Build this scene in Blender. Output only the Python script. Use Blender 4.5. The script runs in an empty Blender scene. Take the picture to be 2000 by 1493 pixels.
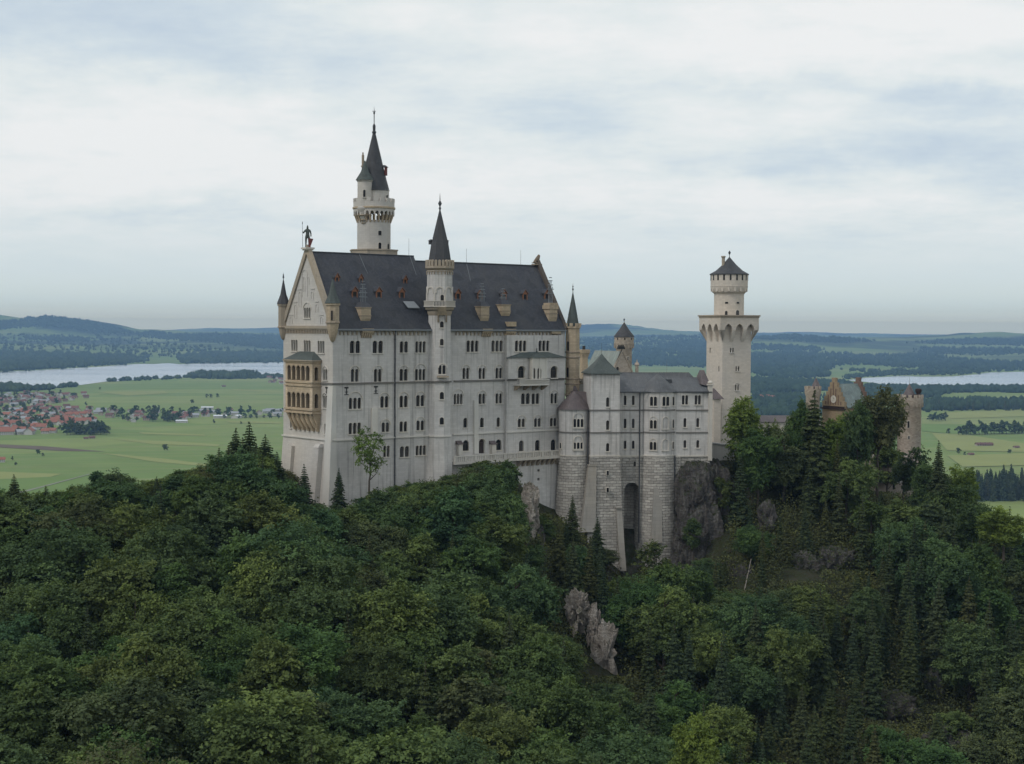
import bpy, math, random
import numpy as np
from mathutils import Vector, Matrix, Euler, noise
from mathutils.geometry import tessellate_polygon

SC = bpy.context.scene
COL = SC.collection
PI = math.pi
EYE = 200.0                     # camera height above the plain (plain is z = 0)
FPX = 3000.0                    # focal length in pixels of the 2000-pixel-wide photograph

# ------------------------------------------------------------------ camera
cam_data = bpy.data.cameras.new("camera")
cam = bpy.data.objects.new("camera", cam_data)
COL.objects.link(cam)
cam_data.sensor_fit = 'HORIZONTAL'
cam_data.sensor_width = 36.0
cam_data.lens = 36.0 * FPX / 2000.0
cam_data.clip_start = 1.0
cam_data.clip_end = 200000.0
PITCH = math.atan((746.5 - 645.0) / FPX)
ROLL = math.radians(-0.28)
cam.location = (0, 0, EYE)
CAM_M = Euler((PI / 2 - PITCH, 0, 0)).to_matrix() @ Euler((0, 0, -ROLL)).to_matrix()
cam.rotation_euler = CAM_M.to_euler()
SC.camera = cam

# ------------------------------------------------------------------ world (overcast sky) and sun
SUN_EL, SUN_AZ = math.radians(48), math.radians(232)    # azimuth clockwise from +Y: behind the camera, to its left
world = bpy.data.worlds.new("World")
SC.world = world
world.use_nodes = True


class NT:
    """small helper to write node trees"""
    def __init__(self, tree):
        self.t = tree
        self.n = tree.nodes
        self.l = tree.links

    def add(self, kind, **kw):
        nd = self.n.new(kind)
        for k, v in kw.items():
            if k.startswith('i_'):
                key = k[2:]
                key = int(key) if key.isdigit() else key.replace('_', ' ')
                self.set(nd.inputs[key], v)
            else:
                setattr(nd, k, v)
        return nd

    def set(self, sock, v):
        if hasattr(v, 'links') or hasattr(v, 'is_output'):
            self.l.new(v, sock)
        else:
            sock.default_value = v

    def math(self, op, a, b=0.0, c=0.0, clamp=False):
        nd = self.n.new('ShaderNodeMath')
        nd.operation = op
        nd.use_clamp = clamp
        self.set(nd.inputs[0], a)
        self.set(nd.inputs[1], b)
        self.set(nd.inputs[2], c)
        return nd.outputs[0]

    def vmath(self, op, a, b=(0, 0, 0)):
        nd = self.n.new('ShaderNodeVectorMath')
        nd.operation = op
        self.set(nd.inputs[0], a)
        self.set(nd.inputs[1], b)
        return nd.outputs['Value'] if op in ('LENGTH', 'DOT_PRODUCT', 'DISTANCE') else nd.outputs[0]

    def mix(self, f, a, b, mode='MIX'):
        nd = self.n.new('ShaderNodeMix')
        nd.data_type = 'RGBA'
        nd.blend_type = mode
        self.set(nd.inputs['Factor'], f)
        self.set(nd.inputs['A'], a)
        self.set(nd.inputs['B'], b)
        return nd.outputs['Result']

    def ramp(self, f, stops, interp='LINEAR'):
        nd = self.n.new('ShaderNodeValToRGB')
        cr = nd.color_ramp
        cr.interpolation = interp
        while len(cr.elements) < len(stops):
            cr.elements.new(0.5)
        for e, (p, c) in zip(cr.elements, stops):
            e.position = p
            e.color = c if len(c) == 4 else (*c, 1)
        self.set(nd.inputs[0], f)
        return nd.outputs[0]

    def noise(self, vec, scale, detail=4, rough=0.55, dim='3D'):
        nd = self.n.new('ShaderNodeTexNoise')
        nd.noise_dimensions = dim
        self.set(nd.inputs['Vector'], vec)
        nd.inputs['Scale'].default_value = scale
        nd.inputs['Detail'].default_value = detail
        nd.inputs['Roughness'].default_value = rough
        return nd.outputs[0]


def C4(c):
    return (*c, 1) if len(c) == 3 else c


def ray(px, py):
    """world direction of a pixel of the photograph, scaled so that its y is 1"""
    d = CAM_M @ Vector(((px - 1000) / FPX, -(py - 746.5) / FPX, -1.0))
    return d / d.y


W = NT(world.node_tree)
for nd in list(W.n):
    W.n.remove(nd)
tc = W.add('ShaderNodeTexCoord')
gen = tc.outputs['Generated']
sky = W.add('ShaderNodeTexSky')
sky.sky_type = 'NISHITA'
sky.sun_disc = False
sky.sun_elevation = SUN_EL
sky.sun_rotation = SUN_AZ
sky.altitude = 900
sep = W.add('ShaderNodeSeparateXYZ', i_0=gen)
# cloud sheet: the view direction projected on a high, slightly curved layer
zz = W.math('ADD', W.math('MAXIMUM', sep.outputs[2], 0.0), 0.16)
cx_ = W.math('DIVIDE', sep.outputs[0], zz)
cy_ = W.math('DIVIDE', sep.outputs[1], zz)
cv = W.add('ShaderNodeCombineXYZ', i_0=cx_, i_1=cy_, i_2=0.0).outputs[0]
n1 = W.noise(cv, 1.7, 8, 0.6)
n2 = W.noise(W.vmath('ADD', cv, (7.3, 2.1, 0)), 5.5, 8, 0.62)
val = W.math('ADD', W.math('MULTIPLY', W.math('SUBTRACT', n1, 0.5), 0.85), W.math('MULTIPLY', W.math('SUBTRACT', n2, 0.5), 0.75))
val = W.math('ADD', val, 0.72)
wv = W.vmath('SUBTRACT', W.vmath('MULTIPLY', W.add('ShaderNodeTexNoise', i_Vector=gen, i_Scale=11.0, i_Detail=7.0, i_Roughness=0.6).outputs[1], (0.11, 0.11, 0.05)), (0.055, 0.055, 0.025))
gen_w = W.vmath('ADD', gen, wv)
# thinner (white) and thicker (blue-grey) stretches of the cloud sheet
for px, py, sx, sy, amp in ((140, 20, 300, 75, -0.46), (420, 95, 200, 50, -0.26), (640, 130, 170, 45, -0.24), (1150, 215, 130, 50, -0.26), (1080, 240, 200, 30, -0.15), (1530, 158, 130, 22, -0.34), (1700, 182, 170, 22, -0.36), (1900, 220, 160, 45, -0.42), (1790, 315, 240, 28, -0.34), (1960, 370, 160, 40, -0.34), (1500, 300, 220, 30, -0.18),
                            (1650, 60, 380, 60, 0.34), (1850, 170, 200, 20, 0.3), (1620, 190, 90, 14, 0.25), (200, 230, 260, 60, 0.22), (250, 330, 330, 50, 0.22), (600, 330, 260, 50, 0.15), (1050, 380, 250, 25, 0.15), (1580, 395, 230, 40, 0.26), (1080, 60, 200, 50, 0.0), (1380, 455, 220, 22, -0.14), (420, 415, 220, 14, -0.18), (1000, 440, 200, 18, -0.12)):
    d = ray(px, py).normalized()
    k = W.vmath('SUBTRACT', gen_w, tuple(d))
    k = W.vmath('MULTIPLY', k, (FPX / sx, 0.0, FPX / sy))
    g = W.vmath('LENGTH', k)
    g = W.math('EXPONENT', W.math('MULTIPLY', W.math('MULTIPLY', g, g), -0.7))
    val = W.math('ADD', val, W.math('MULTIPLY', g, amp * .8))
cloud = W.ramp(val, [(0.10, (0.55, 0.65, 0.755)), (0.40, (0.68, 0.765, 0.815)), (0.66, (0.82, 0.87, 0.865)), (0.92, (0.93, 0.935, 0.92))])
# the pale band of far cloud along the horizon, brightened low down to make up for the haze
el = sep.outputs[2]
hor = W.ramp(W.math('MULTIPLY', el, 10.0, clamp=True), [(0.0, (1.75, 1.55, 0.86)), (0.054, (1.75, 1.55, 0.86)), (0.087, (1.15, 1.11, 0.82)), (0.13, (0.90, 0.94, 0.79)), (0.175, (0.84, 0.91, 0.83)), (0.35, (0.78, 0.86, 0.85)), (0.7, (0.74, 0.82, 0.84)), (1.0, (0.74, 0.82, 0.85))])
low = W.add('ShaderNodeMapRange', i_0=el, i_1=0.022, i_2=0.085, interpolation_type='SMOOTHSTEP').outputs[0]
cloud = W.mix(low, hor, cloud)
high = W.math('MULTIPLY_ADD', sep.outputs[2], 1.6, -0.5, clamp=True)
cloud = W.mix(high, cloud, (0.66, 0.72, 0.78, 1))
cl10 = W.vmath('SCALE', cloud)
cl10.node.inputs['Scale'].default_value = 10.0
skymix = W.mix(0.93, sky.outputs[0], cl10)
bg = W.add('ShaderNodeBackground', i_Color=skymix, i_Strength=0.1)
W.l.new(bg.outputs[0], W.add('ShaderNodeOutputWorld').inputs[0])

sun_d = bpy.data.lights.new("sun", 'SUN')
sun_d.energy = 1.2
sun_d.angle = math.radians(14)
sun_d.color = (1.0, 0.955, 0.90)
sun = bpy.data.objects.new("sun", sun_d)
COL.objects.link(sun)
sdir = Vector((math.sin(SUN_AZ) * math.cos(SUN_EL), math.cos(SUN_AZ) * math.cos(SUN_EL), math.sin(SUN_EL)))
sun.rotation_euler = sdir.to_track_quat('Z', 'Y').to_euler()
sun.location = (-150, -150, 400)

vs = SC.view_settings
vs.view_transform = 'Standard'
vs.look = 'None'
vs.exposure = 0.0
vs.gamma = 1.0
vs.use_curve_mapping = False
SC.cycles.use_denoising = True
SC.cycles.max_bounces = 5
SC.cycles.diffuse_bounces = 3
SC.cycles.volume_bounces = 0

# ------------------------------------------------------------------ object helpers
def tag(o, label=None, cat=None, group=None, kind=None):
    if label:
        o['label'] = label
    if cat:
        o['category'] = cat
    if group:
        o['group'] = group
    if kind:
        o['kind'] = kind
    return o


def empty(name, loc, rz=0.0, label=None, cat=None, group=None):
    o = bpy.data.objects.new(name, None)
    o.empty_display_size = 0.5
    COL.objects.link(o)
    o.location = loc
    o.rotation_euler = (0, 0, rz)
    o['zoff'] = loc[2]
    return tag(o, label, cat, group)


def np_mesh(name, co, faces, mats, tint=None, smooth=False):
    """mesh from numpy: co n x 3, faces m x k (k = 3 or 4)"""
    me = bpy.data.meshes.new(name)
    m, k = faces.shape
    me.vertices.add(len(co))
    me.vertices.foreach_set('co', co.astype(np.float32).ravel())
    me.loops.add(m * k)
    me.loops.foreach_set('vertex_index', faces.astype(np.int32).ravel())
    me.polygons.add(m)
    me.polygons.foreach_set('loop_start', np.arange(0, m * k, k, dtype=np.int32))
    if smooth:
        me.polygons.foreach_set('use_smooth', np.ones(m, dtype=bool))
    if tint is not None:
        at = me.attributes.new('tint', 'FLOAT', 'FACE')
        at.data.foreach_set('value', tint.astype(np.float32))
    for mt in mats:
        me.materials.append(mt)
    me.update(calc_edges=True)
    me.validate()
    return me


def obj(name, me, parent=None):
    o = bpy.data.objects.new(name, me)
    COL.objects.link(o)
    if parent is not None:
        o.parent = parent
    return o


def copy_thing(root, loc, rz, scale, label=None, group=None):
    r = root.copy()
    COL.objects.link(r)
    r.location = loc
    r.rotation_euler = (0, 0, rz)
    r.scale = scale
    if label:
        r['label'] = label
    if group:
        r['group'] = group
    for ch in root.children:
        c = ch.copy()
        COL.objects.link(c)
        c.parent = r
    return r


class MB:
    """collects polygons (with a material index and uv in metres) and links them as ONE mesh object"""
    def __init__(self):
        self.v, self.f, self.m, self.uv, self.sm = [], [], [], [], []

    def face(self, pts, mat=0, uv=None, smooth=False):
        b = len(self.v)
        self.v += [tuple(p) for p in pts]
        self.f.append(tuple(range(b, b + len(pts))))
        self.m.append(mat)
        self.uv.append(uv)
        self.sm.append(smooth)

    def box(self, x0, x1, y0, y1, z0, z1, mat=0, skip=''):
        a = lambda x, y, z: (x, y, z)
        if 'b' not in skip: self.face([a(x0, y1, z0), a(x1, y1, z0), a(x1, y0, z0), a(x0, y0, z0)], mat)
        if 't' not in skip: self.face([a(x0, y0, z1), a(x1, y0, z1), a(x1, y1, z1), a(x0, y1, z1)], mat)
        self.face([a(x0, y0, z0), a(x1, y0, z0), a(x1, y0, z1), a(x0, y0, z1)], mat)
        self.face([a(x1, y1, z0), a(x0, y1, z0), a(x0, y1, z1), a(x1, y1, z1)], mat)
        self.face([a(x0, y1, z0), a(x0, y0, z0), a(x0, y0, z1), a(x0, y1, z1)], mat)
        self.face([a(x1, y0, z0), a(x1, y1, z0), a(x1, y1, z1), a(x1, y0, z1)], mat)

    def hexa(self, b, t, mat=0):
        """solid between the bottom loop b and the top loop t (same count, counter-clockwise seen from above)"""
        n = len(b)
        for i in range(n):
            j = (i + 1) % n
            self.face([b[i], b[j], t[j], t[i]], mat)
        self.face(list(reversed(b)), mat)
        self.face(t, mat)

    def wbox(self, wp, s0, s1, z0, z1, d0, d1, mat=0, dtop=None):
        """box on a wall plane: s along it, d outwards; dtop gives another outer depth at the top (a wedge)"""
        dt = d1 if dtop is None else dtop
        P = wp.pt
        self.hexa([P(s0, z0, d1), P(s1, z0, d1), P(s1, z0, d0), P(s0, z0, d0)], [P(s0, z1, dt), P(s1, z1, dt), P(s1, z1, d0), P(s0, z1, d0)], mat)

    def prism(self, poly, z0, z1, mat=0, scale=1.0, c=None):
        c = c or (sum(p[0] for p in poly) / len(poly), sum(p[1] for p in poly) / len(poly))
        top = [(c[0] + (p[0] - c[0]) * scale, c[1] + (p[1] - c[1]) * scale, z1) for p in poly]
        self.hexa([(p[0], p[1], z0) for p in poly], top, mat)

    def lathe(self, cx, cy, prof, n=24, mat=0, phase=0.0, smooth=None, arc=None, caps=True):
        smooth = (n > 10) if smooth is None else smooth
        a0, a1 = arc or (0, 2 * PI)
        full = arc is None
        angs = [phase + a0 + (a1 - a0) * i / n for i in range(n + 1)]
        L = 0.0
        for (r0, z0), (r1, z1) in zip(prof, prof[1:]):
            dl = math.hypot(r1 - r0, z1 - z0)
            R = max(r0, r1)
            for i in range(n):
                A, B = angs[i], angs[i + 1]
                p = [(cx + r0 * math.cos(A), cy + r0 * math.sin(A), z0), (cx + r0 * math.cos(B), cy + r0 * math.sin(B), z0),
                     (cx + r1 * math.cos(B), cy + r1 * math.sin(B), z1), (cx + r1 * math.cos(A), cy + r1 * math.sin(A), z1)]
                u = [(A * R, z0 if abs(z1 - z0) > .3 * dl else L), (B * R, z0 if abs(z1 - z0) > .3 * dl else L), (B * R, z1 if abs(z1 - z0) > .3 * dl else L + dl), (A * R, z1 if abs(z1 - z0) > .3 * dl else L + dl)]
                if r1 < 1e-4:
                    p, u = p[:3], u[:3]
                elif r0 < 1e-4:
                    p, u = [p[0], p[2], p[3]], [u[0], u[2], u[3]]
                self.face(p, mat, u, smooth)
            L += dl
        if caps and full:
            for (r, z), rev in ((prof[0], True), (prof[-1], False)):
                if r > 1e-3:
                    ring = [(cx + r * math.cos(a), cy + r * math.sin(a), z) for a in angs[:-1]]
                    self.face(ring[::-1] if rev else ring, mat)

    def tube(self, p0, p1, r0, r1=None, n=6, mat=0):
        r1 = r0 if r1 is None else r1
        p0, p1 = Vector(p0), Vector(p1)
        d = (p1 - p0).normalized()
        a = d.orthogonal().normalized()
        b = d.cross(a)
        R0 = [p0 + (a * math.cos(2 * PI * i / n) + b * math.sin(2 * PI * i / n)) * r0 for i in range(n)]
        R1 = [p1 + (a * math.cos(2 * PI * i / n) + b * math.sin(2 * PI * i / n)) * r1 for i in range(n)]
        for i in range(n):
            j = (i + 1) % n
            self.face([R0[i], R0[j], R1[j], R1[i]], mat, None, True)
        self.face(R0[::-1], mat)
        self.face(R1, mat)

    def build(self, name, mats, parent=None, zoff=None):
        if zoff is None:
            p = parent
            while p is not None and p.parent is not None:
                p = p.parent
            zoff = p['zoff'] if p is not None and 'zoff' in p.keys() else 0.0
        me = bpy.data.meshes.new(name)
        vv = [(x, y, z - zoff) for x, y, z in self.v]
        me.from_pydata(vv, [], self.f)
        for mt in (mats if isinstance(mats, (list, tuple)) else [mats]):
            me.materials.append(mt)
        me.polygons.foreach_set('material_index', self.m)
        me.polygons.foreach_set('use_smooth', self.sm)
        uvl = me.uv_layers.new(name='UVMap').data
        for p, uv in zip(me.polygons, self.uv):
            nx, ny, nz = p.normal
            h = math.hypot(nx, ny)
            for k, li in enumerate(p.loop_indices):
                if uv is not None:
                    uvl[li].uv = uv[k]
                else:
                    x, y, z = self.v[me.loops[li].vertex_index]
                    if h > 0.25:
                        uvl[li].uv = ((-ny * x + nx * y) / h, z / h)
                    else:
                        uvl[li].uv = (x, y)
        # weld so that each mesh is closed where its faces meet
        import bmesh
        bm = bmesh.new()
        bm.from_mesh(me)
        bmesh.ops.remove_doubles(bm, verts=bm.verts, dist=0.002)
        bmesh.ops.recalc_face_normals(bm, faces=bm.faces)
        bm.to_mesh(me)
        bm.free()
        me.update()
        me.set_sharp_from_angle(angle=math.radians(38))
        return obj(name, me, parent)


class Frame:
    """a building's own axes: x along its front, y away from the camera, z up; origin seen at column px, at the given depth"""
    def __init__(self, px, depth, deg):
        d = ray(px, 645)
        self.o = Vector((d.x * depth, depth))
        self.a = math.radians(deg)
        self.c, self.s = math.cos(self.a), math.sin(self.a)

    def loc(self, x, y):
        x -= self.o.x
        y -= self.o.y
        return Vector((x * self.c + y * self.s, -x * self.s + y * self.c))

    def wld(self, x, y):
        return Vector((self.o.x + x * self.c - y * self.s, self.o.y + x * self.s + y * self.c))

    def ray(self, px, py):
        d = ray(px, py)
        dl = Vector((d.x * self.c + d.y * self.s, -d.x * self.s + d.y * self.c))
        return self.loc(0, 0), dl, d.z

    def empty(self, name, zbase, label, cat, group=None):
        return empty(name, (self.o.x, self.o.y, zbase), self.a, label, cat, group)

    def at(self, px, v):
        """local x where the column px meets the plane y = v"""
        o, d, dz = self.ray(px, 645)
        return o.x + d.x * (v - o.y) / d.y

    def z(self, px, py, x, y):
        """height of the pixel on the vertical line through local (x, y)"""
        w = self.wld(x, y)
        d = ray(px, py)
        return EYE + d.z * math.hypot(w.x, w.y) / math.hypot(d.x, d.y)

    def zy(self, py, x, y):
        w = self.wld(x, y)
        return self.z(1000 + FPX * w.x / w.y, py, x, y)

    def k(self, x, y):
        return self.wld(x, y).y / FPX


class WP:
    """a wall plane inside a frame: o its start, t its direction, n outwards"""
    def __init__(self, fr, o, t, n=None):
        self.fr = fr
        self.o = Vector(o)
        self.t = Vector(t).normalized()
        self.n = Vector(n).normalized() if n is not None else Vector((self.t.y, -self.t.x))

    def px(self, px, py):
        o, d, dz = self.fr.ray(px, py)
        lam = self.n.dot(self.o - o) / self.n.dot(d)
        p = o + d * lam
        return (p - self.o).dot(self.t), EYE + dz * lam

    def pt(self, s, z, d=0.0):
        p = self.o + self.t * s + self.n * d
        return (p.x, p.y, z)


def arch(s0, s1, z0, z1, kind='round', seg=5):
    r = (s1 - s0) / 2
    c = (s0 + s1) / 2
    pts = [(s0, z0), (s1, z0)]
    if kind == 'flat':
        return pts + [(s1, z1), (s0, z1)]
    if kind == 'pointed':
        zs = z1 - r * 1.6
        R = 1.64 * r + 0.001
        R = (r * r + (z1 - zs) ** 2) / (2 * r)
        a = math.asin(min(1, (z1 - zs) / R))
        pts += [(s1 - R + R * math.cos(a * i / seg), zs + R * math.sin(a * i / seg)) for i in range(seg)]
        pts += [(c, z1)]
        pts += [(s0 + R - R * math.cos(a * i / seg), zs + R * math.sin(a * i / seg)) for i in range(seg - 1, -1, -1)]
        return pts
    zs = z1 - r
    if zs < z0 + 0.05:
        zs = z0 + 0.05
    n = seg * 2
    return pts + [(c + r * math.cos(PI * i / n), zs + (z1 - zs) * math.sin(PI * i / n)) for i in range(n + 1)]


class Wall:
    """one flat wall sheet with real holes for its windows"""
    def __init__(self, wp, outer, mat=0, d=0.0):
        self.wp, self.outer, self.holes, self.mat, self.d = wp, outer, [], mat, d

    def emit(self, mb):
        loops = [[Vector((s, z, 0)) for s, z in self.outer]] + [[Vector((s, z, 0)) for s, z in h] for h in self.holes]
        flat = [p for l in loops for p in l]
        for tri in tessellate_polygon(loops):
            mb.face([self.wp.pt(flat[i].x, flat[i].y, self.d) for i in tri], self.mat, [(flat[i].x, flat[i].y) for i in tri])


def arc_ring(mb, wp, c, zs, r0, r1, d0, d1, mat=0, n=12, legs=0.0):
    P = wp.pt
    pts = [(c + math.cos(PI * i / n), math.sin(PI * i / n)) for i in range(n + 1)]
    ring = lambda r: ([(c + r, zs - legs)] if legs else []) + [(c + r * math.cos(PI * i / n), zs + r * math.sin(PI * i / n)) for i in range(n + 1)] + ([(c - r, zs - legs)] if legs else [])
    I, O = ring(r0), ring(r1)
    for a in range(len(I) - 1):
        mb.face([P(*I[a], d1), P(*O[a], d1), P(*O[a + 1], d1), P(*I[a + 1], d1)], mat)
        mb.face([P(*O[a], d0), P(*O[a + 1], d0), P(*O[a + 1], d1), P(*O[a], d1)], mat)
        mb.face([P(*I[a], d1), P(*I[a + 1], d1), P(*I[a + 1], d0), P(*I[a], d0)], mat)
    for a in (0, len(I) - 1):
        mb.face([P(*I[a], d0), P(*O[a], d0), P(*O[a], d1), P(*I[a], d1)], mat)


def scallop(mb, wp, s0, s1, zt, zb, unit, d0, d1, mat=0, kind='round'):
    """band with a row of little arches cut out of its lower edge (corbel table)"""
    n = max(1, round((s1 - s0) / unit))
    u = (s1 - s0) / n
    P = wp.pt
    for i in range(n):
        a, b = s0 + i * u, s0 + (i + 1) * u
        h = u * 0.16
        r = (b - a) / 2 - h
        c = (a + b) / 2
        zs = min(zt - 0.12, zb + max(0.05, (zt - zb) * 0.86 - r))
        top = max(0.1, (zt - zb) * 0.86 - (zs - zb))
        if kind == 'pointed':
            arcp = [(a + h, zs), (a + h + r * .3, zs + top * .6), (c, zs + top), (b - h - r * .3, zs + top * .6), (b - h, zs)]
        else:
            arcp = [(c - r * math.cos(PI * k / 6), zs + top * math.sin(PI * k / 6)) for k in range(7)]
        poly = [(a, zb), (a + h, zb)] + arcp + [(b - h, zb), (b, zb), (b, zt), (a, zt)]
        for tri in tessellate_polygon([[Vector((x, z, 0)) for x, z in poly]]):
            mb.face([P(*poly[i], d1) for i in tri], mat, [poly[i] for i in tri])
        edge = [(a, zb), (a + h, zb)] + arcp + [(b - h, zb), (b, zb)]
        for q in range(len(edge) - 1):
            mb.face([P(*edge[q], d0), P(*edge[q + 1], d0), P(*edge[q + 1], d1), P(*edge[q], d1)], mat)
    mb.face([P(s0, zt, d0), P(s1, zt, d0), P(s1, zt, d1), P(s0, zt, d1)], mat)
    for s in (s0, s1):
        mb.face([P(s, zb, d0), P(s, zt, d0), P(s, zt, d1), P(s, zb, d1)], mat)


def window(thing, wall, cx, y0, y1, w, n=1, hood=False, kind='round', sill=True, depth=0.4, name='window', mats=None, pane=None, gap=0.2, label=None):
    """a window seen at column cx between rows y0 and y1: cuts its openings in the wall, adds reveals, sill and hood, and the panes as a sub-part"""
    wp = wall.wp
    s0, _ = wp.px(cx - w / 2, y0)
    s1, _ = wp.px(cx + w / 2, y0)
    _, z1 = wp.px(cx, y0)
    _, z0 = wp.px(cx, y1)
    if s1 < s0:
        s0, s1 = s1, s0
    W_ = s1 - s0
    g = gap * W_ / n
    ow = (W_ - g * (n - 1)) / n
    mb, pm = MB(), MB()
    P = wp.pt
    D = wall.d
    for i in range(n):
        a = s0 + i * (ow + g)
        poly = arch(a, a + ow, z0, z1, kind)
        wall.holes.append(poly)
        for q in range(len(poly)):
            p, r = poly[q], poly[(q + 1) % len(poly)]
            mb.face([P(*p, D), P(*r, D), P(*r, D - depth), P(*p, D - depth)], 0)
        pm.face([P(*p, D - depth + .02) for p in poly], 0)
        # thin glazing bars
        c = a + ow / 2
        if ow > 0.5 and depth < .6:
            pm.wbox(wp, c - .035, c + .035, z0 + .02, z1 - ow * .5, D - depth + .03, D - depth + .09, 1)
            pm.wbox(wp, a + .02, a + ow - .02, z1 - ow * .5 - .04, z1 - ow * .5 + .04, D - depth + .03, D - depth + .10, 1)
    if sill:
        mb.wbox(wp, s0 - .18, s1 + .18, z0 - .22, z0 - .004, D - .1, D + .2, 0)
    if hood:
        R = W_ / 2 + .22
        arc_ring(mb, wp, (s0 + s1) / 2, z1 - ow / 2 - .15, R, R + .17, D - .05, D + .14, 0)
    elif n > 1 and kind == 'round':
        for i in range(n):
            a = s0 + i * (ow + g)
            arc_ring(mb, wp, a + ow / 2, z1 - ow / 2, ow / 2 + .03, ow / 2 + g / 2 - .004, D - .03, D + .05, 0, 8)
    if n > 1:   # little columns between the openings
        for i in range(n - 1):
            c = s0 + (i + 1) * (ow + g) - g / 2
            mb.wbox(wp, c - g * .42, c + g * .42, z0, z0 + .2, D - .03, D + .07, 0)
            mb.wbox(wp, c - g * .46, c + g * .46, z1 - ow / 2 - .22, z1 - ow / 2, D - .03, D + .09, 0)
    o = mb.build(name, mats or [M['trim']], thing)
    pm.build('pane', pane or [M['glass'], M['frame']], o)
    if label:
        o['label'] = label
    return o


def tower_window(thing, fr, cx, cy, r, px, y0, y1, w, kind='round', sill=True, name='window', mat=None, n=1, proud=0.1, gap=.22, facet=False):
    """window on a round tower of radius r: a proud frame round a dark opening, at the wall point that column px meets"""
    cw = fr.wld(cx, cy)
    tocam = Vector((-cw.x, -cw.y)).normalized()
    right = Vector((-tocam.y, tocam.x))
    if right.x < 0:
        right = -right
    pc = 1000 + FPX * cw.x / cw.y
    sn = max(-.97, min(.97, (px - pc) * cw.y / FPX / r))
    nw = tocam * math.sqrt(1 - sn * sn) + right * sn
    if facet:
        nw = tocam
    nl = Vector((nw.x * fr.c + nw.y * fr.s, -nw.x * fr.s + nw.y * fr.c))
    o = Vector((cx, cy)) + nl * r
    if facet:
        rl = Vector((right.x * fr.c + right.y * fr.s, -right.x * fr.s + right.y * fr.c))
        o = o + rl * sn * r
        sn = 0.0
    t = Vector((-nl.y, nl.x))
    wp = WP(fr, o, t, nl)
    z1, z0 = fr.zy(y0, o.x, o.y), fr.zy(y1, o.x, o.y)
    half = w * fr.k(cx, cy) / 2 / max(.35, math.sqrt(1 - sn * sn))
    g = gap * 2 * half / n
    ow = (2 * half - g * (n - 1)) / n
    mb, pm = MB(), MB()
    P = wp.pt
    back = proud * .25
    for i in range(n):
        a = -half + i * (ow + g)
        poly = arch(a, a + ow, z0, z1, kind)
        e = .12
        out = arch(a - min(e, g * .5 if n > 1 else e), a + ow + min(e, g * .5 if n > 1 else e), z0 - .02, z1 + e, kind)
        for q in range(len(poly)):
            u = (q + 1) % len(poly)
            mb.face([P(*poly[q], proud), P(*out[q], proud), P(*out[u], proud), P(*poly[u], proud)], 0)
            mb.face([P(*out[q], -.25), P(*out[u], -.25), P(*out[u], proud), P(*out[q], proud)], 0)
            mb.face([P(*poly[u], back), P(*poly[q], back), P(*poly[q], proud), P(*poly[u], proud)], 0)
        pm.face([P(*p, back) for p in poly], 0)
    if sill:
        mb.wbox(wp, -half - .2, half + .2, z0 - .22, z0 - .03, -.2, proud + .08, 0)
    ob = mb.build(name, mat or [M['trim']], thing)
    pm.build('pane', [M['glass']], ob)
    return ob

# ------------------------------------------------------------------ materials
M = {}


def material(name, rough=0.85, spec=0.3):
    m = bpy.data.materials.new(name)
    m.use_nodes = True
    t = NT(m.node_tree)
    for nd in list(t.n):
        t.n.remove(nd)
    b = t.add('ShaderNodeBsdfPrincipled', i_Roughness=rough)
    b.inputs['Specular IOR Level'].default_value = spec
    t.l.new(b.outputs[0], t.add('ShaderNodeOutputMaterial').inputs[0])
    M[name] = m
    return t, b


def bump(t, b, h, strength, dist):
    nd = t.add('ShaderNodeBump', i_Height=h, i_Strength=strength, i_Distance=dist)
    t.l.new(nd.outputs[0], b.inputs['Normal'])


def stone(name, base, bw=1.1, bh=0.48, contrast=0.07, mortar=(0.30, 0.29, 0.27), msize=0.012, stain=0.22, streak=0.25, warm=(1.04, 0.99, 0.92), bumpd=0.03):
    """dressed stone: courses of blocks of slightly different tone, weather stains with shapes of their own and streaks of dirt"""
    t, b = material(name, 0.9, 0.2)
    uv = t.add('ShaderNodeUVMap').outputs[0]
    pos = t.add('ShaderNodeNewGeometry').outputs['Position']
    br = t.add('ShaderNodeTexBrick', i_Vector=uv, i_Scale=1.0)
    br.inputs['Color1'].default_value = C4([c * (1 - contrast) for c in base])
    br.inputs['Color2'].default_value = C4([c * (1 + contrast) for c in base])
    br.inputs['Mortar'].default_value = C4(mortar)
    br.inputs['Mortar Size'].default_value = msize
    br.inputs['Brick Width'].default_value = bw
    br.inputs['Row Height'].default_value = bh
    big = t.noise(pos, 0.11, 5, 0.6)
    col = t.mix(t.math('MULTIPLY_ADD', big, 2.2, -0.65, clamp=True), t.mix(stain, br.outputs[0], (0.20, 0.19, 0.18, 1), 'MIX'), br.outputs[0])
    wr = t.noise(t.vmath('ADD', pos, (31, 7, 3)), 0.06, 3, 0.5)
    col = t.mix(t.math('MULTIPLY_ADD', wr, 3.0, -1.0, clamp=True), col, t.mix(1.0, col, C4(warm), 'MULTIPLY'))
    st = t.noise(t.vmath('MULTIPLY', pos, (1.6, 1.6, 0.07)), 1.0, 4, 0.6)
    col = t.mix(t.math('MULTIPLY', t.math('MULTIPLY_ADD', st, 4.0, -2.1, clamp=True), streak), col, (0.15, 0.145, 0.135, 1))
    t.l.new(col, b.inputs['Base Color'])
    fine = t.noise(pos, 3.0, 4)
    bump(t, b, t.math('ADD', t.math('MULTIPLY', br.outputs['Fac'], -1.0), t.math('MULTIPLY', fine, 0.5)), 0.35, bumpd)


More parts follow.
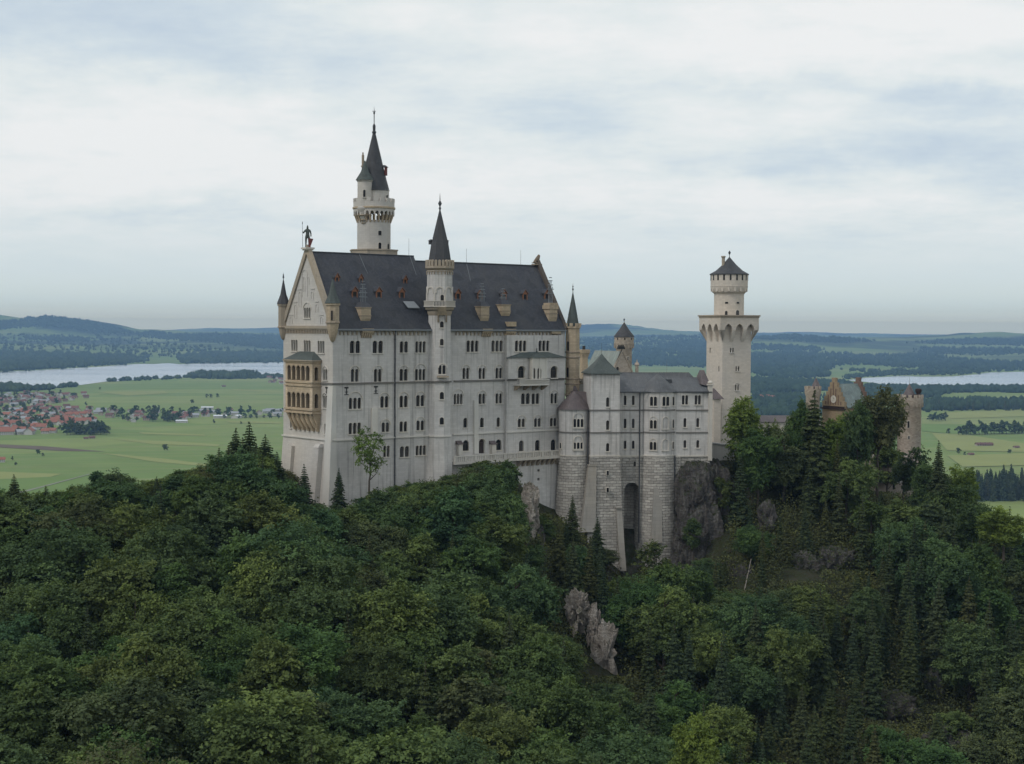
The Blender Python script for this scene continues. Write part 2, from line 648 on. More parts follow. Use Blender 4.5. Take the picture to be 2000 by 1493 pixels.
stone('wall', (0.635, 0.62, 0.605), mortar=(0.52, 0.50, 0.475), contrast=0.06, stain=.42, streak=.75, warm=(1.02, .995, .96))
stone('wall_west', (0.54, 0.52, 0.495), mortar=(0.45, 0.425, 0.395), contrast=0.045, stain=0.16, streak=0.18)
stone('tower_wall', (0.60, 0.55, 0.495), mortar=(0.47, 0.43, 0.39), contrast=0.06, stain=0.14, streak=0.15, bw=0.9, bh=0.42)
stone('trim', (0.62, 0.595, 0.55), bw=2.0, bh=2.0, contrast=0.02, msize=0.0, stain=0.3, streak=0.3)
stone('ledge_pale', (0.66, 0.65, 0.62), bw=3.0, bh=3.0, contrast=0.02, msize=0.0, stain=0.3, streak=0.1)
stone('ledge_dark', (0.17, 0.165, 0.16), bw=2.0, bh=2.0, contrast=0.05, msize=0.0, stain=0.3, streak=0.2)
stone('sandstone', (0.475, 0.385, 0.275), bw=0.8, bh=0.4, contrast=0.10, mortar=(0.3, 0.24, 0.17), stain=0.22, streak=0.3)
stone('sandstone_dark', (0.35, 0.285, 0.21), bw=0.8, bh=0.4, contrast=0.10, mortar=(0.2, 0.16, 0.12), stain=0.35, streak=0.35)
stone('pink_plaster', (0.40, 0.345, 0.31), bw=2.0, bh=2.0, contrast=0.02, msize=0.0, stain=0.35, streak=0.5)
stone('gable_stone', (0.30, 0.235, 0.155), bw=0.6, bh=0.3, contrast=0.12, mortar=(0.3, 0.22, 0.14), stain=0.2, streak=0.2)
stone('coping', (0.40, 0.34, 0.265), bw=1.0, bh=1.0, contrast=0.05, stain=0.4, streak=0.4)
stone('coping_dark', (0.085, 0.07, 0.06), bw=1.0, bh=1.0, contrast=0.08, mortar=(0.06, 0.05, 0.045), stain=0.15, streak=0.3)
stone('gate_stone', (0.43, 0.37, 0.31), bw=0.7, bh=0.32, contrast=0.2, stain=0.25, streak=0.2)
stone('red_stone', (0.15, 0.085, 0.065), bw=0.6, bh=0.3, contrast=0.15, stain=0.2, streak=0.2)


def rubble(name, base):
    """rock-faced masonry: long rough blocks with dark joints"""
    t, b = material(name, 0.95, 0.15)
    uv = t.add('ShaderNodeUVMap').outputs[0]
    pos = t.add('ShaderNodeNewGeometry').outputs['Position']
    wob = t.vmath('SUBTRACT', t.add('ShaderNodeTexNoise', i_Vector=pos, i_Scale=0.9, i_Detail=3.0).outputs[1], (0.5, 0.5, 0.5))
    uvw = t.vmath('ADD', uv, t.vmath('MULTIPLY', wob, (0.5, 0.35, 0)))
    br = t.add('ShaderNodeTexBrick', i_Vector=uvw, i_Scale=1.0)
    br.inputs['Color1'].default_value = C4([c * 0.72 for c in base])
    br.inputs['Color2'].default_value = C4([c * 1.2 for c in base])
    br.inputs['Mortar'].default_value = (0.13, 0.12, 0.11, 1)
    br.inputs['Mortar Size'].default_value = 0.04
    br.inputs['Mortar Smooth'].default_value = 0.5
    br.inputs['Brick Width'].default_value = 1.5
    br.inputs['Row Height'].default_value = 0.62
    big = t.noise(pos, 0.16, 5, 0.65)
    col = t.mix(t.math('MULTIPLY_ADD', big, 2.4, -0.75, clamp=True), t.mix(0.35, br.outputs[0], (0.20, 0.19, 0.175, 1)), br.outputs[0])
    fine = t.noise(pos, 2.2, 5, 0.65)
    col = t.mix(t.math('MULTIPLY_ADD', fine, 1.6, -0.5, clamp=True), t.mix(0.3, col, (0.18, 0.17, 0.155, 1)), col)
    st = t.noise(t.vmath('MULTIPLY', pos, (1.1, 1.1, 0.05)), 1.0, 4, 0.6)
    col = t.mix(t.math('MULTIPLY', t.math('MULTIPLY_ADD', st, 4.0, -2.2, clamp=True), .45), col, (0.11, 0.105, 0.10, 1))
    t.l.new(col, b.inputs['Base Color'])
    bump(t, b, t.math('ADD', t.math('MULTIPLY', br.outputs['Fac'], -1.0), t.math('MULTIPLY', fine, 1.1)), 1.0, 0.28)


rubble('masonry', (0.56, 0.525, 0.47))


def roofing(name, base, alt, row=0.32, wid=0.34, vert=False, moss=(0.08, 0.09, 0.07), mossf=0.35, rough=0.65):
    t, b = material(name, rough, 0.4)
    uv = t.add('ShaderNodeUVMap').outputs[0]
    pos = t.add('ShaderNodeNewGeometry').outputs['Position']
    br = t.add('ShaderNodeTexBrick', i_Vector=uv, i_Scale=1.0)
    br.inputs['Color1'].default_value = C4(base)
    br.inputs['Color2'].default_value = C4(alt)
    br.inputs['Mortar'].default_value = C4([c * .55 for c in base])
    br.inputs['Mortar Size'].default_value = 0.02
    br.inputs['Brick Width'].default_value = wid
    br.inputs['Row Height'].default_value = 40.0 if vert else row
    big = t.noise(t.vmath('MULTIPLY', pos, (1, 1, 0.45)), 0.22, 5, 0.65)
    col = t.mix(t.math('MULTIPLY', t.math('MULTIPLY_ADD', big, 3.0, -1.3, clamp=True), mossf), br.outputs[0], C4(moss))
    st = t.noise(t.vmath('MULTIPLY', pos, (1.3, 1.3, 0.06)), 1.0, 4, 0.6)
    col = t.mix(t.math('MULTIPLY', t.math('MULTIPLY_ADD', st, 4.0, -2.0, clamp=True), 0.45), col, C4([c * 2.0 for c in base]))
    pt = t.add('ShaderNodeTexVoronoi', i_Vector=t.vmath('MULTIPLY', uv, (.45, .7, 0)), i_Scale=1.0)
    pc = t.add('ShaderNodeSeparateColor', i_0=pt.outputs['Color']).outputs[0]
    col = t.mix(t.math('MULTIPLY', t.math('MULTIPLY_ADD', pc, 6.0, -4.6, clamp=True), .4), col, C4([c * .55 for c in base]))
    t.l.new(col, b.inputs['Base Color'])
    bump(t, b, t.math('ADD', t.math('MULTIPLY', br.outputs['Fac'], -1.0), t.math('MULTIPLY', t.noise(pos, 4.0, 3), .6)), 0.5, 0.03)


roofing('slate', (0.038, 0.042, 0.054), (0.060, 0.062, 0.074), mossf=0.6, moss=(0.085, 0.083, 0.080))
roofing('slate_spire', (0.044, 0.046, 0.052), (0.062, 0.062, 0.066), mossf=0.3, moss=(0.09, 0.085, 0.075))
roofing('spire_green', (0.060, 0.075, 0.070), (0.075, 0.090, 0.084), mossf=0.3)
roofing('metal_grey', (0.082, 0.086, 0.092), (0.10, 0.104, 0.108), wid=0.6, vert=True, mossf=0.5, moss=(0.09, 0.085, 0.075), rough=0.5)
roofing('metal_green', (0.20, 0.235, 0.215), (0.23, 0.26, 0.235), wid=0.7, vert=True, mossf=0.4, moss=(0.24, 0.21, 0.19), rough=0.55)
roofing('metal_verdigris', (0.135, 0.175, 0.17), (0.155, 0.195, 0.188), wid=0.7, vert=True, mossf=0.4, moss=(0.12, 0.13, 0.125), rough=0.55)
roofing('metal_brown', (0.105, 0.085, 0.085), (0.125, 0.10, 0.098), wid=0.6, vert=True, mossf=0.4, moss=(0.08, 0.06, 0.06), rough=0.55)


def plain(name, c, rough=0.7, spec=0.3, var=0.25, scale=1.2, metal=0.0):
    t, b = material(name, rough, spec)
    pos = t.add('ShaderNodeNewGeometry').outputs['Position']
    n = t.noise(pos, scale, 4)
    col = t.mix(n, C4([x * (1 - var) for x in c]), C4([x * (1 + var) for x in c]))
    t.l.new(col, b.inputs['Base Color'])
    b.inputs['Metallic'].default_value = metal


plain('glass', (0.012, 0.013, 0.016), 0.35, 0.25)
# the panes differ: most are dark, some show a pale blind or reflect the sky
t = NT(M['glass'].node_tree)
pb = next(n for n in t.n if n.type == 'BSDF_PRINCIPLED')
rv = t.add('ShaderNodeObjectInfo').outputs['Random']
t.l.new(t.ramp(rv, [(0.0, (0.010, 0.010, 0.013)), (0.55, (0.014, 0.013, 0.013)), (0.75, (0.030, 0.027, 0.024)), (0.9, (0.04, 0.04, 0.045)), (1.0, (0.065, 0.06, 0.058))]), pb.inputs['Base Color'])
t.l.new(t.ramp(rv, [(0.0, (.15, .15, .15)), (0.5, (.5, .5, .5)), (1.0, (.2, .2, .2))]), pb.inputs['Roughness'])
plain('frame', (0.10, 0.085, 0.075), 0.6)
plain('wood_red', (0.27, 0.125, 0.07), 0.7)
plain('dark_wood_and_shade', (0.035, 0.022, 0.02), 0.7)
plain('red_window', (0.17, 0.035, 0.025), 0.6)
plain('lead', (0.05, 0.053, 0.058), 0.55, 0.4)
plain('zinc', (0.19, 0.205, 0.22), 0.5, 0.5)
plain('bronze', (0.055, 0.065, 0.055), 0.5, 0.5)
plain('bronze_red', (0.12, 0.035, 0.03), 0.6, 0.3)
plain('iron', (0.03, 0.03, 0.03), 0.6)
plain('dial', (0.6, 0.56, 0.48), 0.6)
stone('smooth_grey', (0.36, 0.345, 0.315), bw=2.2, bh=.8, contrast=0.06, mortar=(.22, .21, .2), stain=0.4, streak=0.5)
plain('bark', (0.085, 0.07, 0.055), 0.95, 0.1, 0.4, 3.0)
plain('bark_dead', (0.28, 0.25, 0.22), 0.95, 0.1, 0.2, 3.0)


def rockmat(name, a, b_, c, moss):
    t, b = material(name, 0.95, 0.15)
    geo = t.add('ShaderNodeNewGeometry')
    pos = geo.outputs['Position']
    n = t.noise(pos, 0.35, 6, 0.65)
    v = t.noise(t.vmath('MULTIPLY', pos, (1.3, 1.3, 0.18)), 1.0, 5, 0.65)
    col = t.ramp(t.math('ADD', t.math('MULTIPLY', n, .5), t.math('MULTIPLY', v, .5)), [(0.33, a), (0.5, b_), (0.66, c)])
    nz = t.add('ShaderNodeSeparateXYZ', i_0=geo.outputs['Normal']).outputs[2]
    mo = t.math('MULTIPLY', t.math('MULTIPLY_ADD', nz, 3.0, -0.7, clamp=True), t.math('MULTIPLY_ADD', t.noise(pos, 0.5, 4), 4, -1.4, clamp=True))
    col = t.mix(mo, col, C4(moss))
    t.l.new(col, b.inputs['Base Color'])
    bump(t, b, t.math('ADD', t.math('MULTIPLY', t.noise(pos, 1.1, 8, .75), 1.5), t.math('ADD', v, t.noise(t.vmath('MULTIPLY', pos, (.25, .25, 1.6)), 1.0, 5, .7))), 1.0, 1.3)


rockmat('rock_brown', (0.05, 0.044, 0.041), (0.15, 0.137, 0.128), (0.30, 0.285, 0.265), (0.06, 0.075, 0.03))
rockmat('rock_pale', (0.20, 0.165, 0.14), (0.56, 0.50, 0.44), (0.72, 0.68, 0.62), (0.09, 0.10, 0.04))
rockmat('rock_grey', (0.06, 0.055, 0.05), (0.19, 0.175, 0.16), (0.32, 0.30, 0.28), (0.06, 0.085, 0.03))


def leafmat(name, stops, trans=0.18):
    """foliage: the hue differs from tree to tree, and the tone from leaf clump to leaf clump"""
    m = bpy.data.materials.new(name)
    m.use_nodes = True
    t = NT(m.node_tree)
    for nd in list(t.n):
        t.n.remove(nd)
    rnd = t.add('ShaderNodeObjectInfo').outputs['Random']
    col = t.ramp(rnd, [(p, c) for p, c in stops])
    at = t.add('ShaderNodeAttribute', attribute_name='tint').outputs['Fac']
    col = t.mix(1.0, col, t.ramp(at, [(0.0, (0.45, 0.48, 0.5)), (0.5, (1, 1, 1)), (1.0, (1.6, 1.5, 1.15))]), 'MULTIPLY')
    d = t.add('ShaderNodeBsdfDiffuse', i_Color=col)
    tr = t.add('ShaderNodeBsdfTranslucent', i_Color=t.mix(1.0, col, (1.2, 1.25, 0.6, 1), 'MULTIPLY'))
    mx = t.add('ShaderNodeMixShader', i_0=trans, i_1=d.outputs[0], i_2=tr.outputs[0])
    t.l.new(mx.outputs[0], t.add('ShaderNodeOutputMaterial').inputs[0])
    M[name] = m


leafmat('leaf', [(0.0, (0.085, 0.112, 0.047)), (0.18, (0.071, 0.127, 0.050)), (0.36, (0.111, 0.137, 0.052)), (0.54, (0.063, 0.116, 0.061)), (0.72, (0.125, 0.165, 0.059)), (0.86, (0.068, 0.106, 0.055)), (1.0, (0.106, 0.116, 0.059))], 0.2)
leafmat('leaf_bright', [(0.0, (0.15, 0.21, 0.055)), (0.5, (0.165, 0.215, 0.06)), (1.0, (0.13, 0.195, 0.055))], 0.25)
leafmat('needle', [(0.0, (0.047, 0.071, 0.042)), (0.35, (0.066, 0.085, 0.040)), (0.7, (0.052, 0.080, 0.050)), (1.0, (0.083, 0.092, 0.042))], 0.08)
leafmat('shrub', [(0.0, (0.088, 0.099, 0.046)), (1.0, (0.088, 0.099, 0.046))])
leafmat('far_leaf', [(0.0, (0.039, 0.065, 0.034)), (1.0, (0.057, 0.081, 0.034))], 0.05)

# ================================================================== the castle
# ------------------------------------------------------------------ main palace block
F = Frame(650, 310, 39.4)
S = WP(F, (0, 0), (1, 0), (0, -1))
Wp = WP(F, (0, 0), (0, 1), (-1, 0))
DW = Wp.px(553.5, 640)[0]                   # depth of the block (width of the gable front)
LP = S.px(1104, 640)[0]                     # its length
ZE = S.px(664, 638.5)[1]                    # eaves
MID = DW / 2
RP = WP(F, (0, MID), (1, 0), (0, -1))
ZR1 = RP.px(640, 494)[1]
ZR2 = RP.px(950, 516)[1]
UA = RP.px(808, 505)[0]                     # where the higher roof ends
ZAP = Wp.px(599, 489)[1] if True else ZR1
ZB = EYE - 60
zS = lambda py, px=880: S.px(px, py)[1]
palace = F.empty('palace_building', EYE - 36, 'long five storey white stone palace block with steep slate roof and sandstone loggia', 'castle')
ROOFM = [M['slate'], M['lead'], M['zinc']]

wallS = Wall(S, [(0, ZB), (LP, ZB), (LP, ZE), (0, ZE)])
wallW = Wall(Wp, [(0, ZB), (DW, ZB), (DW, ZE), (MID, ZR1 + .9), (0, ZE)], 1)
# risalit on the right of the south front
u0, u1 = S.px(992, 700)[0], S.px(1101, 700)[0]
RD = 0.9
SR = WP(F, (0, -RD), (1, 0), (0, -1))
zr_top = zS(655, 1000)
u0, u1 = SR.px(990, 700)[0], SR.px(1102, 700)[0]
wallR = Wall(SR, [(u0, ZB), (u1, ZB), (u1, zr_top), (u0, zr_top)])

for cx, y0, y1, w, n, hood in (
    # top storey
    (693.5, 666, 690, 20, 2, 0), (738, 666, 690, 20, 2, 0), (789, 667, 689, 16, 2, 0), (821.5, 667, 689, 20, 3, 0),
    (923, 665.5, 687.5, 23, 3, 0), (971, 665.5, 687, 22, 3, 0),
    # second
    (693, 721, 746, 15, 2, 1), (738, 721, 746, 15, 2, 1), (788.5, 721, 744, 16, 2, 1), (821, 721, 743, 20, 3, 1),
    (910, 719, 740.5, 13, 2, 1), (941.5, 719, 740.5, 13, 2, 1), (974.5, 719, 739.5, 13, 2, 1),
    # third
    (693.5, 777, 799, 24, 3, 1), (751, 774, 796.5, 16, 2, 1), (788.5, 773, 796, 16, 2, 1), (821, 772, 794, 16, 2, 1),
    (895, 769.5, 790, 17, 3, 1), (941.5, 769, 789, 13, 2, 1), (974.5, 768.5, 788.5, 13, 2, 1),
    # fourth
    (693, 826, 848, 24, 3, 0), (753, 825.5, 844, 15, 2, 1), (788, 823.5, 843.5, 15, 2, 0), (821, 821.5, 841, 15, 2, 1),
    (909, 816.5, 835.5, 7.5, 1, 0), (941.5, 816, 835, 7.5, 1, 0), (973.5, 815.5, 834, 7, 1, 0),
    # ground storey
    (790, 872, 893, 18, 2, 0), (822, 870.5, 889.5, 20, 3, 0), (755, 871, 893, 12, 2, 0),
    (910, 860, 881, 12, 1, 0), (974, 858.5, 879.5, 11.5, 1, 0),
):
    window(palace, wallS, cx, y0, y1, w, n, bool(hood))
window(palace, wallS, 941, 858, 886, 11, 1, True, sill=False, name='door', pane=[M['dark_wood_and_shade'], M['frame']])
for cx, y0, y1, w, n, hood in (
    (1017, 665.5, 686.5, 22, 3, 0), (1062.5, 665.5, 686, 21, 3, 0),
    (1026.5, 768.5, 789.5, 17, 2, 0), (1046, 768.5, 789.5, 15, 2, 0), (1082, 768.5, 788.5, 13, 2, 1),
    (1018.5, 818, 834.5, 14, 2, 1), (1050, 817, 834, 13, 2, 1), (1081, 816.5, 833, 13, 2, 1),
    (1018.5, 860.5, 881.5, 9.5, 1, 0), (1050, 859.5, 880.5, 9.5, 1, 0), (1081, 858.5, 880, 10, 1, 0),
):
    window(palace, wallR, cx, y0, y1, w, n, bool(hood))
# west gable front
for cx, y0, y1, w, n, hood in (
    (575, 664, 686, 12, 3, 0), (600, 665, 688, 13, 3, 0), (627, 666, 690, 13, 3, 0), (600, 601, 621.5, 12.5, 3, 1),
    (635, 721, 743, 8, 2, 1), (635, 773, 797, 8, 2, 1), (568, 823, 836, 3, 1, 0), (635.5, 828, 848, 3.5, 1, 0),
    (562, 864, 883, 5, 1, 0), (580.5, 867, 885, 6.5, 2, 0), (598, 870, 888.5, 6, 2, 0),
):
    window(palace, wallW, cx, y0, y1, w, n, bool(hood), kind='flat' if cx in (562, 580.5, 598, 635.5, 568) else 'round')
window(palace, wallW, 612, 863, 903, 9.5, 1, True, sill=False, name='door', pane=[M['wood_red'], M['frame']], depth=.5)

mb = MB()
wallS.emit(mb)
wallW.emit(mb)
# back and east walls, east gable
mb.face([(LP, 0, ZB), (LP, DW, ZB), (LP, DW, ZE), (LP, MID, ZR2 + .9), (LP, 0, ZE)], 0)
mb.face([(LP, DW, ZB), (0, DW, ZB), (0, DW, ZE), (LP, DW, ZE)], 0)
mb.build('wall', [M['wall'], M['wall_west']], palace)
mb = MB()
wallR.emit(mb)
mb.face([(u0, -RD, ZB), (u0, 0, ZB), (u0, 0, zr_top), (u0, -RD, zr_top)], 0)
mb.face([(u1, -RD, ZB), (u1, 0, ZB), (u1, 0, zr_top), (u1, -RD, zr_top)], 0)
mb.face([(u0, -RD, zr_top), (u1, -RD, zr_top), (u1, 0, zr_top), (u0, 0, zr_top)], 0)
mb.build('projecting_bay', [M['wall']], palace)

# roofs: the taller west part and the lower east part
OV = 0.75
def gable_roof(name, x0, x1, zr, mats):
    m = MB()
    slope = (zr - ZE) / MID
    y0, y1, ze = -OV, DW + OV, ZE - OV * slope * .35
    th = .28
    for a, b in (((x0, y0, ze), (x0, MID, zr)), ((x0, y1, ze), (x0, MID, zr))):
        q = [(x0, a[1], a[2]), (x1, a[1], a[2]), (x1, b[1], b[2]), (x0, b[1], b[2])]
        m.face(q, 0)
        m.face([(p[0], p[1], p[2] - th) for p in q], 0)
        for i in range(4):
            j = (i + 1) % 4
            if i != 2:
                m.face([q[i], q[j], (q[j][0], q[j][1], q[j][2] - th), (q[i][0], q[i][1], q[i][2] - th)], 1)
    m.tube((x0, MID, zr + .05), (x1, MID, zr + .05), .16, n=6, mat=1)
    # gutter
    m.wbox(S, x0, x1, ze - .34, ze - .02, OV - .1, OV + .22, 2)
    return m.build(name, mats, palace)
rf1 = gable_roof('roof', .55, UA, ZR1, ROOFM)
rf2 = gable_roof('roof', UA + .02, LP - .5, ZR2, ROOFM)
# roof end wall of the taller part above the lower one
mb = MB()
mb.face([(UA, -.4, ZE), (UA, DW + .4, ZE), (UA, MID, ZR1 - .05)], 0)
mb.build('roof_end', [M['slate']], palace)
roof_y = lambda z, zr: MID * (z - ZE) / (zr - ZE)          # depth of the south roof slope at height z

# cornices, friezes, ledges
mb = MB()
mb.wbox(S, .02, LP - .02, ZE - .75, ZE - .06, .003, .42)
zf1, zf0 = zS(642.5, 760), zS(655, 760)
for a, b in ((1.6, S.px(832, 650)[0]), (S.px(890, 650)[0], LP - 1.5)):
    scallop(mb, S, a, b, ZE - .78, zf0, 1.02, .004, .24)
mb.build('cornice', [M['coping']], palace)
mb = MB()
zc = Wp.px(600, 637)[1]
mb.wbox(Wp, 1.2, DW - .8, zc - .55, zc + .05, -.01, .4)
scallop(mb, Wp, 1.4, DW - 1.0, zc - .58, Wp.px(600, 652)[1], .62, -.01, .24)
mb.build('gable_cornice', [M['coping']], palace)
# raking copings of the gables
def raking(x, d0, d1, zr, mats, top=0.0):
    m = MB()
    for side in (0, 1):
        ya = -.35 if side == 0 else DW + .35
        w = .95
        sl = (zr + .9 - ZE) / MID
        a0, a1 = (ya, ZE - .2), (MID, zr + 1.0)
        n = Vector((-(a1[1] - a0[1]), (a1[0] - a0[0]))).normalized() * (.30 if side == 0 else -.30)
        inn = (-n[0] * 2.2, -n[1] * 2.2)
        P0, P1 = (a0[0] + n[0], a0[1] + n[1]), (a1[0], a1[1] + .5)
        Q0, Q1 = (a0[0] + inn[0], a0[1] + inn[1]), (a1[0], a1[1] - 1.35)
        front = [(x + d0, *Q0), (x + d0, *P0), (x + d0, *P1), (x + d0, *Q1)]
        back = [(x + d1, *Q0), (x + d1, *P0), (x + d1, *P1), (x + d1, *Q1)]
        m.face(front), m.face(back)
        for i in range(4):
            j = (i + 1) % 4
            m.face([front[i], front[j], back[j], back[i]])
    return m.build('gable_coping', mats, palace)
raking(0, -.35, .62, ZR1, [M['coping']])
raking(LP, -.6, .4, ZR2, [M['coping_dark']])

# relief arches in the gable field
mb = MB()
def blind(mb, wp, cx, y0, y1, w, legs=True):
    s0 = wp.px(cx - w / 2, y0)[0]
    s1 = wp.px(cx + w / 2, y0)[0]
    s0, s1 = min(s0, s1), max(s0, s1)
    z1, z0 = wp.px(cx, y0)[1], wp.px(cx, y1)[1]
    r = (s1 - s0) / 2
    arc_ring(mb, wp, (s0 + s1) / 2, z1 - r, r - .12, r + .04, -.03, .1, 0, 10, max(0, z1 - r - z0))
blind(mb, Wp, 595.5, 527, 580, 11)
blind(mb, Wp, 594, 541, 570, 4)
blind(mb, Wp, 602, 541, 556, 4)
for cx, y0, y1, w in ((586, 570, 600, 5), (610, 569, 585, 5), (577.5, 595, 622, 5), (619, 594, 610, 5), (568.5, 619, 634, 5), (628, 619, 633, 5)):
    blind(mb, Wp, cx, y0, y1, w)
for cx, y, w in ((585, 565, 8), (611, 564, 7), (577, 590, 8), (619, 589, 7), (569, 615, 8), (628, 615, 8)):
    a, z = Wp.px(cx - w / 2, y)
    b, _ = Wp.px(cx + w / 2, y)
    mb.wbox(Wp, min(a, b), max(a, b), z - .14, z, -.02, .13)
mb.build('gable_relief', [M['wall_west']], palace)

mb = MB()
zt, zt2 = zS(747.5, 700), zS(743.2, 940)
mb.wbox(S, -.1, S.px(836, 746)[0], zt - .32, zt, -.02, .28)
mb.wbox(S, S.px(886, 743)[0], u0 - .01, zt - .32, zt, -.02, .28)
mb.wbox(SR, u0 - .1, SR.px(1008, 741)[0], zt - .32, zt, -.02, .25)
mb.wbox(SR, SR.px(1066, 741)[0], u1 + .1, zt - .32, zt, -.02, .25)
mb.wbox(Wp, -.28, Wp.px(626, 748)[0] + .4, zt - .32, zt, -.02, .28)
mb.build('string_course', [M['ledge_dark']], palace)
mb = MB()
zl = zS(853.5, 770)
mb.wbox(S, -.25, S.px(838, 850)[0], zl - .28, zl, -.02, .3)
mb.wbox(S, S.px(884, 847)[0], u0 - .01, zl - .28, zl, -.02, .3)
mb.wbox(SR, u0 - .15, u1 + .15, zl - .28, zl, -.02, .28)
mb.wbox(Wp, -.3, DW + .2, zl - .28, zl, -.02, .34)
mb.build('ledge', [M['ledge_pale']], palace)

# battered foot of the west front, corner buttress and lower buttress
mb = MB()
zg = EYE - 48
mb.wbox(Wp, 2.0, DW, zg, zl - .3, -.5, 2.2, 0, .06)
mb.build('battered_base', [M['wall_west']], palace)
mb = MB()
zb1 = zS(752, 660)
mb.hexa([(-1.7, -.35, zg), (1.0, -.35, zg), (1.0, 2.4, zg), (-1.7, 2.4, zg)], [(-.05, -.08, zb1), (.7, -.08, zb1), (.7, 1.9, zb1), (-.05, 1.9, zb1)])
mb.build('corner_buttress', [M['ledge_pale']], palace)
mb = MB()
zb2 = Wp.px(622, 873)[1]
mb.hexa([(-3.6, 3.2, zg), (.1, 3.2, zg), (.1, 4.8, zg), (-3.6, 4.8, zg)], [(-1.3, 3.2, zb2), (.1, 3.2, zb2), (.1, 4.8, zb2), (-1.7, 4.8, zb2)])
mb.hexa([(-1.5, 3.05, zb2), (.1, 3.05, zb2), (.1, 4.95, zb2), (-1.5, 4.95, zb2)], [(-1.0, 3.2, zb2 + .7), (.1, 3.2, zb2 + .7), (.1, 4.8, zb2 + .7), (-1.0, 4.8, zb2 + .7)])
mb.build('buttress', [M['wall_west']], palace)
mb = MB()
mb.hexa([(-3.0, 14.2, zg), (.1, 14.2, zg), (.1, 15.6, zg), (-3.0, 15.6, zg)], [(-1.0, 14.2, Wp.px(568, 870)[1]), (.1, 14.2, Wp.px(568, 870)[1]), (.1, 15.6, Wp.px(568, 866)[1]), (-1.0, 15.6, Wp.px(568, 866)[1])])
mb.build('buttress', [M['wall_west']], palace)
# pilaster strips
for cx, w, y0, y1, P_ in ((730, 10.5, 797, 848, S), (928.5, 8, 782, 886, S)):
    mb = MB()
    a, b = P_.px(cx - w / 2, y0)[0], P_.px(cx + w / 2, y0)[0]
    mb.wbox(P_, a, b, P_.px(cx, y1)[1], P_.px(cx, y0)[1], -.05, .55, 0, .4)
    mb.build('pilaster', [M['ledge_pale']], palace)
for cx in (895, 960.5):       # short capped piers on the terrace
    mb = MB()
    a, b = S.px(cx - 4, 860)[0], S.px(cx + 4, 860)[0]
    mb.wbox(S, a, b, zS(888, cx), zS(868, cx), -.05, .9)
    mb.wbox(S, a - .2, b + .2, zS(868, cx), zS(861, cx), -.05, 1.1, 1, .1)
    mb.build('pier', [M['trim'], M['metal_brown']], palace)

# two storey loggia on the west front
def solve(fn, lo, hi, want):
    f0 = fn(lo) - want
    for _ in range(60):
        mid = (lo + hi) / 2
        if (fn(mid) - want) * f0 > 0:
            lo = mid
        else:
            hi = mid
    return (lo + hi) / 2
def pxof(fr, x, y):
    w = fr.wld(x, y)
    return 1000 + FPX * w.x / w.y
lr = Wp.px(627, 740)[0]
lp = solve(lambda p: pxof(F, -p, lr), 0.1, 8, 610)
LW = WP(F, (-lp, 0), (0, 1), (-1, 0))
ll = LW.px(557.5, 740)[0]
LS = WP(F, (0, lr), (1, 0), (0, -1))
zl1, zl0 = LW.px(585, 703)[1], LW.px(585, 806)[1]
wl1 = Wall(LW, [(lr, zl0), (ll, zl0), (ll, zl1), (lr, zl1)])
wl2 = Wall(LS, [(-lp, zl0), (0, zl0), (0, zl1), (-lp, zl1)])
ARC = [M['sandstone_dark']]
for y0, y1 in ((714.5, 743), (767, 796.5)):  # dark back panels in the open arches stand in for the shade inside
    window(palace, wl1, 583, y0, y1, 43, 5, False, sill=False, depth=1.3, name='arcade', mats=ARC, gap=.28, pane=[M['dark_wood_and_shade'], M['frame']])
    window(palace, wl2, 618, y0 + 3, y1 + 1, 7, 1, False, sill=False, depth=1.3, name='arcade', mats=ARC, pane=[M['dark_wood_and_shade'], M['frame']])
mb = MB()
wl1.emit(mb)
wl2.emit(mb)
mb.face([(-lp, ll, zl0), (0, ll, zl0), (0, ll, zl1), (-lp, ll, zl1)])
for y in (707, 746.5, 753, 799.5, 806):
    z = LW.px(585, y)[1]
    mb.wbox(LW, lr - .2, ll + .2, z - .16, z + .16, -.01, .22)
    mb.wbox(LS, -lp - .2, -.01, z - .157, z + .157, -.01, .2)
# corbelled foot
zk = LW.px(590, 836)[1]
mb.hexa([(-.35, lr + .4, zk), (.1, lr + .4, zk), (.1, ll - .6, zk), (-.35, ll - .6, zk)], [(-lp, lr, zl0), (.1, lr, zl0), (.1, ll, zl0), (-lp, ll, zl0)])
n = 6
for i in range(n):
    c = lr + (ll - lr) * (i + .5) / n
    e = (ll - lr) / n * .2
    mb.hexa([(-.4, c - e, zk - .7), (.1, c - e, zk - .7), (.1, c + e, zk - .7), (-.4, c + e, zk - .7)], [(-lp - .12, c - e, zl0 - .1), (.1, c - e, zl0 - .1), (.1, c + e, zl0 - .1), (-lp - .12, c + e, zl0 - .1)])
mb.build('loggia', [M['sandstone']], palace)
mb = MB()
zt_ = F.z(600, 687, 0, (lr + ll) / 2)
e = .45
b4 = [(-lp - e, lr - e, zl1), (.1, lr - e, zl1), (.1, ll + e, zl1), (-lp - e, ll + e, zl1)]
t4 = [(-.25, lr + 2.6, zt_), (.1, lr + 2.6, zt_), (.1, ll - 2.6, zt_), (-.25, ll - 2.6, zt_)]
mb.hexa(b4, t4)
mb.hexa([(p[0], p[1], p[2] - .25) for p in b4], [(p[0], p[1], p[2] - .01) for p in b4], 1)
mb.build('loggia_roof', [M['spire_green'], M['coping']], palace)

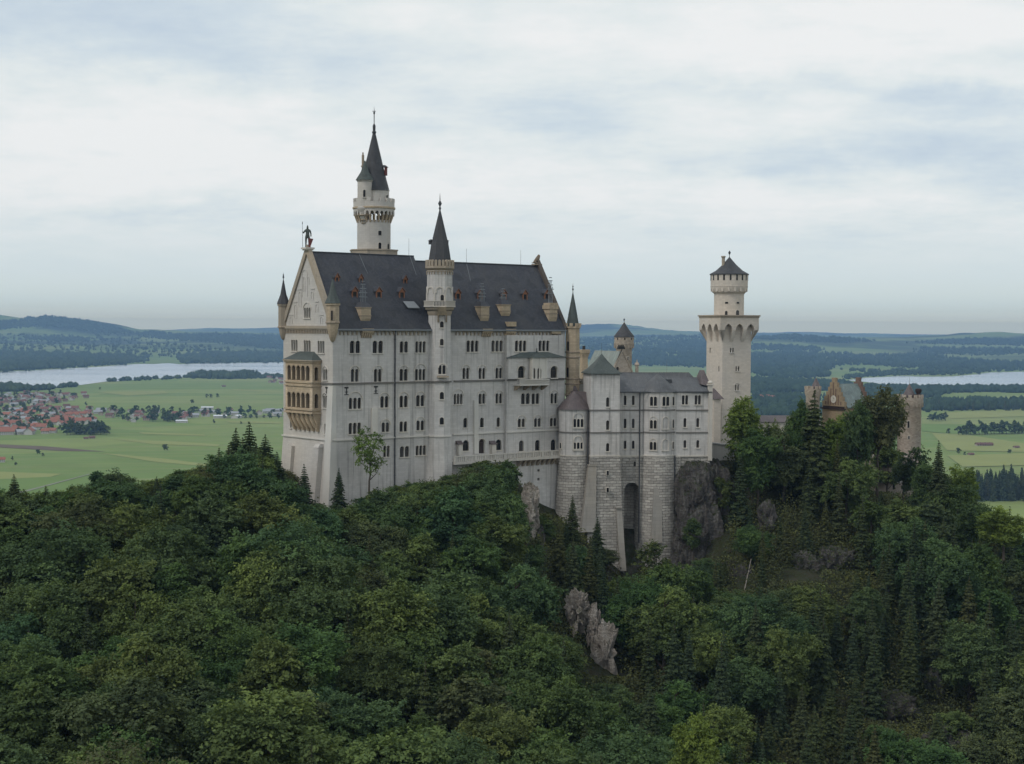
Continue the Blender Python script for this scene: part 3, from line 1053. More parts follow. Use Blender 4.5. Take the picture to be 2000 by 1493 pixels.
# corner turrets
def finial(mb, x, y, z, h, r=.09, balls=((.35, 2.6), (.62, 1.8)), mat=0):
    prof = [(r * 1.6, z - .3), (r, z)]
    for t, k in balls:
        zc_ = z + h * t
        prof += [(r * .8, zc_ - r * k * 1.6), (r * k, zc_ - r * .5), (r * k, zc_ + r * .5), (r * .7, zc_ + r * k * 1.6)]
    prof += [(r * .45, z + h * .8), (.01, z + h)]
    mb.lathe(x, y, prof, 8, mat, smooth=True)

def corner_turret(x, y, r, yt, yb, yk, apex, fin, stonem, roofm, n=8, merl=False, winy=None, spx=0):
    z = lambda py: F.zy(py, x, y)
    m = MB()
    ph = math.atan2(*(F.loc(0, 0) - Vector((x, y))).yx) + PI / n
    prof = [(.25, z(yk)), (.55, z(yk) + .3), (r * .75, z((yb + yk) / 2)), (r, z(yb)), (r, z(yt) - .45), (r + .22, z(yt) - .4), (r + .22, z(yt))]
    m.lathe(x, y, prof, n, 0, ph, smooth=False)
    m.lathe(x, y, [(r + .14, z(yb) - .1), (r + .18, z(yb) + .1), (r + .02, z(yb) + .35)], n, 1, ph, smooth=False, caps=False)
    if merl:
        for i in range(n * 2):
            a = ph + 2 * PI * (i + .5) / (n * 2)
            c_, s_ = math.cos(a), math.sin(a)
            wp = WP(F, (x + c_ * (r + .02), y + s_ * (r + .02)), (-s_, c_), (c_, s_))
            if i % 2 == 0:
                m.wbox(wp, -.34, .34, z(yt) - .02, z(yt) + .75, -.2, .2)
    o = m.build('corner_turret', stonem, palace)
    m = MB()
    m.lathe(x, y, [(r + (.35 if not merl else -.15), z(yt) + .003), (r * .62, z(yt) + (z(apex) - z(yt)) * .38), (.1, z(apex))], n, 0, ph, smooth=False)
    m.build('spire', roofm, o)
    m = MB()
    finial(m, x, y, z(apex), z(fin) - z(apex), .08)
    m.build('finial', [M['lead']], o)
    return o
ct = corner_turret(-.1, -.1, 1.42, 593, 631, 668, 546, 535, [M['sandstone'], M['sandstone_dark']], [M['spire_green']])
tower_window(ct, F, -.1, -.1, 1.36, 648, 607, 626, 3.2, sill=False, name='slit', mat=[M['sandstone_dark']])
corner_turret(0, DW, 1.15, 594, 640, 664, 547, 532, [M['coping'], M['sandstone_dark']], [M['slate_spire']])
corner_turret(LP, DW, 1.3, 600, 640, 664, 560, 548, [M['coping'], M['sandstone_dark']], [M['slate_spire']])
tx = F.at(1118.5, -.3)
ct = corner_turret(tx, -.3, 1.72, 638, 772, 792, 572, 553, [M['sandstone'], M['sandstone_dark']], [M['spire_green']], merl=True)
for px, y0, y1 in ((1109.5, 667, 685), (1109, 718, 737)):
    tower_window(ct, F, tx, -.3, 1.62, px, y0, y1, 4, sill=False, name='slit', mat=[M['sandstone_dark']])
for y in (688, 698, 740, 750):
    mb = MB()
    z = F.zy(y, tx, -.3)
    mb.lathe(tx, -.3, [(1.7, z - .25), (1.92, z - .1), (1.92, z + .1), (1.7, z + .2)], 8, 0, math.atan2(*(F.loc(0, 0) - Vector((tx, -.3))).yx) + PI / 8, smooth=False, caps=False)
    mb.build('band', [M['sandstone_dark']], ct)

# dormers: little red wooden gabled windows
def dormer(px, py, zr, w=1.35, h=1.95, lit=M['glass']):
    """px, py: the centre of its front"""
    def on_roof(px, py):
        o, d, dz = F.ray(px, py)
        sl = (zr - ZE) / MID
        # plane z = ZE + sl * y
        lam = (ZE - EYE + sl * o.y) / (dz - sl * d.y)
        return o + d * lam, EYE + dz * lam
    p, z = on_roof(px, py + 8)
    x, y = p.x, p.y - .05
    z0 = z - .1
    back = y + (h + .9) / ((zr - ZE) / MID)
    m = MB()
    fr = WP(F, (x, y), (1, 0), (0, -1))
    hw = w / 2
    for a, b in ((-hw, -hw + .22), (hw - .22, hw)):
        m.wbox(fr, a, b, z0, z0 + h, -.3, .0)
    m.wbox(fr, -hw + .22, hw - .22, z0, z0 + .35, -.3, -.02)
    m.face([fr.pt(-hw, z0 + h * .85, .01), fr.pt(hw, z0 + h * .85, .01), fr.pt(0, z0 + h + .75, .01)])
    m.face([(x - hw, y, z0), (x - hw, back, z0), (x - hw, back, z0 + h), (x - hw, y, z0 + h)], 1)
    m.face([(x + hw, y, z0), (x + hw, back, z0), (x + hw, back, z0 + h), (x + hw, y, z0 + h)], 1)
    e = .18
    for sgn in (-1, 1):
        q = [(x + sgn * (hw + e), y - .2, z0 + h - .12), (x + sgn * (hw + e), back, z0 + h - .12), (x, back, z0 + h + .85), (x, y - .2, z0 + h + .85)]
        m.face(q, 1)
        m.face([(a, b, c - .12) for a, b, c in q], 1)
        m.face([q[0], q[3], (q[3][0], q[3][1], q[3][2] - .12), (q[0][0], q[0][1], q[0][2] - .12)], 0)
    o = m.build('dormer', [M['wood_red'], M['slate']], palace)
    pm = MB()
    pm.face([fr.pt(*q, -.16) for q in arch(-hw + .2, hw - .2, z0 + .3, z0 + h + .1, 'round')])
    pm.build('pane', [lit], o)
for px, py in ((693, 577), (740, 577.5), (785, 578)):
    dormer(px, py, ZR1)
for px, py in ((658.5, 544), (705, 546), (791.5, 548)):
    dormer(px, py, ZR1, 1.0, 1.3)
for px, py in ((894.5, 580), (937, 580), (984.5, 580.5), (1025.5, 581), (1068, 580)):
    dormer(px, py, ZR2)

# chimneys on the slope above the eaves, each with a sandstone shaft and a tall open metal cap
def chimney(px, y0, y1, w, cap0=None, cap1=None, zr=ZR2, two=False, lower=None, crenel=False):
    x = S.px(px, 640)[0]
    hw = w * F.k(x, 0) / 2 * .98
    yv = roof_y(F.zy(y1 - 6, x, 1.0), zr) * .92
    yv = max(.2, yv - .75)
    za, zb_ = F.zy(y1, x, yv), F.zy(y0, x, yv)
    m = MB()
    zc0 = za + (zb_ - za) * .30
    m.hexa([(x - hw * .98, yv + .3, za), (x + hw * .98, yv + .3, za), (x + hw * .98, yv + 2.0, za), (x - hw * .98, yv + 2.0, za)], [(x - hw * 1.1, yv - .1, zc0), (x + hw * 1.1, yv - .1, zc0), (x + hw * 1.1, yv + 2.0, zc0), (x - hw * 1.1, yv + 2.0, zc0)])
    m.box(x - hw * 1.1, x + hw * 1.1, yv - .1, yv + 2.0, zc0, zb_, 0, 'b')
    zm = za + (zb_ - za) * .45
    m.box(x - hw * 1.2, x + hw * 1.2, yv - .2, yv + 2.1, zm, zm + .18, 1)
    if crenel:
        zc_ = F.zy(y0 + 12, x, yv)
        m.box(x - hw * 1.28, x + hw * 1.28, yv - .28, yv + 2.2, zc_, zc_ + .9, 0)
        for i in range(4):
            a = x - hw * 1.25 + hw * 2.5 * i / 4
            m.box(a, a + hw * .4, yv - .27, yv + .1, zc_ + .9, zc_ + 1.4, 0)
    else:
        m.box(x - hw * 1.22, x + hw * 1.22, yv - .22, yv + 2.1, zb_ - .02, zb_ + .2, 1)
        m.hexa([(x - hw * 1.2, yv - .2, zb_ + .2), (x + hw * 1.2, yv - .2, zb_ + .2), (x + hw * 1.2, yv + 2.1, zb_ + .2), (x - hw * 1.2, yv + 2.1, zb_ + .2)],
               [(x - hw * .8, yv + .5, zb_ + 1.2), (x + hw * .8, yv + .5, zb_ + 1.2), (x + hw * .8, yv + 1.7, zb_ + 1.2), (x - hw * .8, yv + 1.7, zb_ + 1.2)], 2)
    o = m.build('chimney', [M['sandstone'], M['sandstone_dark'], M['slate']], palace)
    if cap0:
        m = MB()
        z0, z1 = F.zy(cap1, x, yv + 1), zb_ + .3
        z1c = F.zy(cap0, x, yv + 1)
        cxp = x
        for i in range(4):
            a = cxp - .55 + i * .37
            m.tube((a, yv + 1, zb_ - .2), (a, yv + 1, z0 + (z1c - z0) * (.45 if i in (0, 3) else .8)), .085, n=5)
        for i, f in enumerate((0.05, .3, .55, .8, .98)):
            hw2 = (.95, .95, .7, .5, .35)[i]
            zz_ = z0 + (z1c - z0) * f
            m.box(cxp - hw2, cxp + hw2, yv + .88, yv + 1.12, zz_ - .08, zz_ + .08)
        m.build('chimney_cap', [M['zinc']], o)
    if lower:
        m = MB()
        zt_, zb2_ = F.zy(lower[0], x, 0), F.zy(lower[1], x, 0)
        m.wbox(S, x - hw * 1.3, x + hw * 1.3, zt_ - .8, zt_, .43, .75)
        for i in range(5):
            a = x - hw * 1.25 + hw * 2.5 * (i + .1) / 5
            m.hexa([S.pt(a, zb2_, .25), S.pt(a + hw * .3, zb2_, .25), S.pt(a + hw * .3, zb2_, .0), S.pt(a, zb2_, .0)], [S.pt(a, zt_ - .8, .7), S.pt(a + hw * .3, zt_ - .8, .7), S.pt(a + hw * .3, zt_ - .8, .0), S.pt(a, zt_ - .8, .0)])
        m.build('chimney_corbel', [M['sandstone']], o)
chimney(715.5, 602, 631, 21, 549, 582, ZR1, lower=(642, 660))
chimney(949, 600, 630, 19, 554, 581, ZR2, lower=(642.5, 658))
chimney(994.5, 596.5, 619, 20, 564, 590, ZR2, lower=(643, 657))
chimney(1082.5, 592, 631, 19, 542, 575, ZR2, crenel=True, lower=(645, 654))
mb = MB()      # sandstone box standing on the eaves under the third chimney
x = S.px(996, 640)[0]
mb.box(x - 1.1, x + 1.1, -.9, .9, F.zy(638, x, -.9), F.zy(631, x, -.9) + .25)
mb.build('eaves_box', [M['sandstone']], palace)
# raised roof hatch
mb = MB()
o_, d_, dz_ = F.ray(803, 604)
sl = (ZR1 - ZE) / MID
lam = (ZE - EYE + sl * o_.y) / (dz_ - sl * d_.y)
p = o_ + d_ * lam
z = EYE + dz_ * lam
mb.hexa([(p.x - 1.5, p.y - 1.0, z + .15), (p.x + 1.5, p.y - 1.0, z + .15), (p.x + 1.1, p.y + .5, z + 1.5), (p.x - 1.7, p.y + .5, z + 1.5)],
        [(p.x - 1.5, p.y - 1.0, z + .3), (p.x + 1.5, p.y - 1.0, z + .3), (p.x + 1.1, p.y + .5, z + 1.65), (p.x - 1.7, p.y + .5, z + 1.65)])
mb.build('roof_hatch', [M['zinc']], rf1)
# lightning rods and ridge seams
for px, y0, zr, rfo in ((798.5, 466, ZR1, rf1), (911, 486, ZR2, rf2), (1017, 489, ZR2, rf2)):
    mb = MB()
    x = RP.px(px, 510)[0]
    mb.tube((x, MID, zr), (x, MID, RP.px(px, y0)[1]), .045, .03, 5)
    mb.build('lightning_rod', [M['zinc']], rfo)
for px0, py0, px1, py1, zr, rfo in ((701, 497, 722, 545, ZR1, rf1), (911, 516, 919, 551, ZR2, rf2), (1025, 556, 1044, 632, ZR2, rf2), (800, 500, 835, 605, ZR1, rf1)):
    mb = MB()
    pts = []
    for a, b in ((px0, py0), (px1, py1)):
        o_, d_, dz_ = F.ray(a, b)
        sl = (zr - ZE) / MID
        lam = (ZE - EYE + sl * o_.y) / (dz_ - sl * d_.y)
        q = o_ + d_ * lam
        pts.append((q.x, q.y - .05, EYE + dz_ * lam + .06))
    mb.tube(pts[0], pts[1], .05, n=4)
    mb.build('roof_cable', [M['zinc']], rfo)
# down pipes
for px, y0, y1, P_ in ((770.5, 645, 948, S), (986.5, 650, 886, S)):
    mb = MB()
    s = P_.px(px, 700)[0]
    mb.tube(P_.pt(s, P_.px(px, y1)[1], .22), P_.pt(s, P_.px(px, y0)[1], .22), .15, n=8)
    for k in range(8):
        zz_ = P_.px(px, y0 + (y1 - y0) * (k + .5) / 8)[1]
        mb.tube(P_.pt(s, zz_, .22), P_.pt(s, zz_ + .14, .22), .2, n=8)
    mb.build('downpipe', [M['lead']], palace)
# wrought wall anchors
for px, py, P_ in ((676.5, 757, S), (734, 755, S), (638.5, 757, Wp)):
    mb = MB()
    s, z = P_.px(px, py)
    mb.wbox(P_, s - .45, s + .45, z - .22, z + .1, .0, .12)
    mb.wbox(P_, s - .09, s + .09, z - 1.5, z - .22, .0, .1)
    mb.wbox(P_, s - .34, s + .34, z - 1.0, z - .86, .0, .11)
    for sg in (-1, 1):
        a, b = s + sg * .1, s + sg * .5
        mb.hexa([P_.pt(min(a, b), z - 1.55, .1), P_.pt(max(a, b), z - 1.55, .1), P_.pt(max(a, b), z - 1.55, .0), P_.pt(min(a, b), z - 1.55, .0)],
                [P_.pt(min(a, b) , z - 1.4, .1), P_.pt(max(a, b), z - 1.4, .1), P_.pt(max(a, b), z - 1.4, .0), P_.pt(min(a, b), z - 1.4, .0)])
    mb.build('wall_anchor', [M['iron']], palace)

# loggia room with low roof on the projecting bay, its oriel and balcony
BD = RD + .75
SB = WP(F, (0, -BD), (1, 0), (0, -1))
b0, b1 = SB.px(993, 720)[0], SB.px(1104, 720)[0]
zb0, zb1 = SB.px(1050, 739.5)[1], SB.px(1050, 699)[1]
wb = Wall(SB, [(b0, zb0), (b1, zb0), (b1, zb1), (b0, zb1)])
for cx in (1018.5, 1082):
    window(palace, wb, cx, 715.5, 738.5, 13, 1, True, depth=.5)
mb = MB()
wb.emit(mb)
mb.face([(b0, -BD, zb0), (b0, -RD + .01, zb0), (b0, -RD + .01, zb1), (b0, -BD, zb1)])
mb.face([(b1, -BD, zb0), (b1, -RD + .01, zb0), (b1, -RD + .01, zb1), (b1, -BD, zb1)])
mb.face([(b0, -BD, zb0), (b1, -BD, zb0), (b1, -RD + .01, zb0), (b0, -RD + .01, zb0)])
for cx in (1018.5, 1082):
    s, z = SB.px(cx, 706.5)
    mb.wbox(SB, s - 1.4, s + 1.4, z - .08, z + .08, -.02, .12)
mb.build('bay_room', [M['wall']], palace)
ox0, ox1 = SB.px(1034, 720)[0], SB.px(1061, 720)[0]
OD = 1.1
SO = WP(F, (0, -BD - OD), (1, 0), (0, -1))
wo = Wall(SO, [(ox0, zb0), (ox1, zb0), (ox1, zb1), (ox0, zb1)])
for cx in (1043, 1054.5):
    window(palace, wo, cx - 1.0, 719, 740, 7.5, 1, False, depth=.3)
mb = MB()
wo.emit(mb)
for x in (ox0, ox1):
    mb.face([(x, -BD - OD, zb0), (x, -BD + .01, zb0), (x, -BD + .01, zb1), (x, -BD - OD, zb1)])
for x in (ox0, (ox0 + ox1) / 2, ox1):
    mb.wbox(SO, x - .16, x + .16, zb0, zb1, -.1, .14)
mb.build('oriel', [M['ledge_pale']], palace)
mb = MB()
q0, q1 = SB.px(1007, 745)[0], SB.px(1064, 745)[0]
zq1, zq0 = SO.px(1036, 741)[1], SO.px(1036, 751)[1]
QD = BD + OD + .5
SQ = WP(F, (0, -QD), (1, 0), (0, -1))
mb.box(q0, q1, -QD, -RD - .01, zq0 - .28, zq0 + .02)
mb.wbox(SQ, q0, q1, zq1 - .18, zq1, -.22, .06)
k = int((q1 - q0) / .3)
for i in range(k + 1):
    a = q0 + (q1 - q0 - .13) * i / k
    mb.wbox(SQ, a, a + .13, zq0 + .02, zq1 - .18, -.15, 0)
for i in range(4):
    a = q0 + .25 + (q1 - q0 - .8) * i / 3
    zz_ = SO.px(1036, 763)[1]
    mb.hexa([(a, -RD - .3, zz_), (a + .4, -RD - .3, zz_), (a + .4, -RD + .05, zz_), (a, -RD + .05, zz_)], [(a, -QD + .05, zq0 - .28), (a + .4, -QD + .05, zq0 - .28), (a + .4, -RD + .05, zq0 - .28), (a, -RD + .05, zq0 - .28)], 1)
mb.build('balcony', [M['ledge_pale'], M['sandstone_dark']], palace)
mb = MB()
zt_ = F.z(1045, 687.5, (b0 + b1) / 2, -RD)
e = .35
mb.hexa([(b0 - e, -BD - e, zb1), (b1 + e, -BD - e, zb1), (b1 + e, -RD + .02, zb1), (b0 - e, -RD + .02, zb1)],
        [(b0 + 5.0, -RD - .12, zt_), (b1 - 5.0, -RD - .12, zt_), (b1 - 5.0, -RD + .02, zt_), (b0 + 5.0, -RD + .02, zt_)])
mb.hexa([(ox0 - .4, -BD - OD - .4, zb1 + .01), (ox1 + .4, -BD - OD - .4, zb1 + .01), (ox1 + .4, -BD, zb1 + .01), (ox0 - .4, -BD, zb1 + .01)],
        [((ox0 + ox1) / 2 - .1, -BD - .15, zt_ - .35), ((ox0 + ox1) / 2 + .1, -BD - .15, zt_ - .35), ((ox0 + ox1) / 2 + .1, -BD + .05, zt_ - .35), ((ox0 + ox1) / 2 - .1, -BD + .05, zt_ - .35)])
finial(mb, (ox0 + ox1) / 2, -BD - .1, zt_ - .4, 1.6, .08)
mb.build('bay_roof', [M['spire_green']], palace)

# terrace with a balustrade along the foot of the right-hand part
TD = 3.4
ST = WP(F, (0, -TD), (1, 0), (0, -1))
t0, t1 = ST.px(888, 890)[0], ST.px(1097, 885)[0]
zt1, zt0 = ST.px(990, 885.5)[1], ST.px(990, 896.5)[1]
mb = MB()
mb.box(t0, t1, -TD, 0.05, zt0 - .6, zt0)
mb.wbox(ST, t0, t1, zt1 - .22, zt1, -.3, .08)
k = int((t1 - t0) / 2.6)
for i in range(k + 1):
    a = t0 + (t1 - t0 - .5) * i / k
    mb.wbox(ST, a, a + .5, zt0, zt1 - .22, -.26, .04)
k = int((t1 - t0) / .52)
for i in range(k):
    a = t0 + .1 + (t1 - t0 - .3) * i / k
    mb.wbox(ST, a, a + .2, zt0, zt1 - .22, -.2, -.04)
mb.build('balustrade', [M['trim']], palace)
mb = MB()
c0 = ST.px(1018, 900)[0]
for i in range(9):
    a = c0 + (t1 - c0 - .6) * i / 8
    zz_ = zt0 - 2.0
    mb.hexa([(a, -TD + 1.3, zz_), (a + .55, -TD + 1.3, zz_), (a + .55, -TD + 2.0, zz_), (a, -TD + 2.0, zz_)], [(a, -TD + .05, zt0 - .61), (a + .55, -TD + .05, zt0 - .61), (a + .55, -TD + 2.0, zt0 - .61), (a, -TD + 2.0, zt0 - .61)])
mb.build('terrace_corbel', [M['coping']], palace)
SU = WP(F, (0, -TD + 1.6), (1, 0), (0, -1))
wu = Wall(SU, [(t0, ZB - 10), (t1 + 1.5, ZB - 10), (t1 + 1.5, zt0 - .62), (t0, zt0 - .62)])
for cx, y0, y1 in ((1052, 917, 921.5), (1052, 934, 939)):
    window(palace, wu, cx, y0, y1, 4.5, 1, False, 'flat', sill=False)
mb = MB()
wu.emit(mb)
mb.face([(t0, -TD + 1.6, ZB - 10), (t0, 0, ZB - 10), (t0, 0, zt0 - .62), (t0, -TD + 1.6, zt0 - .62)])
mb.build('terrace_wall', [M['wall']], palace)

# pedestals of the two roof statues
mb = MB()
zp = Wp.px(598, 484)[1]
mb.box(-.75, .9, MID - .8, MID + .8, ZR1 + .3, zp - .35)
mb.box(-1.0, 1.1, MID - 1.0, MID + 1.0, zp - .35, zp)
mb.build('statue_pedestal', [M['trim']], palace)
EP = WP(F, (LP - .3, 0), (0, 1), (-1, 0))
zp2 = F.z(1086, 516, LP - .3, MID)
mb = MB()
mb.box(LP - 1.5, LP + .6, MID - .7, MID + .7, ZR2 + .2, zp2)
mb.build('statue_pedestal', [M['sandstone_dark']], palace)


def skin_figure(name, verts, edges, radii, mat, parent=None):
    me = bpy.data.meshes.new(name)
    me.from_pydata(verts, edges, [])
    o = obj(name, me, parent)
    md = o.modifiers.new('skin', 'SKIN')
    for i, r in enumerate(radii):
        r = r if isinstance(r, tuple) else (r, r)
        me.skin_vertices[0].data[i].radius = r
    me.skin_vertices[0].data[0].use_root = True
    sb = o.modifiers.new('sub', 'SUBSURF')
    sb.levels = sb.render_levels = 2
    me.materials.append(mat)
    return o

H = (F.z(600, 442, 0, MID) - zp)
wst = F.wld(0, MID)
st = empty('knight_statue', (wst.x, wst.y, zp), math.radians(6), 'dark bronze knight statue with lance and red shield on top of the west gable', 'statue')
h = H
V_ = [(0, 0, .52 * h), (0, 0, .62 * h), (0, .01, .74 * h), (0, 0, .83 * h), (0, -.01, .875 * h), (0, -.02, .94 * h), (0, -.02, .995 * h),
      (-.07 * h, 0, .48 * h), (-.075 * h, -.03, .27 * h), (-.08 * h, .02, .04 * h), (-.10 * h, -.09 * h, .02 * h),
      (.06 * h, 0, .48 * h), (.085 * h, -.06, .27 * h), (.075 * h, .0, .04 * h), (.09 * h, -.10 * h, .02 * h),
      (-.115 * h, 0, .80 * h), (-.19 * h, -.02 * h, .66 * h), (-.22 * h, -.06 * h, .74 * h),
      (.115 * h, 0, .80 * h), (.155 * h, -.01 * h, .64 * h), (.16 * h, -.05 * h, .50 * h)]
E_ = [(0, 1), (1, 2), (2, 3), (3, 4), (4, 5), (5, 6), (0, 7), (7, 8), (8, 9), (9, 10), (0, 11), (11, 12), (12, 13), (13, 14), (3, 15), (15, 16), (16, 17), (3, 18), (18, 19), (19, 20)]
R_ = [(.10 * h, .075 * h), (.085 * h, .065 * h), (.105 * h, .07 * h), (.09 * h, .06 * h), .035 * h, (.055 * h, .06 * h), .04 * h, .06 * h, .042 * h, .032 * h, .025 * h, .06 * h, .042 * h, .032 * h, .025 * h,
      .048 * h, .034 * h, .028 * h, .048 * h, .034 * h, .028 * h]
skin_figure('body', V_, E_, R_, M['bronze'], st)
mb = MB()
mb.tube((-.225 * h, -.08 * h, .02), (-.235 * h, -.08 * h, 1.08 * h), .05, .035, 6)
mb.lathe(-.235 * h, -.08 * h, [(.03, 1.08 * h), (.1, 1.12 * h), (.005, 1.22 * h)], 6)
mb.build('lance', [M['bronze']], st, 0)
mb = MB()
mb.hexa([(.05 * h, -.15 * h, .03 * h), (.13 * h, -.17 * h, .0), (.13 * h, -.12 * h, .0), (.05 * h, -.10 * h, .03 * h)], [(.02 * h, -.14 * h, .44 * h), (.27 * h, -.12 * h, .40 * h), (.27 * h, -.08 * h, .40 * h), (.02 * h, -.10 * h, .44 * h)])
mb.build('shield', [M['bronze_red']], st, 0)
mb = MB()
mb.tube((0, -.02, .99 * h), (0, .02, 1.05 * h), .045 * h, .01, 6)
mb.build('helmet_crest', [M['bronze']], st, 0)

wl = F.wld(LP - .5, MID)
h = F.z(1088, 497, LP - .5, MID) - zp2
li = empty('lion_statue', (wl.x, wl.y, zp2), 0, 'weathered grey stone lion sitting on the east end of the roof ridge', 'statue')
V_ = [(-.30 * h, 0, .22 * h), (-.12 * h, 0, .36 * h), (.08 * h, 0, .52 * h), (.16 * h, 0, .68 * h), (.22 * h, 0, .84 * h), (.36 * h, 0, .80 * h),
      (.20 * h, -.12 * h, .40 * h), (.24 * h, -.13 * h, .05 * h), (.34 * h, -.13 * h, .03 * h), (.20 * h, .12 * h, .40 * h), (.24 * h, .13 * h, .05 * h), (.34 * h, .13 * h, .03 * h),
      (-.22 * h, -.17 * h, .20 * h), (.0, -.19 * h, .10 * h), (.08 * h, -.19 * h, .03 * h), (-.22 * h, .17 * h, .20 * h), (.0, .19 * h, .10 * h), (.08 * h, .19 * h, .03 * h),
      (-.42 * h, .0, .08 * h), (-.5 * h, .1 * h, .2 * h), (.19 * h, -.09 * h, .97 * h), (.19 * h, .09 * h, .97 * h)]
E_ = [(0, 1), (1, 2), (2, 3), (3, 4), (4, 5), (2, 6), (6, 7), (7, 8), (2, 9), (9, 10), (10, 11), (0, 12), (12, 13), (13, 14), (0, 15), (15, 16), (16, 17), (0, 18), (18, 19), (4, 20), (4, 21)]
R_ = [.19 * h, .18 * h, .19 * h, .2 * h, .17 * h, .085 * h, .08 * h, .06 * h, .05 * h, .08 * h, .06 * h, .05 * h, .12 * h, .07 * h, .05 * h, .12 * h, .07 * h, .05 * h, .04 * h, .03 * h, .03 * h, .03 * h]
skin_figure('body', V_, E_, R_, M['sandstone_dark'], li)

# ------------------------------------------------------------------ stair tower on the south front
def face_phase(fr, x, y, n):
    d = fr.loc(0, 0) - Vector((x, y))
    return math.atan2(d.y, d.x) + PI / n


def merlons(m, fr, x, y, r, z0, z1, n, w, th=.4, ph=0.0, mat=0, roundtop=False):
    for i in range(n):
        a = ph + 2 * PI * i / n
        c_, s_ = math.cos(a), math.sin(a)
        wp = WP(fr, (x + c_ * r, y + s_ * r), (-s_, c_), (c_, s_))
        if roundtop:
            pts = arch(-w / 2, w / 2, z0, z1, 'round', 3)
            m.hexa([wp.pt(*p, -th) for p in pts], [wp.pt(*p, 0) for p in pts], mat)
        else:
            m.wbox(wp, -w / 2, w / 2, z0, z1, -th, 0, mat)


tsx = F.at(858.5, -.4)
tsy = -.4
zT = lambda py: F.zy(py, tsx, tsy)
stair = F.empty('stair_tower', EYE - 36, 'slim white octagonal stair tower with dark spire in the middle of the palace front', 'tower')
kT = F.k(tsx, tsy)
rL, rU = 23.3 * kT, 26.5 * kT
ph = face_phase(F, tsx, tsy, 8)
mb = MB()
mb.lathe(tsx, tsy, [(rL + .5, ZB), (rL + .5, zT(905)), (rL, zT(850)), (rL, zT(612))], 8, 0, ph, smooth=False)
mb.lathe(tsx, tsy, [(rU, zT(589)), (rU, zT(526))], 8, 0, ph, smooth=False)
mb.build('wall', [M['wall']], stair)
mb = MB()
for zz_, d in ((zT(850), .28), ):
    mb.lathe(tsx, tsy, [(rL - .02, zz_ - .3), (rL + d, zz_ - .28), (rL + d, zz_), (rL - .02, zz_ + .02)], 8, 0, ph, smooth=False, caps=False)
mb.build('ledge', [M['ledge_pale']], stair)
mb = MB()
mb.lathe(tsx, tsy, [(rL - .02, zT(747)), (rL + .3, zT(747) + .02), (rL + .3, zT(747) + .32), (rL - .02, zT(747) + .34)], 8, 0, ph, smooth=False, caps=False)
mb.build('string_course', [M['ledge_dark']], stair)
mb = MB()
rB = 33.5 * kT
mb.lathe(tsx, tsy, [(rL - .05, zT(618)), (rL + .25, zT(612)), (rL + .3, zT(608)), (rB - .4, zT(605)), (rB - .3, zT(600.5))], 8, 1, ph, smooth=False)
mb.lathe(tsx, tsy, [(rB - .1, zT(600.4)), (rB, zT(600.2)), (rB, zT(598.5)), (rB - .1, zT(598.3))], 8, 0, ph, smooth=False)
for k in range(8):
    a0, a1 = ph + k * PI / 4, ph + (k + 1) * PI / 4
    p0, p1 = Vector((tsx + rB * math.cos(a0), tsy + rB * math.sin(a0))), Vector((tsx + rB * math.cos(a1), tsy + rB * math.sin(a1)))
    wp = WP(F, p0, p1 - p0)
    L_ = (p1 - p0).length
    mb.wbox(wp, 0, L_, zT(589.5), zT(588), -.3, .0)
    q = 9
    for i in range(q):
        a = .05 + (L_ - .25) * i / (q - 1)
        mb.wbox(wp, a, a + .16, zT(598.6), zT(589.4), -.24, -.06)
mb.build('balcony', [M['trim'], M['coping']], stair)
mb = MB()
mb.lathe(tsx, tsy, [(rU - .05, zT(530)), (rU + .3, zT(526)), (rU + .42, zT(525)), (rU + .42, zT(520.5))], 8, 0, ph, smooth=False)
for k in range(8):
    a0, a1 = ph + k * PI / 4, ph + (k + 1) * PI / 4
    p0, p1 = Vector((tsx + (rU) * math.cos(a0), tsy + (rU) * math.sin(a0))), Vector((tsx + (rU) * math.cos(a1), tsy + (rU) * math.sin(a1)))
    wp = WP(F, p0, p1 - p0)
    L_ = (p1 - p0).length
    scallop(mb, wp, 0, L_, zT(530), zT(537), L_ / 3, -.02, .2, 0)
    # round arched arcade of the lower stage
    z0, z1 = zT(576), zT(561)
    arc_ring(mb, wp, L_ / 2, z1 - L_ * .38, L_ * .30, L_ * .42, -.02, .16, 1, 8, .5)
    mb.wbox(wp, -.12, .14, zT(588), z1 - L_ * .38 - .5, -.02, .18, 1)
    o2, o3 = p0 + (p1 - p0) * .0, None
    rr = rU + .25
    q0, q1 = Vector((tsx + rr * math.cos(a0), tsy + rr * math.sin(a0))), Vector((tsx + rr * math.cos(a1), tsy + rr * math.sin(a1)))
    w2 = WP(F, q0, q1 - q0)
    l2 = (q1 - q0).length
    for f in (0.04, 0.36, .68):
        pts = arch(l2 * f, l2 * (f + .24), zT(520.6), zT(508.5), 'round', 3)
        mb.hexa([w2.pt(*p, -.25) for p in pts], [w2.pt(*p, .17) for p in pts], 0)
mb.build('battlement', [M['coping'], M['trim']], stair)
mb = MB()
rs = 24 * kT
mb.lathe(tsx, tsy, [(rs, zT(520)), (rs, zT(512)), (rs * .78, zT(480)), (.16, zT(411))], 8, 0, ph, smooth=False)
sp = mb.build('spire', [M['slate_spire']], stair)
mb = MB()
finial(mb, tsx, tsy, zT(413), zT(377) - zT(413), .15, ((.16, 1.7), (.42, 2.6)), 0)
mb.build('finial', [M['lead']], stair)
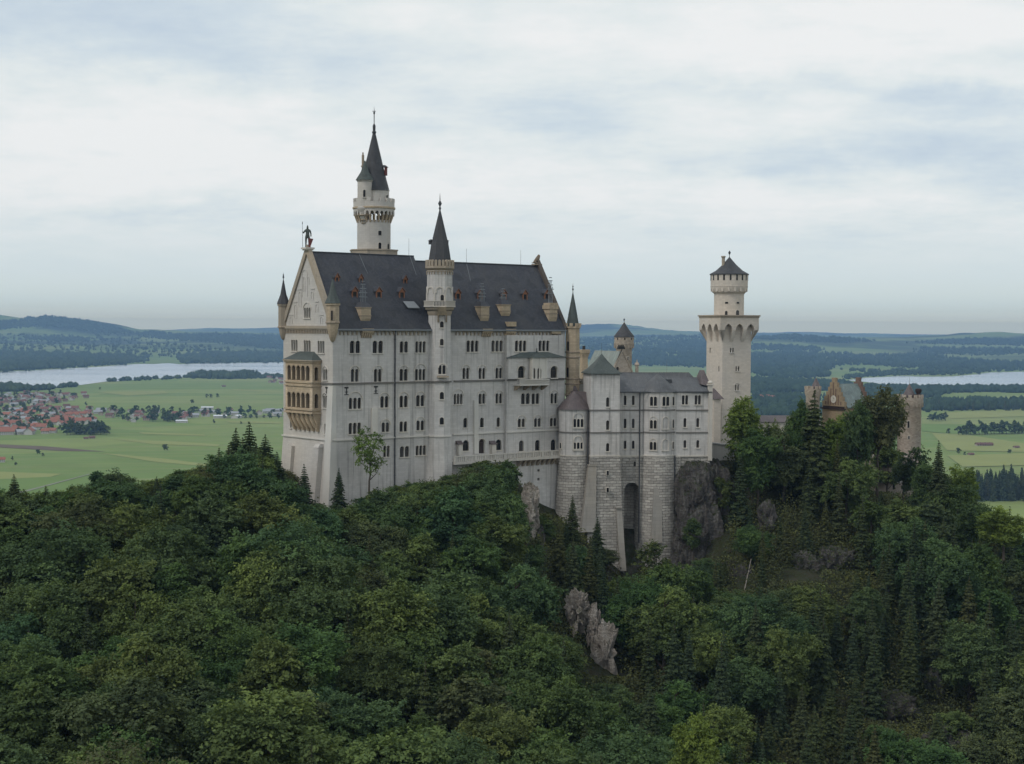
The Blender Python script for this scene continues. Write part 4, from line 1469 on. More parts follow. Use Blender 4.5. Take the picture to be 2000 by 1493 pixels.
for sg in (-1, 1):       # little dormers on the spire
    mb = MB()
    px = 856.5 + sg * 15
    o_, d_, dz_ = F.ray(px, 474)
    lam = d_.dot(Vector((tsx, tsy)) - o_) / d_.dot(d_)
    p = o_ + d_ * lam
    zz_ = zT(478)
    mb.box(p.x - .35, p.x + .35, p.y - .35, p.y + .35, zz_, zz_ + .75, 0)
    mb.hexa([(p.x - .5, p.y - .5, zz_ + .75), (p.x + .5, p.y - .5, zz_ + .75), (p.x + .5, p.y + .5, zz_ + .75), (p.x - .5, p.y + .5, zz_ + .75)], [(p.x - .1, p.y - .1, zz_ + 1.1), (p.x + .1, p.y - .1, zz_ + 1.1), (p.x + .1, p.y + .1, zz_ + 1.1), (p.x - .1, p.y + .1, zz_ + 1.1)], 1)
    mb.build('spire_dormer', [M['slate_spire'], M['lead']], sp)
ap = math.cos(PI / 8)
for px, y0, y1, w, n in ((862.5, 628, 640, 7.13, 1), (862.5, 662, 675, 6.820000000000001, 1), (863, 713.5, 731, 14, 2), (863, 766, 780, 7.75, 1), (863, 815.5, 829.5, 7.75, 1), (863, 866, 878, 7.75, 1)):
    tower_window(stair, F, tsx, tsy, rL * ap, px, y0, y1, w, n=n, facet=True)
tower_window(stair, F, tsx, tsy, rU * ap, 863, 576, 590, 6.5, sill=False, facet=True)
mb = MB()
d_ = (F.loc(0, 0) - Vector((tsx, tsy))).normalized()
wp = WP(F, Vector((tsx, tsy)) + d_ * rL * ap, (-d_.y, d_.x), d_)
s, _ = wp.px(865, 735)
mb.wbox(wp, s - 1.25, s + 1.25, wp.px(865, 738)[1], wp.px(865, 734.5)[1], -.3, .8)
mb.wbox(wp, s - 1.25, s + 1.25, wp.px(865, 746.5)[1], wp.px(865, 744)[1], -.3, .3, 1)
arc_ring(mb, wp, s, wp.px(865, 716)[1] - .3, .85, 1.05, -.05, .16, 2)
mb.build('window_balcony', [M['coping'], M['ledge_dark'], M['trim']], stair)
mb = MB()
s, _ = wp.px(864, 620)
zz0, zz1 = wp.px(864, 616)[1], wp.px(864, 600)[1]
mb.hexa([wp.pt(s - 1.0, zz0, .5), wp.pt(s + 1.0, zz0, .5), wp.pt(s + 1.0, zz0, -.1), wp.pt(s - 1.0, zz0, -.1)], [wp.pt(s - .75, zz1, 1.45), wp.pt(s + .75, zz1, 1.45), wp.pt(s + .75, zz1, -.1), wp.pt(s - .75, zz1, -.1)])
for sg in (-1, 1):
    a = s + sg * .85
    mb.hexa([wp.pt(a - .18, zz0 - 1.5, .15), wp.pt(a + .18, zz0 - 1.5, .15), wp.pt(a + .18, zz0 - 1.5, -.1), wp.pt(a - .18, zz0 - 1.5, -.1)], [wp.pt(a - .18, zz0 - .01, .75), wp.pt(a + .18, zz0 - .01, .75), wp.pt(a + .18, zz0 - .01, -.1), wp.pt(a - .18, zz0 - .01, -.1)], 1)
mb.build('corbel', [M['sandstone'], M['sandstone_dark']], stair)

# ------------------------------------------------------------------ tall main tower behind the roof
FT = Frame(730, 345, 0)
kt = FT.k(0, 0)
zq = lambda py: FT.zy(py, 0, 0)
tall = FT.empty('main_tower', EYE - 36, 'tallest round white tower with slender dark spire rising behind the palace roof', 'tower')
r0 = 32.5 * kt
mb = MB()
mb.lathe(0, 0, [(r0, ZB), (r0, zq(436)), (r0 + .1, zq(432))], 40, 0)
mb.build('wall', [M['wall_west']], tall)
mb = MB()
mb.lathe(0, 0, [(47.5 * kt, EYE - 40), (47.5 * kt, zq(491)), (49 * kt, zq(490.9)), (49 * kt, zq(488.5)), (45 * kt, zq(488.3))], 8, 0, PI / 8 + .2, smooth=False)
mb.build('platform', [M['coping']], tall)
mb = MB()
rp_ = 40 * kt
n = 26
for i in range(n):
    a = 2 * PI * i / n
    c_, s_ = math.cos(a), math.sin(a)
    wp = WP(FT, (c_ * r0, s_ * r0), (-s_, c_), (c_, s_))
    e = .19
    P = wp.pt
    mb.hexa([P(-e, zq(436), .1), P(e, zq(436), .1), P(e, zq(436), -.3), P(-e, zq(436), -.3)], [P(-e, zq(419), rp_ - r0 - .05), P(e, zq(419), rp_ - r0 - .05), P(e, zq(419), -.3), P(-e, zq(419), -.3)], 1)
    b2 = 2 * PI * (i + .5) / n
    # pointed arches between the corbels
    nx = 2 * PI * (i + 1) / n
    R = rp_ - .03
    wpa = WP(FT, (R * c_, R * s_), (math.cos(nx) - c_, math.sin(nx) - s_))
    L_ = R * 2 * math.sin(PI / n)
    scallop(mb, wpa, 0, L_, zq(413), zq(422), L_, -.35, .02, 0, 'pointed')
mb.lathe(0, 0, [(r0 - .1, zq(414)), (rp_, zq(413.8)), (rp_, zq(409))], 40, 0)
mb.lathe(0, 0, [(rp_ - .1, zq(410)), (rp_ + .2, zq(409)), (rp_ + .2, zq(406)), (rp_, zq(405.5))], 40, 1)
mb.lathe(0, 0, [(rp_, zq(406)), (rp_, zq(396)), (rp_ - .4, zq(396)), (rp_ - .4, zq(406))], 40, 0, caps=False)
merlons(mb, FT, 0, 0, rp_ + .02, zq(396.05), zq(389), 18, .95, .44)
mb.build('gallery', [M['wall_west'], M['sandstone']], tall)
mb = MB()
rd = 27 * kt
dx = 2.5 * kt
mb.lathe(dx, 0, [(rd, zq(410)), (rd, zq(371))], 28, 0)
mb.build('upper_drum', [M['wall_west']], tall)
mb = MB()
mb.lathe(0, 0, [(30.5 * kt, zq(373.5)), (30 * kt, zq(372)), (24 * kt, zq(350)), (16.2 * kt, zq(318)), (.28, zq(259))], 12, 0, .1, smooth=False)
sp = mb.build('spire', [M['slate_spire']], tall)
mb = MB()
mb.lathe(0, 0, [(.42, zq(261)), (.5, zq(258)), (.3, zq(256)), (.34, zq(247)), (.12, zq(246))], 10, 0)
finial(mb, 0, 0, zq(248), zq(208) - zq(248), .13, ((.05, 2.4), (.68, 1.7)))
mb.box(-.42, .42, -.04, .04, zq(218), zq(217))
mb.build('finial', [M['lead']], tall)
mb = MB()
mb.box(20.5 * kt, 25.5 * kt, -.6, .6, zq(343), zq(327), 0)
mb.hexa([(17 * kt, -.8, zq(327)), (27.5 * kt, -.8, zq(327)), (27.5 * kt, .8, zq(327)), (17 * kt, .8, zq(327))], [(15 * kt, -.3, zq(323)), (22 * kt, -.3, zq(323)), (22 * kt, .3, zq(323)), (15 * kt, .3, zq(323))], 1)
mb.build('spire_dormer', [M['bronze_red'], M['slate_spire']], tall)
# side turret
tx_, ty_ = -15.5 * kt, -2.7
zt_ = lambda py: FT.zy(py, tx_, ty_)
rt = 14.3 * kt
mb = MB()
mb.lathe(tx_, ty_, [(.15, zt_(441)), (.5, zt_(437)), (.6, zt_(434)), (1.1, zt_(424)), (1.15, zt_(420)), (rt - .1, zt_(412)), (rt + .12, zt_(409)), (rt + .12, zt_(406)), (rt, zt_(405)), (rt, zt_(356)), (rt + .2, zt_(354)), (rt + .2, zt_(352.5))], 20, 0)
for y, r in ((430, 1.0), (421, 1.45), (436, .7)):
    mb.lathe(tx_, ty_, [(r - .2, zt_(y + 1.5)), (r + .12, zt_(y + .8)), (r + .12, zt_(y - .5)), (r - .2, zt_(y - 1))], 20, 1, caps=False)
tt = mb.build('side_turret', [M['wall_west'], M['sandstone_dark']], tall)
mb = MB()
mb.lathe(tx_, ty_, [(rt + .42, zt_(352.5)), (rt + .35, zt_(351)), (8 * kt, zt_(336)), (.1, zt_(314))], 16, 0, smooth=False)
mb.build('turret_roof', [M['spire_green']], tt)
tower_window(tt, FT, tx_, ty_, rt, 711, 371, 385, 4.6)
mb = MB()
cxx = -21 * kt
mb.tube((cxx, -.8, zq(345)), (cxx, -.8, zq(304)), .28, n=8)
mb.tube((cxx, -.8, zq(304)), (cxx, -.8, zq(299)), .16, n=8)
mb.box(cxx - .4, cxx + .4, -1.2, -.4, zq(327.5), zq(325))
mb.build('chimney', [M['sandstone_dark']], tall)
tower_window(tall, FT, 0, 0, r0, 757, 476, 488, 4.2, sill=False)
tower_window(tall, FT, 0, 0, r0, 741, 474, 489, 6.0, sill=False)
tower_window(tall, FT, 0, 0, r0, 741, 451, 460, 6.5, kind='flat', sill=False)
tower_window(tall, FT, dx, 0, rd, 754.5, 381, 392, 3.5, sill=False)

# ------------------------------------------------------------------ lower east range with its towers on a tall masonry base
K = Frame(1092, 343, 9)
KB = EYE - 80
east = K.empty('residential_wing', EYE - 55, 'lower pale stone range with rounded bays on a tall rough masonry base', 'castle')
def kw(px, v): return K.at(px, v)
zK = lambda py, px=1250, v=0.0: K.z(px, py, kw(px, v), v)
ZM = zK(892.5)                       # top of the rough masonry
ZKE = zK(765.5)                      # eaves of the range
# round corner turret
k1x, k1y, k1r = kw(1122.5, 2.2), 2.2, 30.5 * K.k(kw(1122, 2), 2)
z1 = lambda py: K.zy(py, k1x, k1y - k1r)
mb = MB()
mb.lathe(k1x, k1y, [(k1r, z1(893)), (k1r, z1(801))], 36, 0)
mb.build('round_bay', [M['wall']], east)
mb = MB()
mb.lathe(k1x, k1y, [(k1r + .45, z1(801)), (k1r + .4, z1(799.5)), (k1r * .55, z1(780)), (.4, z1(766))], 14, 0, .2, smooth=False)
mb.hexa([(k1x, 1.5, z1(792)), (kw(1153, 1.5), 1.5, z1(800)), (kw(1153, 5), 5.5, z1(800)), (k1x, 5.5, z1(792))], [(k1x - .2, 3, z1(766.5)), (kw(1153, 2), 3.2, z1(768)), (kw(1153, 5), 5.5, z1(768)), (k1x - .2, 5.5, z1(766.5))])
mb.build('bay_roof', [M['metal_brown']], east)
mb = MB()   # steep little gable behind it
gx0, gx1 = kw(1117, 4.5), kw(1136, 4.5)
zg0, zg1 = K.z(1127, 780, k1x, 4.5), K.z(1124, 754, k1x, 4.5)
mb.hexa([(gx0, 4.3, zg0), (gx1, 4.3, zg0), (gx1, 9, zg0), (gx0, 9, zg0)], [(kw(1124, 4.5) - .15, 4.5, zg1), (kw(1124, 4.5) + .15, 4.5, zg1), (kw(1124, 4.5) + .15, 9, zg1), (kw(1124, 4.5) - .15, 9, zg1)])
mb.build('steep_roof', [M['metal_brown']], east)
for px, y0, y1, w, n in ((1130, 818.5, 834.5, 19, 3), (1130, 864.5, 877, 19, 3), (1096, 865, 876, 3, 1)):
    tower_window(east, K, k1x, k1y, k1r, px, y0, y1, w, n=n, gap=.3)
mb = MB()
mb.lathe(k1x, k1y, [(k1r + 1.3, KB), (k1r + .75, z1(1000)), (k1r + .15, z1(894.5)), (k1r + .1, z1(892.5))], 40, 0, caps=False)
mb.build('masonry_base', [M['masonry']], east)

# square tower
q0, q1 = kw(1155, -2.0), kw(1211.5, -2.0)
QY0, QY1 = -2.0, 6.5
QW = WP(K, (q0, QY0), (1, 0), (0, -1))
zQ = lambda py: K.zy(py, (q0 + q1) / 2, QY0)
wq = Wall(QW, [(0, zQ(893)), (q1 - q0, zQ(893)), (q1 - q0, zQ(730)), (0, zQ(730))])
for y0, y1 in ((776.5, 795), (821.5, 840), (866, 882)):
    window(east, wq, 1187, y0, y1, 6, 1)
mb = MB()
wq.emit(mb)
mb.face([(q0, QY0, zQ(893)), (q0, QY1, zQ(893)), (q0, QY1, zQ(730)), (q0, QY0, zQ(730))])
mb.face([(q1, QY0, zQ(893)), (q1, QY1, zQ(893)), (q1, QY1, zQ(730)), (q1, QY0, zQ(730))])
mb.face([(q0, QY1, zQ(893)), (q1, QY1, zQ(893)), (q1, QY1, zQ(730)), (q0, QY1, zQ(730))])
mb.build('square_stage', [M['wall']], east)
mb = MB()
def ringq(e, z, a=q0, b=q1, c=QY0, d=QY1): return [(a - e, c - e, z), (b + e, c - e, z), (b + e, d + e, z), (a - e, d + e, z)]
cxq, cyq = (q0 + q1) / 2, (QY0 + QY1) / 2
zr_ = K.zy(692, cxq, cyq)
def ringf(f, z): return [(cxq + sx * (q1 - q0) / 2 * f, cyq + sy * (QY1 - QY0) / 2 * f, z) for sx, sy in ((-1, -1), (1, -1), (1, 1), (-1, 1))]
e0 = zQ(730)
hh = zr_ - e0
lv = [ringf(1.13, e0 - .12), ringf(1.13, e0 + .02), ringf(.78, e0 + hh * .24), ringf(.36, e0 + hh * .62), ringf(.03, zr_)]
for a, b in zip(lv, lv[1:]):
    for i in range(4):
        j = (i + 1) % 4
        mb.face([a[i], a[j], b[j], b[i]])
mb.face(lv[0][::-1]), mb.face(lv[-1])
mb.tube((cxq, cyq, zr_ - .1), (cxq, cyq, zr_ + 2.6), .05, .02, 5)
mb.build('pyramid_roof', [M['spire_green']], east)

# flat and rounded fronts of the range
V3, V5 = 1.0, .2
k3a, k3b = q1, kw(1252, V3)
W3 = WP(K, (0, V3), (1, 0), (0, -1))
w3 = Wall(W3, [(k3a, ZM), (k3b + .6, ZM), (k3b + .6, ZKE), (k3a, ZKE)])
for y0, y1 in ((773, 791.5), (818, 836.5), (861, 877)):
    for cx in (1221, 1237):
        window(east, w3, cx, y0, y1, 5.2, 1)
k5a, k5b = kw(1316, V5), kw(1390, V5)
W5 = WP(K, (0, V5), (1, 0), (0, -1))
w5 = Wall(W5, [(k5a - .4, ZM), (k5b, ZM), (k5b, ZKE + .1), (k5a - .4, ZKE + .1)])
for cx in (1338, 1363):
    window(east, w5, cx, 772.5, 790.5, 12, 2, gap=.24)
    window(east, w5, cx, 817, 834.5, 5.6, 1)
    window(east, w5, cx, 860, 875, 5.6, 1)
k4x, k4y, k4r = kw(1285.5, 3.2), 3.2, 37.5 * K.k(kw(1285, 3), 3)
z4 = lambda py: K.zy(py, k4x, k4y - k4r)
mb = MB()
w3.emit(mb)
w5.emit(mb)
D5 = 13.0
mb.face([(k5b, V5, ZM - 2), (k5b, D5, ZM - 2), (k5b, D5, ZKE + .1), (k5b, V5, ZKE + .1)])
mb.face([(k5b, D5, ZM - 2), (k3a, D5, ZM - 2), (k3a, D5, ZKE + .1), (k5b, D5, ZKE + .1)])
mb.build('wall', [M['wall']], east)
mb = MB()
mb.lathe(k4x, k4y, [(k4r, z4(893)), (k4r, z4(766))], 44, 0)
mb.build('round_bay', [M['wall']], east)
for px, y0, y1, w, n in ((1277, 775, 793, 13, 2), (1300.5, 775, 793, 13, 2), (1315, 775, 792, 3.5, 1), (1277, 821, 837.5, 13, 2), (1315, 820, 836, 3, 1), (1277, 863.5, 879, 12.5, 2), (1315, 863, 877, 2.5, 1)):
    tower_window(east, K, k4x, k4y, k4r, px, y0, y1, w, n=n, gap=.24, name='window')
# blind arches of the round bay
def blind_round(px, y0, y1, w, thing, fr, cx, cy, r):
    sn = (px - pxof(fr, cx, cy)) * fr.k(cx, cy) / r
    cw = fr.wld(cx, cy)
    tc_ = Vector((-cw.x, -cw.y)).normalized()
    rg = Vector((-tc_.y, tc_.x))
    rg = rg if rg.x > 0 else -rg
    nw = tc_ * math.sqrt(1 - sn * sn) + rg * sn
    nl = Vector((nw.x * fr.c + nw.y * fr.s, -nw.x * fr.s + nw.y * fr.c))
    wp = WP(fr, Vector((cx, cy)) + nl * r, (-nl.y, nl.x), nl)
    o = wp.o
    hw = w * fr.k(cx, cy) / 2
    z1_, z0_ = fr.zy(y0, o.x, o.y), fr.zy(y1, o.x, o.y)
    m = MB()
    arc_ring(m, wp, 0, z1_ - hw, hw - .1, hw + .06, -.3, .1, 0, 10, z1_ - hw - z0_)
    m.wbox(wp, -hw - .1, hw + .1, z0_ - .2, z0_, -.3, .16)
    m.build('blind_arch', [M['trim']], thing)
for px, y0, y1 in ((1277, 813.5, 838), (1300.5, 814.5, 838), (1300.5, 858, 880), (1277, 857, 880)):
    blind_round(px, y0, y1, 14.5, east, K, k4x, k4y, k4r)
blind_round(1130, 807, 836, 21, east, K, k1x, k1y, k1r)
blind_round(1130, 852, 879, 19, east, K, k1x, k1y, k1r)
# string courses and the pale plinth course, running round all the fronts
for nm, rows, mat in (('string_course', (801.5, 845.3), 'ledge_dark'), ('plinth_course', (891,), 'trim')):
    mb = MB()
    for y in rows:
        for (x, yy, r, zf) in ((k1x, k1y, k1r, z1), (k4x, k4y, k4r, z4)):
            if y == 801.5 and x == k1x:
                continue
            zz_ = zf(y)
            mb.lathe(x, yy, [(r - .05, zz_ - .18), (r + .17, zz_ - .14), (r + .17, zz_ + .14), (r - .05, zz_ + .16)], 44, 0, caps=False)
        zz_ = zQ(y)
        mb.wbox(QW, -.16, q1 - q0 + .16, zz_ - .14, zz_ + .14, -.02, .17)
        mb.box(q0 - .165, q0 + .02, QY0 + .03, QY1, zz_ - .137, zz_ + .137)
        mb.box(q1 - .02, q1 + .165, QY0 + .03, V3, zz_ - .137, zz_ + .137)
        z3_ = zK(y, 1230, V3)
        mb.wbox(W3, k3a + .17, k4x - k4r + .6, z3_ - .14, z3_ + .14, -.02, .15)
        z5_ = zK(y, 1350, V5)
        mb.wbox(W5, k4x + k4r - .8, k5b + .2, z5_ - .14, z5_ + .14, -.02, .16)
    mb.build(nm, [M[mat]], east)
# roof of the range
mb = MB()
zr1 = zK(727.5, 1280, 6.5)
zr2 = K.z(1372, 738, kw(1372, 5.5), 5.5)
e = .45
ra, rb = k3a + .02, kw(1346, 6.5)
A_ = [(ra, V3 - e, ZKE), (k5b + .1, V5 - e, ZKE + .05), (k5b + .1, D5 + e, ZKE + .05), (ra, D5 + e, ZKE)]
R_ = [(ra, 6.5, zr1), (rb, 6.5, zr1)]
kx2 = kw(1356, 6.0)
R3 = (kx2, 6.3, zr2 + .1)
R4 = (k5b + .1, 6.3, zr2)
mb.face([A_[0], A_[1], R4, R3, R_[1], R_[0]])
mb.face([A_[2], A_[3], R_[0], R_[1], R3, R4])
mb.face([A_[0], R_[0], A_[3]])
mb.face([A_[1], A_[2], R4], 0)
mb.face(A_[::-1], 1)
mb.box(ra, k5b + .12, V5 - e - .12, V5 - e + .05, ZKE - .22, ZKE + .02, 1)
mb.lathe(k4x, k4y, [(k4r + .42, z4(766.5)), (k4r + .38, z4(765)), (k4r * .5, z4(746)), (.12, z4(732))], 14, 0, .15, smooth=False)
rk = mb.build('roof', [M['metal_grey'], M['lead']], east)
mb = MB()
o_ = (kw(1306, 3.5), 3.2, zK(742, 1306, 3.5))
mb.hexa([(o_[0] - .7, o_[1] - .5, o_[2] - .9), (o_[0] + .7, o_[1] - .5, o_[2] - .9), (o_[0] + .7, o_[1] + 1.2, o_[2] - .9), (o_[0] - .7, o_[1] + 1.2, o_[2] - .9)], [(o_[0] - .6, o_[1] - .5, o_[2] + .1), (o_[0] + .6, o_[1] - .5, o_[2] + .1), (o_[0] + .6, o_[1] + 1.2, o_[2] + .1), (o_[0] - .6, o_[1] + 1.2, o_[2] + .1)])
mb.build('roof_hatch', [M['lead']], rk)
mb = MB()
o_ = (kw(1303, 6.5), 6.5)
mb.tube((*o_, zr1 - .1), (*o_, zr1 + 3.0), .045, .02, 5)
mb.build('lightning_rod', [M['zinc']], rk)
# end gable with its small dark hood, and the corner pilaster
mb = MB()
a, b = kw(1371, 2.2), kw(1389, 2.2)
z0_, z1_ = K.z(1380, 746, a, 2.2), K.z(1380, 724, a, 2.2)
mb.hexa([(a - .2, 1.6, z0_ - .6), (b, 1.6, z0_ - 1.2), (b, 8, z0_ - 1.2), (a - .2, 8, z0_ - .6)], [(kw(1376, 2.2), 4.2, z1_), (kw(1381, 2.2), 4.2, z1_), (kw(1381, 2.2), 6, z1_), (kw(1376, 2.2), 6, z1_)])
mb.build('end_roof', [M['metal_brown']], east)
mb = MB()
a, b = kw(1385.5, -.2), kw(1393, -.2)
mb.box(a, b, -.25, .8, ZM - 1.0, K.z(1389, 753, a, -.2))
mb.box(a - .2, b + .2, -.45, 1.0, K.z(1389, 753, a, -.2), K.z(1389, 750.5, a, -.2), 0)
mb.lathe((a + b) / 2, .28, [(.4, K.z(1389, 750.5, a, -.2)), (.62, K.z(1389, 748.5, a, -.2)), (.55, K.z(1389, 746, a, -.2)), (.15, K.z(1389, 744, a, -.2))], 8, 0)
mb.build('corner_pilaster', [M['trim']], east)
# masonry below: square tower (battered), recess with the deep arch, round bastion, right-hand strip
mb = MB()
zb_q = KB
def battered(a, b, ya, yb, ztop, zbot, dl, dr, df, m, mat=0):
    m.hexa([(a - dl, ya - df, zbot), (b + dr, ya - df, zbot), (b + dr, yb, zbot), (a - dl, yb, zbot)], [(a, ya, ztop), (b, ya, ztop), (b, yb, ztop), (a, yb, ztop)], mat)
battered(q0 - .1, q1 + .1, QY0 - .12, QY1, zQ(892.6), zb_q, 2.4, 1.6, 3.4, mb)
mb.build('masonry_base', [M['masonry']], east)
mb = MB()
def slanted_strip(px0, px1, py0, pxb0, pxb1, py1, yt, yb, m, mat=0, th=.5):
    a, b = kw(px0, yt), kw(px1, yt)
    c, d = kw(pxb0, yb), kw(pxb1, yb)
    za, zb2 = K.z(px0, py0, a, yt), K.z(pxb0, py1, c, yb)
    m.hexa([(c, yb, zb2), (d, yb, zb2), (d, yb + 3, zb2), (c, yb + 3, zb2)], [(a, yt, za), (b, yt, za), (b, yt + 3, za), (a, yt + 3, za)], mat)
slanted_strip(1152, 1167, 909, 1138, 1166, 1040, QY0 - .45, QY0 - 2.1, mb)
mb.box(kw(1151, -2.6), kw(1168, -2.6), QY0 - .6, QY0 + 1, zQ(910), zQ(907.5))
mb.build('smooth_buttress', [M['smooth_grey']], east)
mb = MB()
slanted_strip(1206, 1217, 993, 1216, 1227, 1116, QY0 - 1.6, QY0 - 3.2, mb)
mb.box(kw(1205, -3.8), kw(1218, -3.8), QY0 - 1.95, QY0, K.z(1211, 993, q1, -3.6), K.z(1211, 990, q1, -3.6))
mb.build('smooth_buttress', [M['smooth_grey']], east)
w3m = Wall(WP(K, (0, V3 - .12), (1, 0), (0, -1)), [(k3a - .2, KB), (k3b + 2.2, KB), (k3b + 2.2, ZM), (k3a - .2, ZM)])
for cx, y0, y1 in ((1240, 902, 912),):
    window(east, w3m, cx, y0, y1, 5, 1, False, 'flat', sill=False)
window(east, w3m, 1234, 943, 1135, 29, 1, False, 'round', sill=False, depth=5.0, name='deep_arch', mats=[M['masonry']], pane=[M['masonry'], M['masonry']])
mb = MB()
w3m.emit(mb)
mb.build('masonry_base', [M['masonry']], east)
for px, y0, y1 in ((1186.5, 919, 929), (1186.5, 952, 962)):
    mb = MB()
    wt = WP(K, (0, QY0 - .12 - 3.4 * ((y0 - 893) / 190)), (1, 0), (0, -1))
    s, _ = wt.px(px, y0)
    zz0, zz1 = wt.px(px, y1)[1], wt.px(px, y0)[1]
    mb.wbox(wt, s - .36, s + .36, zz0, zz1, -1, .28)
    o = mb.build('loophole', [M['trim']], east)
    mb = MB()
    mb.wbox(wt, s - .24, s + .24, zz0 + .1, zz1 - .1, -1, .32)
    mb.build('opening', [M['glass']], o)
mb = MB()
mb.lathe(k4x, k4y, [(k4r + 1.5, KB), (k4r + .85, z4(1090)), (k4r + .12, z4(894.5)), (k4r + .08, z4(892.5))], 48, 0, caps=False)
mb.build('masonry_base', [M['masonry']], east)
mb = MB()
a, b, c, d = kw(1279, -1.2), kw(1294, -1.2), kw(1275, -2), kw(1297, -2)
zz0, zz1 = z4(1060), z4(952)
mb.hexa([(c, k4y - k4r - 1.05, zz0), (d, k4y - k4r - 1.05, zz0), (d, k4y - 2, zz0), (c, k4y - 2, zz0)], [(a, k4y - k4r - .22, zz1), (b, k4y - k4r - .22, zz1), (b, k4y - 2, zz1), (a, k4y - 2, zz1)])
mb.build('smooth_buttress', [M['smooth_grey']], east)
mb = MB()
mb.box(k5a - .5, kw(1331, 0), V5 - .15, 4, KB, ZM - .003)
mb.box(kw(1331, 0), k5b - .15, V5 + .03, 4, KB, ZM - .006)
mb.build('masonry_base', [M['masonry']], east)
# down pipes
for px, y0, y1, v in ((1149.5, 800, 985, -.9), (1250.5, 766, 1060, .55), (1320, 890, 1100, -.15)):
    mb = MB()
    x = kw(px, v)
    mb.tube((x, v - .2, K.z(px, y1, x, v)), (x, v - .1, K.z(px, y0, x, v)), .16, n=8)
    for f in (.2, .4, .6, .8):
        zz_ = K.z(px, y0 + (y1 - y0) * f, x, v)
        mb.tube((x, v - .15, zz_), (x, v - .15, zz_ + .15), .22, n=8)
    mb.build('downpipe', [M['lead']], east)
# pale link with a balustrade between the palace and the range
mb = MB()
a, b = kw(1130, 9), kw(1158, 9)
mb.box(a, b, 9, 11, ZM - 4, K.z(1145, 744, a, 9))
for y in (741, 749):
    zz_ = K.z(1145, y, a, 9)
    mb.box(a - .1, b + .1, 8.75, 9.1, zz_ - .22, zz_ + .12, 1)
for i in range(9):
    x = a + .2 + (b - a - .5) * i / 8
    mb.box(x, x + .2, 8.85, 9.05, K.z(1145, 748.5, a, 9), K.z(1145, 742, a, 9), 1)
mb.build('link_wall', [M['trim'], M['coping']], east)

# ------------------------------------------------------------------ knights' house behind, with the green roof
G = Frame(1190, 378, 24)
kh = G.empty('courtyard_house', EYE - 34, 'house with pale green metal roof and tan gable standing behind the square roofed tower', 'house')
gw = G.at(1242, 0)
GL = 15.0
zge = G.z(1240, 744, gw, 0)
zgr = G.z(1208, 688, gw / 2, 0)
GS = WP(G, (0, 0), (1, 0), (0, -1))
wg = Wall(GS, [(0, ZB), (gw, ZB), (gw, zge), (gw / 2, zgr), (0, zge)])
window(kh, wg, 1206.5, 717, 731, 5, 1)
mb = MB()
wg.emit(mb)
mb.face([(0, 0, ZB), (0, GL, ZB), (0, GL, zge), (0, 0, zge)])
mb.face([(gw, 0, ZB), (gw, GL, ZB), (gw, GL, zge), (gw, 0, zge)])
mb.face([(0, GL, ZB), (gw, GL, ZB), (gw, GL, zge), (gw / 2, GL, zgr), (0, GL, zge)])
mb.build('wall', [M['gate_stone']], kh)
mb = MB()
sl = (zgr - zge) / (gw / 2)
for sg in (0, 1):
    xe = -.6 if sg == 0 else gw + .6
    q = [(xe, .35, zge - .6 * sl), (gw / 2, .35, zgr + .12), (gw / 2, GL, zgr + .12), (xe, GL, zge - .6 * sl)]
    q = [(x, y, z + .12) for x, y, z in q]
    mb.face(q)
    mb.face([(x, y, z - .25) for x, y, z in q])
    mb.face([q[0], q[1], (q[1][0], q[1][1], q[1][2] - .25), (q[0][0], q[0][1], q[0][2] - .25)])
    mb.face([q[0], q[3], (q[3][0], q[3][1], q[3][2] - .25), (q[0][0], q[0][1], q[0][2] - .25)])
# lower hipped green roof towards the palace
xa = -8.5
mb.hexa([(xa, 1.5, zge - 2.2), (-.3, .4, zge - 1.6), (-.3, 12, zge - 1.6), (xa, 12, zge - 2.2)], [(-2.4, 4.5, zge + 2.6), (0, 3, zge + 2.6), (0, 9, zge + 2.6), (-2.4, 9, zge + 2.6)])
mb.build('roof', [M['metal_green']], kh)
mb = MB()
for sg in (0, 1):
    xe = -.5 if sg == 0 else gw + .5
    fr_ = [(xe, -.15, zge - .5 * sl + .05), (gw / 2, -.15, zgr + .1), (gw / 2, -.15, zgr + .75), (xe, -.15, zge - .5 * sl + .75)]
    bk = [(x, .5, z) for x, y, z in fr_]
    mb.face(fr_), mb.face(bk)
    for i in range(4):
        j = (i + 1) % 4
        mb.face([fr_[i], fr_[j], bk[j], bk[i]])
mb.build('gable_coping', [M['coping']], kh)
mb = MB()      # iron crest at the gable end of the ridge
zz_ = zgr + .7
mb.box(gw / 2 - .9, gw / 2 + .9, .4, 1.2, zz_, zz_ + .35)
for i in range(7):
    a = gw / 2 - .9 + i * .28
    mb.box(a, a + .12, .5, 1.1, zz_ + .3, zz_ + .55 + (.5 if i % 2 else .15))
mb.build('ridge_crest', [M['iron']], kh)
cw = G.at(1140.5, 3)
mb = MB()
zc0, zc1 = G.z(1140, 726, cw, 3), G.z(1140, 683, cw, 3)
k_ = G.k(cw, 3)
mb.prism([(cw - 6 * k_, 3 - 6 * k_), (cw + 6 * k_, 3 - 6 * k_), (cw + 6 * k_, 3 + 6 * k_), (cw - 6 * k_, 3 + 6 * k_)], zc0 - 3, zc1 - 2.0)
mb.prism([(cw - 6 * k_, 3 - 6 * k_), (cw + 6 * k_, 3 - 6 * k_), (cw + 6 * k_, 3 + 6 * k_), (cw - 6 * k_, 3 + 6 * k_)], zc1 - 2.0, zc1 - .9, 0, 1.4)
